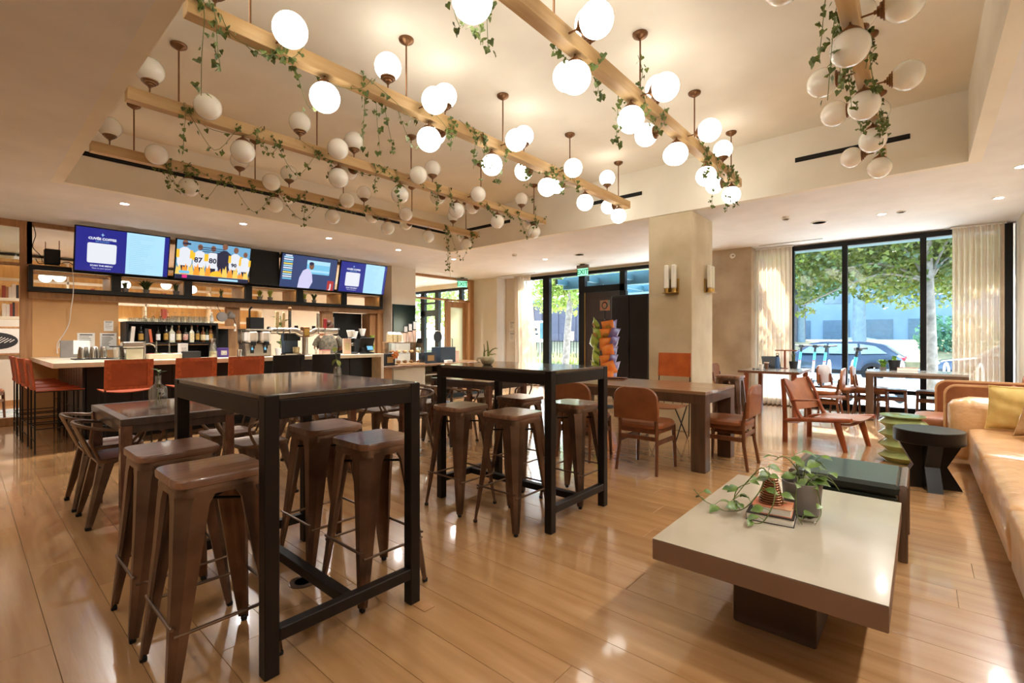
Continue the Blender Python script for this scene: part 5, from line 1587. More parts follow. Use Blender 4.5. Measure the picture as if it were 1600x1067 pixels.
# ---------------------------------------------------------------- room behind the bar
t = thing('bookcase', 'wide lit bookcase on the back wall of the room behind the bar', 'bookcase', (-14.2, 0, 0))
Z = [.75, 1.28, 1.68, 2.05, 2.45, 2.9]
q = MB(); q.box(0, .02, .2, 5.5, .7, 2.95); q.build('back_panel', 'cubby_oak', t)
for z in Z:
    q = MB(); q.box(.02, .32, .2, 5.5, z, z + .03, .002); b = q.build('shelf_board', 'quartz', t)
    q = MB(); q.box(.26, .28, .25, 5.45, z - .008, z - .001); q.build('led_strip', 'led_warm', b)
    q = MB(); q.box(.305, .32, .2, 5.5, z - .03, z); q.build('light_lip', 'quartz', b)  # added lip screening each shelf's glowing strip from sight
for y in (.2, 1.5, 2.85, 4.2, 5.47):
    q = MB(); q.box(.02, .32, y, y + .03, .75, 2.9); q.build('upright', 'quartz', t)
bk = random.Random(12); cols = ['book_red', 'book_dark', 'book_tan', 'book_white', 'book_rust']
bn = 0
for z in (1.31, 1.71, 2.08):
    for s0 in (.55, 1.9, 3.2):
        yy = s0
        for k in range(bk.choice((3, 4, 5))):
            w = bk.uniform(.025, .06); m_ = cols[bk.randrange(5)]; zn = {1.31: 'lowest', 1.71: 'middle', 2.08: 'upper'}[z]; pn = {.55: 'first', 1.9: 'second', 3.2: 'third'}[s0]
            book('%s book, %s in the %s bay on the %s lit shelf behind the bar' % ({'book_red': 'red', 'book_dark': 'dark', 'book_tan': 'tan', 'book_white': 'pale', 'book_rust': 'rust'}[m_], ('leftmost', 'second', 'third', 'fourth', 'fifth')[k], pn, zn), (-13.92, yy + w / 2, z), w, .17, bk.uniform(.2, .29), m_, group='books in the back room bookcase')
            yy += w + .002
t = thing('framed_print', 'framed drawing of a striped dark oval seen through the left partition', 'picture', (-13.0, .42, 1.22), PI / 2)
q = MB(); q.box(-.42, .42, -.03, 0, -.27, .27, .006); q.build('frame', 'pale_oak', t); q = MB(); q.box(-.38, .38, -.032, -.03, -.23, .23); p = q.build('mount', 'paper', t)
q = MB(); q.prism(ell(0, 0, .3, .16, 24), -.034, -.0322, 'y'); q.build('oval_motif', 'ink', p)
q = MB()
for k in range(9): q.obx((-.22 + .055 * k, -.0345, .0), (.012, .001, .24 - .05 * abs(k - 4) * .8), Matrix.Rotation(.9, 4, 'Y'))
q.build('stripe', 'paper', p)
t = thing('screen_wall', 'pale low wall panel carrying the framed drawing behind the partition', 'panel', (-13.03, .45, 0))
q = MB(); q.box(-.06, 0, -.9, .55, 0, 1.62, .004); q.build('panel', 'plaster_wall', t); q = MB(); q.box(0, .01, -.9, .55, 0, .1); q.build('skirting', 'post_oak', t)
for k, (x, y) in enumerate(((-11.6, 1.15), (-11.9, 1.0), (-11.6, 1.9), (-12.3, 2.2), (-11.7, 2.75), (-12.4, 3.4))):
    t = thing('globe_pendant', 'glowing white globe pendant in the room behind the bar', 'pendant', (x, y, 2.36), 0, 'globe pendants in the back room')
    q = MB(); q.sph((0, 0, 0), .09, 20, 12); q.build('globe', 'back_lamp', t); q = MB(); q.cyl((0, 0, .08), (0, 0, .64), .006, n=6); q.lathe([(.04, .08), (.04, .11)], 12); q.build('rod', 'bronze', t)
for k, (x, y) in enumerate(((-11.5, .3), (-12.8, 1.6), (-11.5, 2.4), (-12.8, 3.4), (-11.5, 4.6), (-12.4, 6.0), (-11.4, 7.2), (-12.8, 8.4), (-11.4, 9.2))):  # extra unseen lamps added because the back room came out dark
    t = thing('down_light', 'added down light out of view, brightening the room behind the bar', 'ceiling light', (x, y, CZ), 0, 'recessed down lights')
    link(DISC, 'lens', t, (0, 0, -.003)); link(RIM, 'trim_ring', t)
    s_ = spot((x, y, CZ - .03), 75, math.radians(150)); s_.parent = t; s_.location = (0, 0, -.03)
# side chair and rug glimpsed at the left edge
t = thing('rug', 'pale patterned rug in the room behind the left partition', 'rug', (-11.4, .2, 0))
mat('rug_pattern', '#cfcabc', r=.9, col2='#6d7f86', scale=6, detail=8); q = MB(); q.box(-.9, .9, -1.2, .9, 0, .012); q.build('pile', 'rug_pattern', t); q = MB(); q.box(-.92, .92, -1.24, -1.2, 0, .006); q.box(-.92, .92, .9, .94, 0, .006); q.build('fringe', 'paper', t)
copy_thing(rc0, 'round-backed leather chair behind the glazed partition at the picture edge', (-10.9, .2, 0), 1.2)
# ---------------------------------------------------------------- coffee table
t = thing('coffee_table', 'large low grey-topped coffee table on a dark block base', 'table', (-.485, 2.61, 0))
q = MB(); q.box(-.405, .405, -.64, .64, .312, .400, .003); q.build('slab', 'coffee_edge', t)
q = MB(); q.box(-.405, .405, -.64, .64, .400, .403, .001); q.build('laminate_top', 'coffee_laminate', t)
q = MB(); q.box(-.16, .16, -.33, .33, 0, .312, .006); q.build('block_base', 'coffee_base', t)
# books, pots and trailing pothos
def flat_book(label, loc, w, d, h, rz, m):
    t = thing('book', label, 'book', loc, rz)
    q = MB(); q.box(-w / 2, w / 2, -d / 2, d / 2, 0, .003); q.box(-w / 2, w / 2, -d / 2, d / 2, h - .003, h); q.box(-w / 2, w / 2, d / 2 - .003, d / 2, .003, h - .003); q.build('cover', m, t)
    q = MB(); q.box(-w / 2 + .004, w / 2 - .004, -d / 2 + .004, d / 2 - .003, .003, h - .003); q.build('pages', 'paper', t)
mat('book_coral', '#d0603a', r=.55, col2='#c9a07a', scale=14); mat('copper', '#a87552', r=.25, metal=.7, col2='#7a4f34', scale=4)
flat_book('thick dark-covered book with cream pages at the bottom of the stack', (-.55, 2.56, .403), .20, .16, .036, math.radians(6), 'book_dark')
flat_book('coral covered book under the ribbed copper pot', (-.545, 2.57, .439), .165, .14, .036, math.radians(6), 'book_coral')
t = thing('ribbed_pot', 'tapered copper pot with horizontal ribs on the coral book', 'pot', (-.555, 2.575, .475))
pf = []
for k in range(11):
    r = .052 - .026 * k / 11; z = k * .011
    pf += [(r, z), (r + .0035, z + .003), (r + .0035, z + .008), (r, z + .0105)]
pf += [(.028, .122), (.024, .124), (.022, .10), (.001, .10)]
q = MB(); q.lathe(pf, 22); q.build('ribbed_body', 'copper', t); q = MB(); q.lathe([(.023, .108), (.001, .112)], 14); q.build('soil', 'walnut_leg', t)
t = thing('plant_pot', 'smooth round grey pot with pothos on the coffee table', 'pot', (-.452, 2.74, .403))
q = MB(); q.lathe([(.062, 0), (.077, .01), (.089, .155), (.089, .16), (.083, .16), (.079, .13), (.001, .13)], 26); q.build('pot_body', 'grey_pot', t); q = MB(); q.lathe([(.079, .131), (.001, .136)], 18); q.build('soil', 'walnut_leg', t)
def pothos(label, strands, seed, L=.052):
    t = thing('pothos_plant', label, 'plant', (0, 0, 0))
    r = random.Random(seed)
    for pts in strands:
        P = spline(pts, 6)
        q = MB(); q.tube(P, .0032, 6, .002); q.build('stem', 'stem_green', t)
        n = max(3, int(len(P) / 4))
        for k in range(n):
            p = P[min(len(P) - 1, 3 + int(k * (len(P) - 3) / n))]
            a = r.uniform(0, 2 * PI); dz = r.uniform(-.1, .6)
            d = Vector((math.cos(a), math.sin(a), dz)).normalized(); st = Vector(p) + d * .03 + Vector((0, 0, .012))
            if st.z < .43: st.z = .43
            l = L * r.uniform(.75, 1.3)
            q = MB(); v, f = leaf_verts(st, (d.x, d.y, d.z * .4 - .1), l, l * .40, up=(r.uniform(-.5, .9), r.uniform(-.9, .1), 1), curl=.3); q.add(v, f); q.tube([p, st], .0014, 5); q.build('leaf', 'leaf_pothos', t, ang=60)
pothos('trailing pothos from the copper pot, its vines reaching over the table corner', [
    [(-.555, 2.575, .585), (-.60, 2.60, .63), (-.66, 2.60, .56), (-.70, 2.59, .50), (-.745, 2.53, .42)],
    [(-.555, 2.575, .585), (-.57, 2.545, .60), (-.60, 2.52, .52), (-.66, 2.50, .44), (-.74, 2.50, .41), (-.80, 2.53, .412), (-.87, 2.56, .42), (-.92, 2.55, .47)],
    [(-.70, 2.51, .42), (-.71, 2.52, .46), (-.70, 2.55, .52), (-.65, 2.58, .55)],
    [(-.555, 2.575, .585), (-.53, 2.53, .58), (-.525, 2.48, .50), (-.56, 2.43, .42), (-.62, 2.41, .412)]], 3)
pothos('bushy pothos in the grey pot with leaves spilling over the rim', [
    [(-.45, 2.74, .52), (-.47, 2.72, .62), (-.52, 2.70, .68), (-.56, 2.68, .66)], [(-.45, 2.74, .52), (-.44, 2.76, .62), (-.40, 2.80, .66), (-.36, 2.82, .62)],
    [(-.45, 2.74, .52), (-.43, 2.70, .58), (-.38, 2.68, .55), (-.36, 2.66, .45), (-.37, 2.60, .42)], [(-.45, 2.74, .52), (-.46, 2.69, .58), (-.46, 2.64, .52), (-.45, 2.60, .44), (-.42, 2.55, .41)],
    [(-.45, 2.74, .52), (-.48, 2.76, .64), (-.50, 2.80, .70)], [(-.44, 2.74, .52), (-.40, 2.72, .60), (-.34, 2.74, .60), (-.30, 2.76, .54)]], 5, .058)

# ---------------------------------------------------------------- ottoman bench, stools
t = thing('ottoman_bench', 'dark green leather topped bench behind the coffee table', 'bench', (-.355, 3.76, 0))
q = MB(); q.box(-.265, .265, -.29, .29, .36, .435, .022); q.build('cushion', 'leather_green', t)
q = MB(); q.box(-.255, .255, -.28, .28, .14, .36, .006); q.build('box_body', 'leather_green', t)
for s in (-1, 1):
    q = MB(); q.tube([(s * .275, -.26, 0), (s * .275, -.28, .36), (s * .275, -.26, .42), (s * .275, .26, .42), (s * .275, .28, .36), (s * .275, .26, 0)], .016, 8, flat=1.4); q.build('side_frame', 'walnut_leg', t)
t = thing('ceramic_stool', 'glossy green zigzag ceramic garden stool', 'stool', (-.15, 6.35, 0))
pf = [(.001, 0), (.15, 0)]
for k in range(4):
    z = k * .115; pf += [(.145, z + .004), (.20, z + .052), (.205, z + .06), (.145, z + .108)]
pf += [(.15, .455), (.19, .47), (.19, .478), (.001, .48)]
q = MB(); q.lathe(pf, 36); q.build('zigzag_body', 'green_glaze', t, ang=25); q = MB(); q.lathe([(.05, .4805), (.05, .483), (.001, .483)], 20); q.build('top_disc', 'green_glaze', t)
t = thing('side_table', 'black carved side table with star-shaped foot and round top', 'table', (.045, 5.42, 0))
q = MB(); q.lathe([(.001, .385), (.235, .385), (.24, .39), (.24, .49), (.235, .495), (.001, .495)], 40); q.build('round_top', 'ebony', t)
for k in range(4):
    q = MB(); q.M = rotz(k * PI / 2 + math.radians(12)); q.prism([(.0, 0), (.21, 0), (.20, .02), (.11, .19), (.12, .21), (.21, .386), (0, .386)], -.05, .05, 'y'); q.build('carved_leg', 'ebony', t)

# ---------------------------------------------------------------- sofa
t = thing('leather_sofa', 'long tan leather sofa along the right-hand wall', 'sofa', (0, 0, 0))
SX = .335
def puff(name, x0, x1, y0, y1, z0, z1, r, m, parent, wav=0., seed=0):
    """soft rounded block with a crowned, slightly creased skin"""
    rr = random.Random(seed); nx, ny = 9, 13
    ph = [rr.uniform(0, 6) for _ in range(4)]
    q = MB()
    rings = []
    for z, ins in ((z0, r * .5), (z0 + r * .4, r * .12), ((z0 + z1) / 2, 0), (z1 - r * .7, 0), (z1 - r * .25, r * .3), (z1, r), (z1 + .012, r * 2.2), (z1 + .016, r * 4)):
        ins = min(ins, .46 * (x1 - x0), .46 * (y1 - y0))
        w, d = x1 - x0 - 2 * ins, y1 - y0 - 2 * ins
        rad = max(.01, min(r, w / 2.2, d / 2.2))
        ring = []
        for x, y in rrect(w, d, rad, 6, (x0 + x1) / 2, (y0 + y1) / 2):
            k = wav * math.sin(9 * y + ph[0]) * math.sin(14 * z + 7 * x + ph[1])
            ring.append((x + k, y + k * .5, z + wav * .6 * math.sin(11 * y + 5 * x + ph[2])))
        rings.append(ring)
    q.ring(rings)
    return q.build(name, m, parent, ang=60)
for k, (a, b) in enumerate(((4.93, 6.36), (3.5, 4.925), (2.07, 3.495))):
    puff('seat_cushion', SX, RX - .03, a, b, .10, .415, .045, 'leather_sofa', t, .009, k)
puff('far_arm', .20, RX - .03, 6.36, 6.68, .08, .68, .11, 'leather_sofa', t, .004, 5)
puff('near_arm', .25, RX - .03, 1.75, 2.06, .08, .68, .11, 'leather_sofa', t, .004, 6)
for k, (a, b) in enumerate(((4.93, 6.34), (3.5, 4.92), (2.08, 3.49))):
    puff('back_cushion', RX - .27, RX - .03, a, b, .43, .82, .08, 'leather_sofa', t, .006, k + 9)
q = MB()
for y in (2.2, 4.2, 6.2):
    for x in (.42, .9): q.cyl((x, y, 0), (x, y, .11), .02, n=10)
f = q.build('feet', 'ebony', t); f['kind'] = 'stuff'
def pillow(label, loc, rot, m, w=.42, h=.42, d=.13):
    t = thing('throw_pillow', label, 'pillow', loc)
    q = MB(); q.M = rot
    def fn(s):
        def g(u, v):
            a, b = 2 * u - 1, 2 * v - 1
            e = (1 - abs(a) ** 2.6) * (1 - abs(b) ** 2.6)
            pin = 1 - .06 * (1 - abs(b)) * abs(a) - .0
            return (a * w / 2 * (1 - .07 * (1 - b * b)), s * d / 2 * max(e, 0) ** .55 + .006 * math.sin(9 * b + 3 * a), b * h / 2 * (1 - .07 * (1 - a * a)))
        return g
    q.grid(fn(1), 16, 16); q.grid(fn(-1), 16, 16); q.build('cover', m, t, ang=75)
    q = MB(); q.M = rot
    loop = [(-1, -1), (1, -1), (1, 1), (-1, 1)]
    pts = []
    for (a, b), (c, e) in zip(loop, loop[1:] + loop[:1]):
        for k in range(6):
            u, v = a + (c - a) * k / 6, b + (e - b) * k / 6
            pts.append((u * w / 2 * (1 - .07 * (1 - v * v)), 0, v * h / 2 * (1 - .07 * (1 - u * u))))
    q.tube(pts, .005, 6, closed=True); q.build('piping', m, t)
mat('cloth_yellow', '#e2cd88', r=.9, col2='#d3b96c', scale=12, bump=.15, sheen=.3); mat('cloth_beige', '#cfb389', r=.9, col2='#b39468', scale=18, bump=.15, sheen=.3)
pillow('mustard yellow throw pillow leaning on the far sofa arm', (.66, 6.20, .64), rotz(.18) @ Matrix.Rotation(math.radians(14), 4, 'X'), 'cloth_yellow')
pillow('beige throw pillow in front of the yellow one', (.80, 5.92, .64), rotz(.6) @ Matrix.Rotation(math.radians(18), 4, 'X'), 'cloth_beige')

# ---------------------------------------------------------------- lounge chairs with leather slings
def make_lounge(label, loc, rz):
    """faces local +x"""
    t = thing('lounge_chair', label, 'chair', loc, rz, 'wooden lounge chairs with brown leather')
    for s in (-1, 1):
        y = s * .29
        q = MB(); q.tube([(-.30, y, 0), (-.30, y, .30), (-.315, y, .62), (-.33, y, .76)], .026, 10, .018, flat=1.25); q.build('rear_leg', 'lounge_wood', t)
        q = MB(); q.tube([(.36, y, 0), (.27, y, .33)], .020, 10, .03, flat=1.25); q.build('front_leg', 'lounge_wood', t)
        q = MB(); q.tube(spline([(-.31, y, .26), (-.12, y, .30), (.15, y, .325), (.30, y, .345), (.42, y, .36)], 4), .03, 10, flat=.85); q.build('side_rail', 'lounge_wood', t)
        q = MB(); q.tube(spline([(-.10, y, .30), (-.16, y, .40), (-.24, y, .62), (-.32, y, .775)], 4), .026, 10, .016); q.build('back_stile', 'lounge_wood', t)
        q = MB(); q.tube(spline([(-.22, y + s * .01, .52), (-.08, y + s * .03, .535), (.10, y + s * .03, .555)], 4), .026, 10, .022, flat=.55); q.build('armrest', 'lounge_wood', t)
    q = MB(); q.grid(lambda u, v: (-.12 + .53 * v, (u - .5) * .56, .335 + .035 * v - .035 * math.sin(PI * u)), 10, 8, (0, 0, -.01)); q.build('sling_seat', 'leather_brown', t)
    q = MB(); q.grid(lambda u, v: (-.175 - .16 * v - .03 * math.sin(PI * u), (u - .5) * .60, .40 + .37 * v - .05 * max(0, v - .6) * 2.5 * math.exp(-((u - .5) / .16) ** 2)), 20, 8, (-.012, 0, 0)); q.build('sling_back', 'leather_brown', t)
    for x, z in ((.30, .30), (-.30, .25)):
        q = MB(); q.tube(spline([(x, -.28, z), (x, 0, z - .03), (x, .28, z)], 4), .022, 8, flat=.8); q.build('cross_rail', 'lounge_wood', t)
    return t
lc = make_lounge('reddish wooden lounge chair with brown leather sling before the window tables', (-.90, 6.81, 0), math.radians(-17))
t = thing('leather_armchair', 'boxy brown leather armchair behind the far sofa arm', 'chair', (0, 7.27, 0))
def side_poly(x0, x1, z0, z1, r): return [(x0, z0), (x1, z0), (x1, z1)] + [(x0 + r - r * math.sin(a * PI / 12), z1 - r + r * math.cos(a * PI / 12)) for a in range(0, 7)]
for s in (-1, 1):
    q = MB(); q.prism(side_poly(.20 + (.0 if s < 0 else -.06), .86, .06, .76, .09), s * .33 - .022, s * .33 + .022, 'y'); p = q.build('side_panel', 'leather_brown', t)
    q = MB(); q.tube([(x, s * .33, z) for x, z in side_poly(.20 + (.0 if s < 0 else -.06), .86, .06, .76, .09)][2:] + [(.20 if s < 0 else .14, s * .33, .06)], .012, 6, flat=2.2); q.build('edge_piping', 'leather_sofa', p)
puff('seat_cushion', -.06, .80, -.30, .30, .26, .40, .04, 'leather_brown', t, .003, 31)
puff('back_cushion', .66, .86, -.30, .30, .40, .74, .07, 'leather_brown', t, .003, 32)
for sx in (.0, .78):
    for sy in (-.26, .26):
        q = MB(); q.cyl((sx, sy, 0), (sx, sy, .27), .018, n=10); q.build('leg', 'chair_wood', t)

# ---------------------------------------------------------------- things on tables
t = thing('bottle_vase', 'clear glass bottle vase with a green sprig on the cafe table', 'vase', (-4.27, .955, .76))
q = MB(); q.lathe([(.055, 0), (.058, .008), (.058, .13), (.05, .155), (.022, .175), (.018, .20), (.018, .235), (.024, .24)], 22); q.build('glass_body', 'clear_glass', t)
q = MB(); q.lathe([(.052, .004), (.052, .07), (.001, .07)], 20); q.build('water', 'case_glass', t)
q = MB(); q.tube(spline([(.02, .01, .02), (0, 0, .12), (0, 0, .24), (-.005, .01, .27)], 4), .003, 6); q.tube(spline([(-.02, -.01, .02), (.005, 0, .14), (.0, 0, .25)], 4), .0025, 6); q.build('stem', 'stem_green', t)
for k in range(5):
    a = k * 1.3; q = MB(); v, f = leaf_verts((0, 0, .25 + .008 * k), (math.cos(a), math.sin(a), .4), .055, .014); q.add(v, f); q.build('leaf', 'leaf_bright', t, ang=60)
t = thing('bud_vase', 'tiny glass vase with lime pothos leaves on the near high table', 'vase', (-2.48, 1.38, 1.062))
q = MB(); q.lathe([(.02, 0), (.022, .01), (.021, .04), (.012, .055), (.014, .06)], 16); q.build('glass_body', 'clear_glass', t)
q = MB(); q.tube(spline([(0, 0, .01), (0, 0, .06), (-.01, 0, .10), (-.03, 0, .135)], 4), .0018, 5); q.build('stem', 'stem_green', t)
for k, (p, d) in enumerate((((-.005, 0, .09), (.4, .1, -.5)), ((-.01, 0, .095), (-.5, -.3, -.6)), ((-.02, 0, .12), (.5, .3, .3)), ((-.03, 0, .135), (-.4, .2, .5)))):
    q = MB(); v, f = leaf_verts(p, d, .045, .017); q.add(v, f); q.build('leaf', 'leaf_lime', t, ang=60)
# white lumpy pot with twisted cactus-like plant
t = thing('plant_pot', 'lumpy off-white pot with sprawling green succulent on the far high table', 'pot', (-2.62, 2.74, 1.062))
mat('stoneware', '#cfc8ac', r=.4, col2='#b5ab88', scale=18, bump=.3); mat('succulent', '#7d8a32', r=.45, col2='#4e5a24', scale=20)
q = MB(); q.lathe([(.028, 0), (.04, .008), (.053, .03), (.055, .045), (.047, .063), (.04, .068), (.036, .062), (.001, .06)], 22); q.build('pot_body', 'stoneware', t)
q = MB(); q.tube(spline([(-.045, -.02, .055), (-.07, -.04, .05), (-.072, -.04, .03), (-.05, -.03, .02)], 4), .006, 6); q.build('pot_handle', 'stoneware', t)
for pts, r0, r1 in (([(.012, 0, .06), (.01, 0, .10), (.005, 0, .15), (-.002, 0, .19)], .011, .003), ([(-.022, -.01, .06), (-.025, -.01, .09), (-.02, -.012, .12), (-.024, -.015, .165)], .009, .002), ([(.015, 0, .09), (.035, .02, .12), (.055, .035, .13), (.07, .05, .128)], .006, .002), ([(.014, 0, .085), (.035, .02, .082), (.055, .03, .087), (.06, .04, .078)], .006, .0015), ([(.05, .033, .128), (.058, .04, .138)], .003, .0015), ([(-.022, -.01, .10), (-.005, 0, .115), (.005, 0, .12)], .004, .002)):
    q = MB(); q.tube(spline(pts, 5), r0, 7, r1); q.build('stalk', 'succulent', t)
t = thing('notebook_folder', 'brown leather folder lying on the long table', 'folder', (-2.85, 5.2, .768), .25)
q = MB(); q.box(-.15, .15, -.11, .11, 0, .012, .004); q.build('lower_cover', 'leather_brown', t); q = MB(); q.M = Matrix.Translation((0, 0, .012)) @ Matrix.Rotation(-.06, 4, 'X'); q.box(-.15, .15, -.1, .11, 0.008, .018, .004); q.build('upper_cover', 'leather_brown', t)
# window table clutter
t = thing('water_bottle', 'slate blue drinking flask on the live-edge table', 'bottle', (-1.86, 9.08, .755)); mat('slate_blue', '#3d5a80', r=.45)
q = MB(); q.lathe([(.035, 0), (.037, .01), (.037, .17), (.03, .195), (.02, .2)], 16); q.build('body', 'slate_blue', t); q = MB(); q.lathe([(.022, .2), (.022, .225)], 12); q.tube(spline([(-.018, 0, .22), (-.02, 0, .25), (.02, 0, .25), (.018, 0, .22)], 4), .004, 6); q.build('lid', 'black_plastic', t)
t = thing('table_lamp', 'wooden T-shaped table lamp on the live-edge table', 'lamp', (-1.76, 9.15, .755))
q = MB(); q.lathe([(.05, 0), (.05, .012), (.001, .012)], 18); q.build('base', 'lounge_wood', t); q = MB(); q.box(-.014, .014, -.014, .014, .012, .30, .003); q.build('post', 'lounge_wood', t); q = MB(); q.box(-.15, .18, -.02, .02, .30, .318, .003); q.build('cross_bar', 'lounge_wood', t)
for k, (x, y, m_, lab) in enumerate(((-2.03, 8.75, 'paper', 'small white paper cup on the live-edge table'), (-1.965, 8.8, 'glass_amber', 'tumbler of iced red-brown drink on the live-edge table'))):
    t = thing('drink_cup', lab, 'cup', (x, y, .755)); q = MB(); q.lathe([(.028, 0), (.038, .10 if k else .075)], 14); q.build('cup_body', m_, t); q = MB(); q.lathe([(.04, .10 if k else .075), (.04, .115 if k else .083), (.001, .115 if k else .083)], 14); q.build('lid', 'pink_card' if k else 'paper', t)
t = thing('laptop', 'dark open laptop on the live-edge table', 'laptop', (-1.93, 9.2, .755), .6)
q = MB(); q.box(-.15, .15, -.1, .1, 0, .014, .004); q.build('keyboard_half', 'black_plastic', t); q = MB(); q.M = Matrix.Translation((0, .1, .012)) @ Matrix.Rotation(-.35, 4, 'X'); q.box(-.15, .15, 0, .008, 0, .2, .003); q.build('screen_half', 'black_plastic', t)
t = thing('eyeglasses', 'folded dark sunglasses on the live-edge table', 'glasses', (-2.08, 8.6, .755))
for s in (-1, 1):
    q = MB(); q.lathe([(.024, .004), (.024, .012), (.001, .012)], 12, (s * .03, 0, 0)); q.build('lens', 'black_frame', t)
q = MB(); q.tube([(-.055, 0, .01), (.055, 0, .01)], .003, 6); q.build('bridge', 'black_frame', t)
spiky('potted_plant', 'small dark planter with a spiky plant at the window end of the live-edge table', (-1.66, 9.3, .755), 26, .16, .07, 'leaf_dark', 'black_card', .07, .12, 21, .006)
spiky('potted_plant', 'dark square-looking planter on the grey window table', (-.33, 9.75, .76), 14, .08, .05, 'leaf_bright', 'black_card', .085, .16, 22, .02)
spiky('potted_plant', 'low bright green leafy plant left of the dark planter', (-.47, 9.72, .76), 40, .13, .12, 'leaf_bright', 'grey_pot', .05, .05, 23, .022)
flat_book('closed brown book beside the dark planter', (-.17, 9.72, .76), .26, .17, .05, .05, 'book_tan')

# ---------------------------------------------------------------- snack rack and tall dark cabinet by the entry
t = thing('tall_cabinet', 'tall dark brown cabinet standing left of the column', 'cabinet', (-4.52, 8.95, 0))
mat('cabinet_brown', '#150d09', r=.45, spec=.3, col2='#0f0906', scale=3, stretch=(6, 6, .7))
q = MB(); q.box(-.42, .42, -.02, .62, 0, 2.16, .02); q.build('carcass', 'cabinet_brown', t); q = MB(); q.box(-.40, -.01, -.045, -.02, .06, 2.12, .006); d = q.build('door', 'cabinet_brown', t); q = MB(); q.box(.01, .40, -.045, -.02, .06, 2.12, .006); d2_ = q.build('door', 'cabinet_brown', t)
q = MB(); q.tube([(-.04, -.045, .95), (-.04, -.075, .97), (-.04, -.075, 1.2), (-.04, -.045, 1.22)], .008, 8); q.build('handle', 'black_metal', d)
t = thing('snack_rack', 'black wire floor rack hung with bags of crisps by the entry', 'rack', (-4.42, 7.75, 0))
q = MB(); q.cyl((0, 0, .02), (0, 0, 1.78), .014, n=10); q.lathe([(.2, 0), (.2, .02), (.03, .04)], 20); q.build('pole', 'black_metal', t)
q = MB()
for k in range(4):
    a = k * PI / 2 + .5
    q.tube([(.02 * math.cos(a), .02 * math.sin(a), 1.62), (.16 * math.cos(a), .16 * math.sin(a), 1.60)], .005, 6); q.tube([(.16 * math.cos(a), .16 * math.sin(a), .45), (.16 * math.cos(a), .16 * math.sin(a), 1.60)], .005, 6)
q.build('wire_frame', 'black_metal', t)
mat('card_print', '#d9743a', r=.6, col2='#3f8a8a', scale=9)
q = MB(); q.box(-.10, .10, -.006, .006, 1.78, 1.97, .003); c = q.build('header_card', 'card_print', t); q = MB(); q.prism(ell(0, 1.875, .06, .07, 18), -.0085, -.006, 'y'); q.build('round_print', 'ink', c); q = MB(); q.prism(ell(0, 1.87, .042, .05, 16), -.0105, -.0085, 'y'); q.build('round_print', 'orange_bag' if 'orange_bag' in MATS else 'card_print', c)
mat('bag_green', '#5a8a2c', r=.3, col2='#a7b84a', scale=9, coat=.3); mat('bag_orange', '#d8632a', r=.3, col2='#e39a4a', scale=9, coat=.3); mat('bag_purple', '#4a3a7a', r=.3, col2='#8577b0', scale=9, coat=.3); mat('bag_pink', '#b0214a', r=.3, col2='#8a1a3a', scale=9, coat=.3)
bag_mesh = {}
def bag(kind):
    if kind not in bag_mesh:
        out = []
        def g(s):
            return lambda u, v: ((u - .5) * .17, s * .03 * max(0., math.sin(PI * u) * math.sin(PI * min(1, v * 1.02))) ** .6, (v - 1) * .22)
        q = MB(); q.grid(g(1), 8, 8); q.grid(g(-1), 8, 8); out.append(q.mesh('pouch', 'bag_' + kind, 75))
        q = MB(); q.box(-.086, .086, -.002, .002, -.012, .008); out.append(q.mesh('seal', 'bag_' + kind))
        q = MB(); q.prism(ell(0, -.09, .045, .045, 14), -.0315, -.0295, 'y'); out.append(q.mesh('print_disc', 'label_gold'))
        bag_mesh[kind] = out
    return bag_mesh[kind]
rows = 0
jr = random.Random(17)
for side, kind, rzz, n in ((0, 'green', -.3, 7), (1, 'orange', .6, 7), (2, 'purple', 1.4, 7)):
    for k in range(n):
        a = rzz - PI / 2
        z = 1.58 - k * .15 + jr.uniform(-.02, .02)
        kd = 'pink' if (side == 0 and k == n - 1) else kind
        lab = {'green': 'green crisp bag', 'orange': 'orange crisp bag', 'purple': 'purple crisp bag', 'pink': 'pink crisp bag'}[kd] + ' on the snack rack, %s from the top of its column' % ('first', 'second', 'third', 'fourth', 'fifth', 'sixth', 'seventh')[k]
        tl = (jr.uniform(-.15, .2), jr.uniform(-.3, .3) + (.5 if side == 0 else -.1))
        o = thing('crisp_bag', lab, 'snack bag', (-4.42 + (.22 + jr.uniform(-.02, .03)) * math.cos(a) + jr.uniform(-.02, .02), 7.75 + .22 * math.sin(a), z), rzz + jr.uniform(-.12, .12), 'crisp bags on the snack rack')
        for nm, me_ in list(zip(('pouch', 'seal', 'print_disc'), bag(kd)))[:3 if k < 2 and side < 2 else 2]:
            x = link(me_, nm, o); x.rotation_euler = (.45 + tl[0], tl[1], 0); x.scale = (1.25, 1.6, 1.15)
# wall notices by the entry curtain
notice('wall_notice', 'upper lilac notice on the wall beside the entry curtain', (-8.96, 10.41, 1.62), .22, .26, 0, 5)
notice('wall_notice', 'lower notice with dark header beside the entry curtain', (-8.96, 10.41, 1.30), .22, .26, 0, 4)
t = thing('wall_pull', 'dark vertical pull strip on the wall below the notices', 'handle', (-8.8, 10.40, .85)); q = MB(); q.box(-.015, .015, -.01, 0, -.24, .24, .003); q.build('strip', 'black_metal', t); q = MB(); q.box(-.03, .03, -.004, .004, .24, .26); q.build('bracket', 'black_metal', t)
# ceiling access panel at the right edge
t = thing('access_panel', 'flush access panel outline in the soffit at the upper right', 'panel', (.86, 5.75, CZ)); q = MB(); q.box(-.16, .18, -.2, .2, -.004, 0); q.build('leaf', 'plaster', t); q = MB(); q.box(-.17, -.16, -.2, .2, -.003, .001); q.box(-.17, .18, .2, .208, -.003, .001); q.build('gap', 'grey_pot', t)
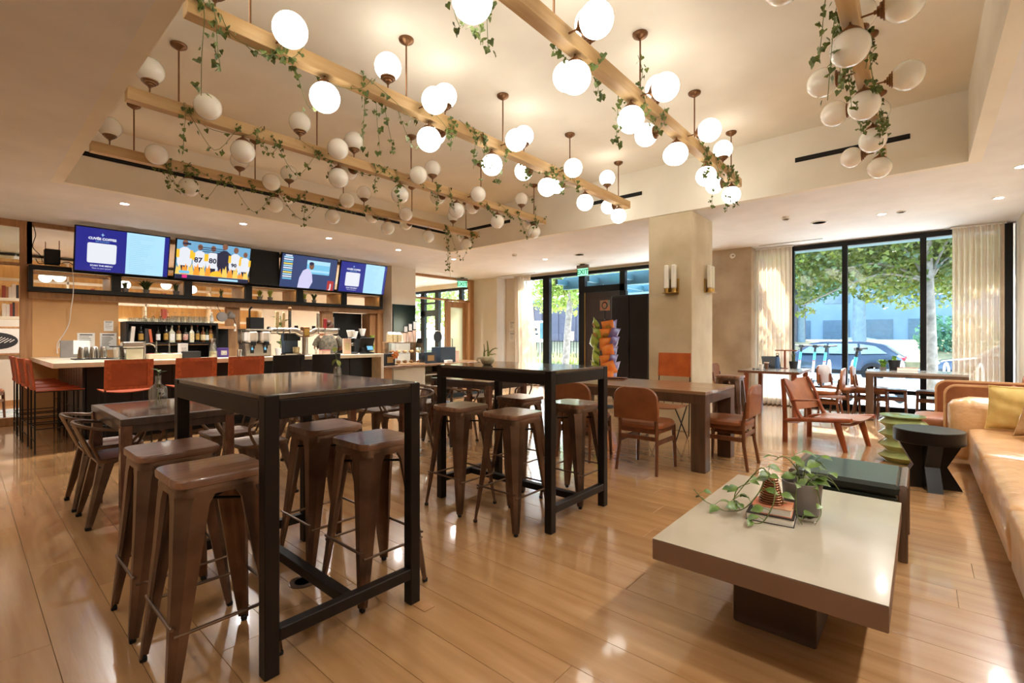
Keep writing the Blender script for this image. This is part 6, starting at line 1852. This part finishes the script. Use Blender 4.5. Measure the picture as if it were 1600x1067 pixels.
# ---------------------------------------------------------------- ivy on the chandelier beams
q_ = MB()
IVY = [(0, 0), (.35, -.18), (.62, .12), (.42, .38), (.30, .55), (0, 1.0), (-.30, .55), (-.42, .38), (-.62, .12), (-.35, -.18)]
def ivy_leaf(q, p, ang, s, r):
    """lobed leaf hanging roughly downwards from p"""
    Mx = Matrix.Translation(p) @ rotz(ang) @ Matrix.Rotation(PI + r.uniform(-.7, .7), 4, 'X') @ Matrix.Rotation(r.uniform(-.6, .6), 4, 'Y')
    vs = [Mx @ Vector((x * s, (.12 if abs(x) > .3 else 0) * s, z * s)) for x, z in IVY]
    c = Mx @ Vector((0, -.02 * s, .35 * s))
    n = len(vs)
    q.add([c] + vs, [(0, i + 1, (i + 1) % n + 1) for i in range(n)])
def garland(label, bx, strands, run, seed, s=.045, dens=1.):
    t = thing('ivy_garland', label, 'ivy', (0, 0, 0), 0, 'ivy garlands on the chandeliers')
    r = random.Random(seed)
    leaves = MB(); paths = []
    y0, y1 = run
    y = y0
    while y < y1:            # the runner winding round the beam
        L = r.uniform(.35, .6); side = r.choice((-1, 1))
        pts = [(bx + side * .055, y, ZB + .055), (bx + side * .065, y + L * .3, ZB), (bx + side * .06, y + L * .6, ZB - .06), (bx - side * .05, y + L, ZB - .06), (bx - side * .06, y + L * 1.2, ZB + .055)]
        if r.random() < .7: paths.append((pts, .6))
        y += L
    for pts in strands: paths.append((pts, 1.))
    for pts, d in paths:
        P = spline(pts, 8)
        q = MB(); q.tube(P[::2] + [P[-1]], .0022, 5); q.build('runner', 'stem_green', t)
        n = int(len(P) * .75 * d * dens)
        for k in range(n):
            p = P[r.randrange(len(P))]
            ivy_leaf(leaves, Vector(p) + Vector((r.uniform(-.03, .03), r.uniform(-.03, .03), r.uniform(-.02, .015))), r.uniform(0, 6.28), s * r.uniform(.7, 1.25), r)
    f = leaves.build('ivy_leaves', 'leaf_ivy', t, ang=0); f['kind'] = 'stuff'
B4, B3, B2, B1, B0 = -6.2, -4.65, -3.17, -1.70, -.315
def hang(bx, y, L, dx=0., dy=0., side=1): return [(bx + side * .05, y, ZB + .05), (bx + side * .07, y + .01, ZB - .05), (bx + side * .06 + dx * .5, y + dy * .5, ZB - .05 - L * .5), (bx + side * .05 + dx, y + dy, ZB - .05 - L)]
def swag(bx, ya, yb, drop, side=1): return [(bx + side * .05, ya, ZB + .02), (bx + side * .06, ya + .05, ZB - .08), (bx + side * .07, (ya + yb) / 2, ZB - .06 - drop), (bx + side * .06, yb - .05, ZB - .09), (bx + side * .05, yb, ZB)]
garland('ivy on the chandelier nearest the bar screens, one long strand at its end', B4,
        [swag(B4, 1.42, 1.72, .22), swag(B4, 1.6, 2.0, .25), swag(B4, 2.05, 2.6, .30), swag(B4, 2.6, 3.2, .28), hang(B4, 2.95, .35), swag(B4, 2.3, 2.9, .1), hang(B4, 5.42, .80, .05, .05), hang(B4, 5.38, .55, .0, .1), hang(B4, 5.45, .68, .03, -.03), hang(B4, 6.0, .2), swag(B4, 5.45, 6.05, .45), hang(B4, 1.48, .2)], (1.2, 5.9), 1, .034, 1.15)
garland('ivy on the second unlit chandelier from the bar', B3,
        [hang(B3, 1.2, .30), swag(B3, 1.22, 1.62, .22), swag(B3, 1.9, 2.35, .25), swag(B3, 1.75, 2.0, .12), hang(B3, 2.55, .2, 0, 0, -1), hang(B3, 3.0, .22), hang(B3, 3.28, .35, .0, .05), hang(B3, 3.9, .2), hang(B3, 4.1, .2, 0, .1), swag(B3, 5.45, 5.95, .28), hang(B3, 5.9, .15), [(B3, 5.9, ZB + .3), (B3 + .03, 5.92, ZB + .15), (B3 + .05, 5.9, ZB)], swag(B3, 4.8, 5.2, .1)], (1.1, 5.9), 2, .034, 1.1)
garland('ivy on the lit chandelier nearer the bar', B2,
        [hang(B2, .90, .45), hang(B2, .96, .28, .03, .03), swag(B2, 1.0, 1.35, .05), swag(B2, 1.45, 1.75, .22, -1), hang(B2, 2.02, .40, -.03, 0, -1), hang(B2, 2.12, .33, -.1, .1, -1), hang(B2, 2.2, .28, -.1, .15, -1), swag(B2, 2.3, 2.7, .22, -1), hang(B2, 3.08, .28), hang(B2, 3.2, .36), swag(B2, 3.2, 3.55, .3), hang(B2, 2.8, .2), hang(B2, 4.0, .2, 0, 0, -1), hang(B2, 4.5, .18), hang(B2, 4.3, .2)], (1.0, 4.9), 3, .037)
garland('ivy on the lit chandelier nearer the lounge', B1,
        [hang(B1, 1.78, .30, 0, 0, -1), hang(B1, 1.84, .25, -.05, .05, -1), swag(B1, 1.5, 1.8, .25, -1), [(B1, 3.5, ZB + .35), (B1 + .03, 3.52, ZB + .2), (B1 - .02, 3.5, ZB + .05), (B1 - .05, 3.5, ZB - .1)], hang(B1, 3.3, .35, -.03, 0, -1), hang(B1, 3.0, .12, 0, 0, -1), swag(B1, 3.5, 3.9, .12), hang(B1, 4.9, .2), hang(B1, 5.5, .35, -.03, 0, -1), hang(B1, 5.6, .42), hang(B1, 5.9, .3), swag(B1, 5.2, 5.7, .15)], (1.9, 6.0), 4, .037)
garland('ivy on the unlit chandelier above the lounge side', B0,
        [hang(B0, 3.0, .35, -.05, 0, -1), hang(B0, 3.3, .45, -.05, 0, -1), swag(B0, 3.4, 3.9, .25, -1), swag(B0, 3.9, 4.3, .12), hang(B0, 4.0, .25, 0, 0, -1), hang(B0, 4.7, .2, 0, 0, -1), swag(B0, 4.7, 5.2, .15), hang(B0, 5.0, .22), hang(B0, 5.3, .2), hang(B0, 3.7, .15)], (2.9, 5.8), 5, .037, 1.1)

# ---------------------------------------------------------------- outside: pavement, road, planting, buildings
mat('paving', '#dcd7cf', r=.8, col2='#c9c4bc', scale=1.2, detail=6); mat('asphalt', '#6a6b6d', r=.85, col2='#5c5d5f', scale=4, detail=6); mat('dry_grass', '#9a865c', r=.9, col2='#7a6d48', scale=3, detail=6); mat('kerb_stone', '#bdb8b0', r=.8)
m = MB(); m.box(-40, 40, 10.5, 19.5, -.3, -.08); struct('pavement', m, 'paving')
m = MB(); m.box(-40, 40, 19.5, 19.8, -.4, -.06, .01); struct('kerb', m, 'kerb_stone')
m = MB(); m.box(-60, 60, 19.8, 33, -.5, -.36); struct('road', m, 'asphalt')
m = MB(); m.prism([(33, -.5), (47, -.5), (47, 1.15), (38, .95), (33.3, .1), (33, 0)], -60, 60, 'x'); struct('ground_verge', m, 'dry_grass')
m = MB(); m.box(-80, 80, 47, 60, -.5, -.2); struct('road_far', m, 'asphalt')
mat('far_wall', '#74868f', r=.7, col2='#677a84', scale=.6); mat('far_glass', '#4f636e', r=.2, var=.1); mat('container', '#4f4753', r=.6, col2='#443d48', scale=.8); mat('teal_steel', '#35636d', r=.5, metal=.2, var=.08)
def leafy(m_name, c1, c2):
    m = bpy.data.materials.new(m_name); m.use_nodes = True; MATS[m_name] = m
    N, L = m.node_tree.nodes, m.node_tree.links
    N.remove(N['Principled BSDF'])
    tc = N.new('ShaderNodeTexCoord'); nz = N.new('ShaderNodeTexNoise'); nz.inputs['Scale'].default_value = 3.; nz.inputs['Detail'].default_value = 6; L.new(tc.outputs['Object'], nz.inputs['Vector'])
    rp = N.new('ShaderNodeMapRange'); rp.inputs[1].default_value = .35; rp.inputs[2].default_value = .65; L.new(nz.outputs[0], rp.inputs[0])
    mx = N.new('ShaderNodeMix'); mx.data_type = 'RGBA'; mx.inputs[6].default_value = lin(c1); mx.inputs[7].default_value = lin(c2); L.new(rp.outputs[0], mx.inputs[0])
    d = N.new('ShaderNodeBsdfDiffuse'); tl = N.new('ShaderNodeBsdfTranslucent'); L.new(mx.outputs[2], d.inputs[0]); L.new(mx.outputs[2], tl.inputs[0])
    g = N.new('ShaderNodeBsdfGlossy'); g.inputs['Roughness'].default_value = .4
    ms = N.new('ShaderNodeMixShader'); ms.inputs[0].default_value = .36; L.new(d.outputs[0], ms.inputs[1]); L.new(tl.outputs[0], ms.inputs[2])
    m2 = N.new('ShaderNodeMixShader'); m2.inputs[0].default_value = .05; L.new(ms.outputs[0], m2.inputs[1]); L.new(g.outputs[0], m2.inputs[2])
    L.new(m2.outputs[0], N['Material Output'].inputs[0])
leafy('leaf_maple', '#76802a', '#394b18'); leafy('leaf_sunny', '#a3b050', '#7d9440'); leafy('leaf_far', '#5f8a63', '#44705c'); leafy('leaf_hedge', '#b5b36a', '#8d9a55')  # leaf_sunny: lighter leaf colour with the sunlit brightness put into it
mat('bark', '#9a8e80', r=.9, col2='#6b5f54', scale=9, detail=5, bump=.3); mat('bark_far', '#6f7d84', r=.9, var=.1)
LEAF5 = [(0, 0), (.5, -.1), (.45, .35), (.2, .5), (0, 1.), (-.2, .5), (-.45, .35), (-.5, -.1)]
def tree(name, label, base, h, trunk_r, blobs, n, s, seed, leaf='leaf_maple', bark='bark', lean=(0, 0), group=None):
    t = thing(name, label, 'tree', base, 0, group)
    r = random.Random(seed)
    q = MB(); q.tube(spline([(0, 0, -.05), (lean[0] * .3, lean[1] * .3, h * .35), (lean[0] * .7, lean[1] * .7, h * .7), (lean[0], lean[1], h)], 4), trunk_r, 12, trunk_r * .6); q.build('trunk', bark, t)
    for c, rad in blobs[:7]:
        q = MB(); q.tube(spline([(lean[0] * .5, lean[1] * .5, h * .55), (c[0] * .4, c[1] * .4, (h * .6 + c[2]) / 2 + .3), c], 4), trunk_r * .3, 6, .012); q.build('branch', bark, t)
    q = MB()
    vol = sum(b[1][0] * b[1][1] * b[1][2] for b in blobs)
    for c, rad in blobs:
        k = int(n * rad[0] * rad[1] * rad[2] / vol)
        for _ in range(k):
            while True:
                u = Vector((r.uniform(-1, 1), r.uniform(-1, 1), r.uniform(-1, 1)))
                if u.length < 1: break
            p = Vector((c[0] + u.x * rad[0], c[1] + u.y * rad[1], c[2] + u.z * rad[2]))
            ss = s * r.uniform(.6, 1.2)
            Mx = Matrix.Translation(p) @ rotz(r.uniform(0, 6.28)) @ Matrix.Rotation(r.uniform(.6, 2.8), 4, 'X') @ rotz(r.uniform(0, 6.28))
            q.add([Mx @ Vector((x * ss, (z - .4) * ss, .1 * ss * abs(x))) for x, z in LEAF5], [(0, 1, 2, 3), (0, 3, 4, 5), (0, 5, 6, 7)])
    f = q.build('foliage', leaf, t, ang=0); f['kind'] = 'stuff'
    return t
tree('street_tree', 'plane tree on the pavement outside the lounge window, mottled trunk by the mullion', (.18, 13.3, -.08), 4.6, .105,
     [((-1.6, .6, 3.6), (1.3, 1.2, .9)), ((-.4, .2, 3.9), (1.1, 1.1, 1.2)), ((.7, .4, 3.6), (1.0, 1.1, 1.1)), ((-.9, .3, 2.75), (1.1, .8, .55)), ((-2.5, .2, 2.7), (.75, .7, .55)), ((-2.35, .0, 2.15), (.35, .35, .35)), ((.6, .5, 2.7), (.8, .6, .5)), ((-.2, 1.6, 2.5), (1.2, .6, .5)), ((-3.0, .8, 3.6), (1.2, 1.0, 1.0)), ((-2.2, .3, 3.2), (1.0, .8, .7)), ((-.3, .8, 3.2), (1.3, .8, .8)), ((1.3, .4, 3.4), (1.2, .8, 1.0)), ((1.6, .5, 2.6), (.6, .6, .5)), ((-1.2, 2.2, 4.0), (2.0, .9, 1.2))], 17000, .10, 41, lean=(-.12, .1))
tree('street_tree', 'leaning street tree outside the entry window', (-10.35, 15.1, -.08), 6.0, .14,
     [((.3, .2, 4.0), (1.6, 1.2, 1.0)), ((-.6, .3, 3.2), (1.0, .9, .8)), ((1.1, .2, 3.1), (.9, .8, .6)), ((.2, .4, 5.0), (1.6, 1.4, 1.0)), ((-1.1, .2, 2.7), (.5, .5, .4)), ((.2, .6, 2.55), (.9, .6, .35)), ((2.4, .8, 4.4), (1.4, 1.0, .9)), ((-.4, .3, 3.7), (1.3, 1., .8)), ((-.9, .2, 3.1), (.9, .7, .6)), ((.9, .0, 2.9), (.8, .6, .45))], 8000, .13, 42, 'leaf_sunny', lean=(.55, .1))
for k, (x, y, h, lab) in enumerate(((-17.4, 14.0, 5., 'street tree seen through the next room window, left one'), (-18.6, 16.5, 6., 'street tree seen through the next room window, right one'))):
    tree('street_tree', lab, (x, y, -.08), h, .13, [((0, 0, h * .75), (1.6, 1.5, 1.3)), ((.8, .2, h * .5), (1.2, 1, .8)), ((-.8, 0, h * .5), (1.2, 1, .9))], 2000, .14, 50 + k, 'leaf_sunny')
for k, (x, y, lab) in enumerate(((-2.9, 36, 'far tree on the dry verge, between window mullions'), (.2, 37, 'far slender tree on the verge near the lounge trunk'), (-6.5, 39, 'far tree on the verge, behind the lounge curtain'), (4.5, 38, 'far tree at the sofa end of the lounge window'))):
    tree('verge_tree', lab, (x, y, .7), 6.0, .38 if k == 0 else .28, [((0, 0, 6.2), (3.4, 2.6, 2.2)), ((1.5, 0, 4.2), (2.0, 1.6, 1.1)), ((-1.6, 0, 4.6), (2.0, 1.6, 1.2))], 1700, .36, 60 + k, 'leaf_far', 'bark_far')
def shrub(label, base, rad, n, s, seed, leaf):
    t = thing('shrub', label, 'shrub', base)
    r = random.Random(seed); q = MB()
    for _ in range(n):
        a = r.uniform(0, 6.28); p = Vector((rad[0] * r.uniform(-1, 1), rad[1] * r.uniform(-1, 1), 0)); hgt = rad[2] * r.uniform(.4, 1)
        d = Vector((r.uniform(-.4, .4), r.uniform(-.4, .4), 1)) * hgt; sd = Vector((math.cos(a), math.sin(a), 0)) * s
        q.add([p - sd, p + sd, p + d + sd * .3, p + d - sd * .3], [(0, 1, 2, 3)])
    f = q.build('foliage', leaf, t, ang=0); f['kind'] = 'stuff'
    q = MB(); q.sph((0, 0, .1), 1, 12, 6, (rad[0] * .8, rad[1] * .8, rad[2] * .35)); q.build('mound', leaf, t)
tree('verge_bush', 'round green bush by the far verge tree', (1.5, 36, .4), .8, .1, [((0, 0, 1.0), (1.9, 1.2, 1.3)), ((-.8, 0, .7), (1., .8, .8))], 1300, .2, 66, 'leaf_far', 'bark_far')
for k in range(5): shrub(('first', 'second', 'third', 'fourth', 'fifth')[k] + ' yellow grass clump in the planter strip across from the entry', (-15.5 + 2.0 * k, 21.5 + .5 * (k % 2), -.3), (1.1, .5, .85), 240, .03, 70 + k, 'leaf_hedge')
# buildings beyond
t = thing('container_building', 'long mauve grey corrugated building across the street from the entry', 'building', (-24, 38, -.4))
q = MB(); q.box(-16, 17, 0, 6, 0, 5.2); q.build('wall', 'container', t)
for k in range(33):
    q = MB(); q.box(-16 + k * 1.0, -15.75 + k * 1.0, -.06, 0, 0, 5.2); q.build('rib', 'container', t)
q = MB(); q.box(-16.2, 17.2, -.3, 6.2, 5.2, 5.5); q.build('roof', 'far_wall', t)
for k in range(4):
    q = MB(); q.box(-8 + k * 6, -6.9 + k * 6, -.1, 0, 0, 2.3); q.build('door', 'label_red', t)
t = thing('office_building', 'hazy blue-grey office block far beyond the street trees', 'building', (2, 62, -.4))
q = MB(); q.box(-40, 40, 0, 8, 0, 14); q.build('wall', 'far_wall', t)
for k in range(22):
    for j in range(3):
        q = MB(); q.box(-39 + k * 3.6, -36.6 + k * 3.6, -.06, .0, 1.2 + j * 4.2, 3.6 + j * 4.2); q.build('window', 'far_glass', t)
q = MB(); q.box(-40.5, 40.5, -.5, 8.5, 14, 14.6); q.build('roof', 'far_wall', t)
t = thing('railing', 'black vertical bar railing along the far pavement before the mauve building', 'fence', (-20, 30, -.36))
q = MB(); q.box(-9, 9, -.02, .02, 1.35, 1.40); q.box(-9, 9, -.02, .02, .15, .2); q.build('rail', 'black_frame', t)
fm = MB(); fm.box(-.015, .015, -.015, .015, 0, 1.5); fm_ = fm.mesh('bar', 'black_frame', 0)
for k in range(72): link(fm_, 'bar', t, (-9 + k * .25, 0, 0))
# awning over the entry
m = MB(); m.box(-7.6, -2.5, 11.0, 11.12, 2.62, 2.95, .01); m.box(-7.6, -2.5, 13.6, 13.75, 2.68, 2.9, .01)
for k in range(6): m.box(-7.5 + k * .98, -7.42 + k * .98, 10.5, 13.7, 2.72, 2.86)
struct('trim_awning', m, 'teal_steel')
m = MB(); m.box(-2.2, 1.3, 10.62, 11.3, 3.02, 3.12); struct('trim_awning_lounge', m, 'teal_steel')
# parking sign
t = thing('street_sign', 'small white and green street sign on a post outside the entry window', 'sign', (-14.2, 18.6, -.08))
q = MB(); q.cyl((0, 0, 0), (0, 0, 2.2), .03, n=8); q.build('post', 'steel', t); q = MB(); q.box(-.55, .55, -.02, .0, 1.15, 2.2, .01); s_ = q.build('plate', 'white_paint', t); q = MB(); q.box(.0, .48, -.026, -.02, 1.3, 2.1); q.build('green_field', 'green_sign' if 'green_sign' in MATS else 'teal_steel', s_); q = MB(); q.box(-.45, -.1, -.026, -.02, 1.5, 1.6); q.box(-.45, -.15, -.026, -.02, 1.7, 1.85); q.build('print', 'ink', s_)
t = thing('bollard', 'grey square bollard outside the entry window', 'bollard', (-7.9, 14.2, -.08)); q = MB(); q.box(-.06, .06, -.06, .06, 0, .95, .01); q.build('post', 'far_wall', t); q = MB(); q.box(-.065, .065, -.065, .065, .95, 1.0, .01); q.build('cap', 'steel', t)

# ---------------------------------------------------------------- parked cars
def car(label, loc, paint, L=4.7, rz=0.):
    """length along x, rear at +x"""
    t = thing('parked_car', label, 'car', loc, rz)
    W = .92
    side = [(-2.33, .42), (-2.30, .72), (-2.15, .84), (-1.25, .97), (-.55, 1.42), (-.2, 1.50), (1.15, 1.50), (1.75, 1.38), (2.18, 1.02), (2.33, .92), (2.36, .48), (2.25, .28), (-2.25, .28)]
    rings = []
    for y, k in ((-W, .96), (-W + .06, 1.), (W - .06, 1.), (W, .96)):
        rings.append([(x * k, (y if z < .95 else y * .80), .28 + (z - .28) * k) for x, z in side])
    q = MB(); q.ring(rings); b = q.build('body', paint, t, ang=40)
    for s in (-1, 1):
        q = MB(); y = s * (W * .83)
        for poly in ([(-.98, 1.03), (-.50, 1.37), (-.02, 1.42), (-.02, 1.03)], [(.05, 1.03), (.05, 1.42), (.95, 1.42), (1.0, 1.03)], [(1.07, 1.03), (1.03, 1.41), (1.5, 1.33), (1.85, 1.06)]):
            q2 = MB(); q2.prism(poly, y - .06, y + .06, 'y'); q2.build('side_window', 'car_glass', b)
    q = MB(); q.add([(-1.28, -.7, .99), (-1.28, .7, .99), (-.58, .62, 1.43), (-.58, -.62, 1.43)], [(0, 1, 2, 3)]); q.build('windscreen', 'car_glass', b)
    q = MB(); q.add([(2.20, -.66, 1.04), (2.20, .66, 1.04), (1.78, .6, 1.39), (1.78, -.6, 1.39)], [(0, 3, 2, 1)]); q.build('rear_window', 'car_glass', b)
    for s in (-1, 1):
        q = MB(); q.box(2.18, 2.37, s * .5, s * .9, .82, .93, .02); q.build('tail_light', 'tail_red', b)
        q = MB(); q.box(-2.34, -2.15, s * .5, s * .88, .66, .78, .02); q.build('head_light', 'white_gloss', b)
        q = MB(); q.box(-2.2, 2.2, s * (W - .02), s * (W + .01), .27, .42, .01); q.build('sill_cladding', 'black_plastic', b)
    for x in (-1.42, 1.42):
        for s in (-1, 1):
            q = MB(); q.M = Matrix.Translation((x, s * .80, .355)) @ Matrix.Rotation(PI / 2, 4, 'X'); q.lathe([(.22, -.12), (.34, -.12), (.36, -.09), (.36, .09), (.34, .12), (.22, .12)], 28); w = q.build('tyre', 'tyre_black', t)
            q = MB(); q.M = Matrix.Translation((x, s * .82, .355)) @ Matrix.Rotation(PI / 2, 4, 'X'); q.lathe([(.001, -.1), (.23, -.1), (.23, .1), (.001, .1)], 20)
            for k in range(5): q.obx((.12 * math.cos(k * 1.2566), .12 * math.sin(k * 1.2566), -s * .105), (.16, .04, .02), rotz(k * 1.2566))
            q.build('rim', 'steel', w)
mat('paint_blue', '#0e2233', r=.3, metal=.0, var=.05, coat=.8); mat('paint_grey', '#39434e', r=.2, metal=.4, var=.05, coat=.8); mat('car_glass', '#7f949a', r=.2, var=.1, coat=.5); mat('tail_red', '#c02a3a', r=.2, var=.05, emis=.3); mat('tyre_black', '#1c1c1e', r=.8)  # car_glass is opaque, its pale colour standing in for light through windows
mat('paint_pale', '#a9b4bb', r=.2, metal=.3, var=.05, coat=.8)
car('dark blue hatchback SUV parked across the pavement from the lounge window', (-2.8, 23.0, -.36), 'paint_blue')
car('dark grey car parked behind the blue one', (2.7, 23.0, -.36), 'paint_grey')
car('pale car passing on the far road', (-4.6, 50, -.2), 'paint_pale')
car('distant blue car on the far road behind the left mullion', (-13.5, 51, -.2), 'paint_blue')

# ---------------------------------------------------------------- hire scooters and cycle hoops
def scooter(label, x, y, rz):
    t = thing('hire_scooter', label, 'scooter', (x, y, -.08), rz, 'hire scooters on the pavement')
    q = MB(); q.box(-.1, .65, -.07, .07, .10, .16, .01); q.build('deck', 'far_wall', t)
    q = MB(); q.cyl((-.22, 0, .16), (-.12, 0, .72), .03, n=10); st = q.build('lower_stem', 'white_gloss', t); q = MB(); q.cyl((-.12, 0, .72), (-.08, 0, .95), .032, n=10); q.build('teal_stem', 'teal_bright', st); q = MB(); q.cyl((-.125, 0, .69), (-.12, 0, .72), .034, n=10); q.build('pink_band', 'bag_pink', st)
    q = MB(); q.cyl((-.08, 0, .95), (-.05, 0, 1.12), .03, n=8); q.tube(spline([(0, -.27, 1.14), (-.04, -.1, 1.13), (-.04, .1, 1.13), (0, .27, 1.14)], 4), .02, 8); q.box(-.10, .02, -.06, .06, 1.08, 1.16, .01); q.build('handlebar', 'black_plastic', t)
    for xx in (-.25, .72):
        q = MB(); q.M = Matrix.Translation((xx, 0, .11)) @ Matrix.Rotation(PI / 2, 4, 'X'); q.lathe([(.05, -.025), (.11, -.02), (.11, .02), (.05, .025)], 18); q.build('wheel', 'tyre_black', t)
mat('teal_bright', '#3fb7bd', r=.4, var=.05)
scooter('teal and white hire scooter beside the lounge curtain, first of three', -2.62, 16.0, 1.1); scooter('teal and white hire scooter, second from the lounge curtain', -2.28, 16.0, 1.2); scooter('teal and white hire scooter, third from the lounge curtain', -1.98, 15.8, 1.0); scooter('hire scooter with dark bars standing close to the window glass', -.98, 12.4, .5)
for k, (x, y) in enumerate(((-1.75, 14.2), (-1.28, 14.4), (-.35, 14.6), (.42, 14.4), (.95, 14.2))):
    t = thing('cycle_hoop', ('first', 'second', 'third', 'fourth', 'last')[k] + ' white cycle parking hoop on the pavement, counting from the lounge curtain', 'bike rack', (x, y, -.08), .3)
    q = MB(); q.tube(spline([(0, -.12, 0), (0, -.12, .6), (0, -.08, .74), (0, 0, .79), (0, .08, .74), (0, .12, .6), (0, .12, 0)], 4), .022, 8); q.build('hoop', 'white_gloss', t); q = MB(); q.lathe([(.05, 0), (.05, .012)], 12, (0, -.12, 0)); q.lathe([(.05, 0), (.05, .012)], 12, (0, .12, 0)); q.build('foot_plate', 'steel', t)
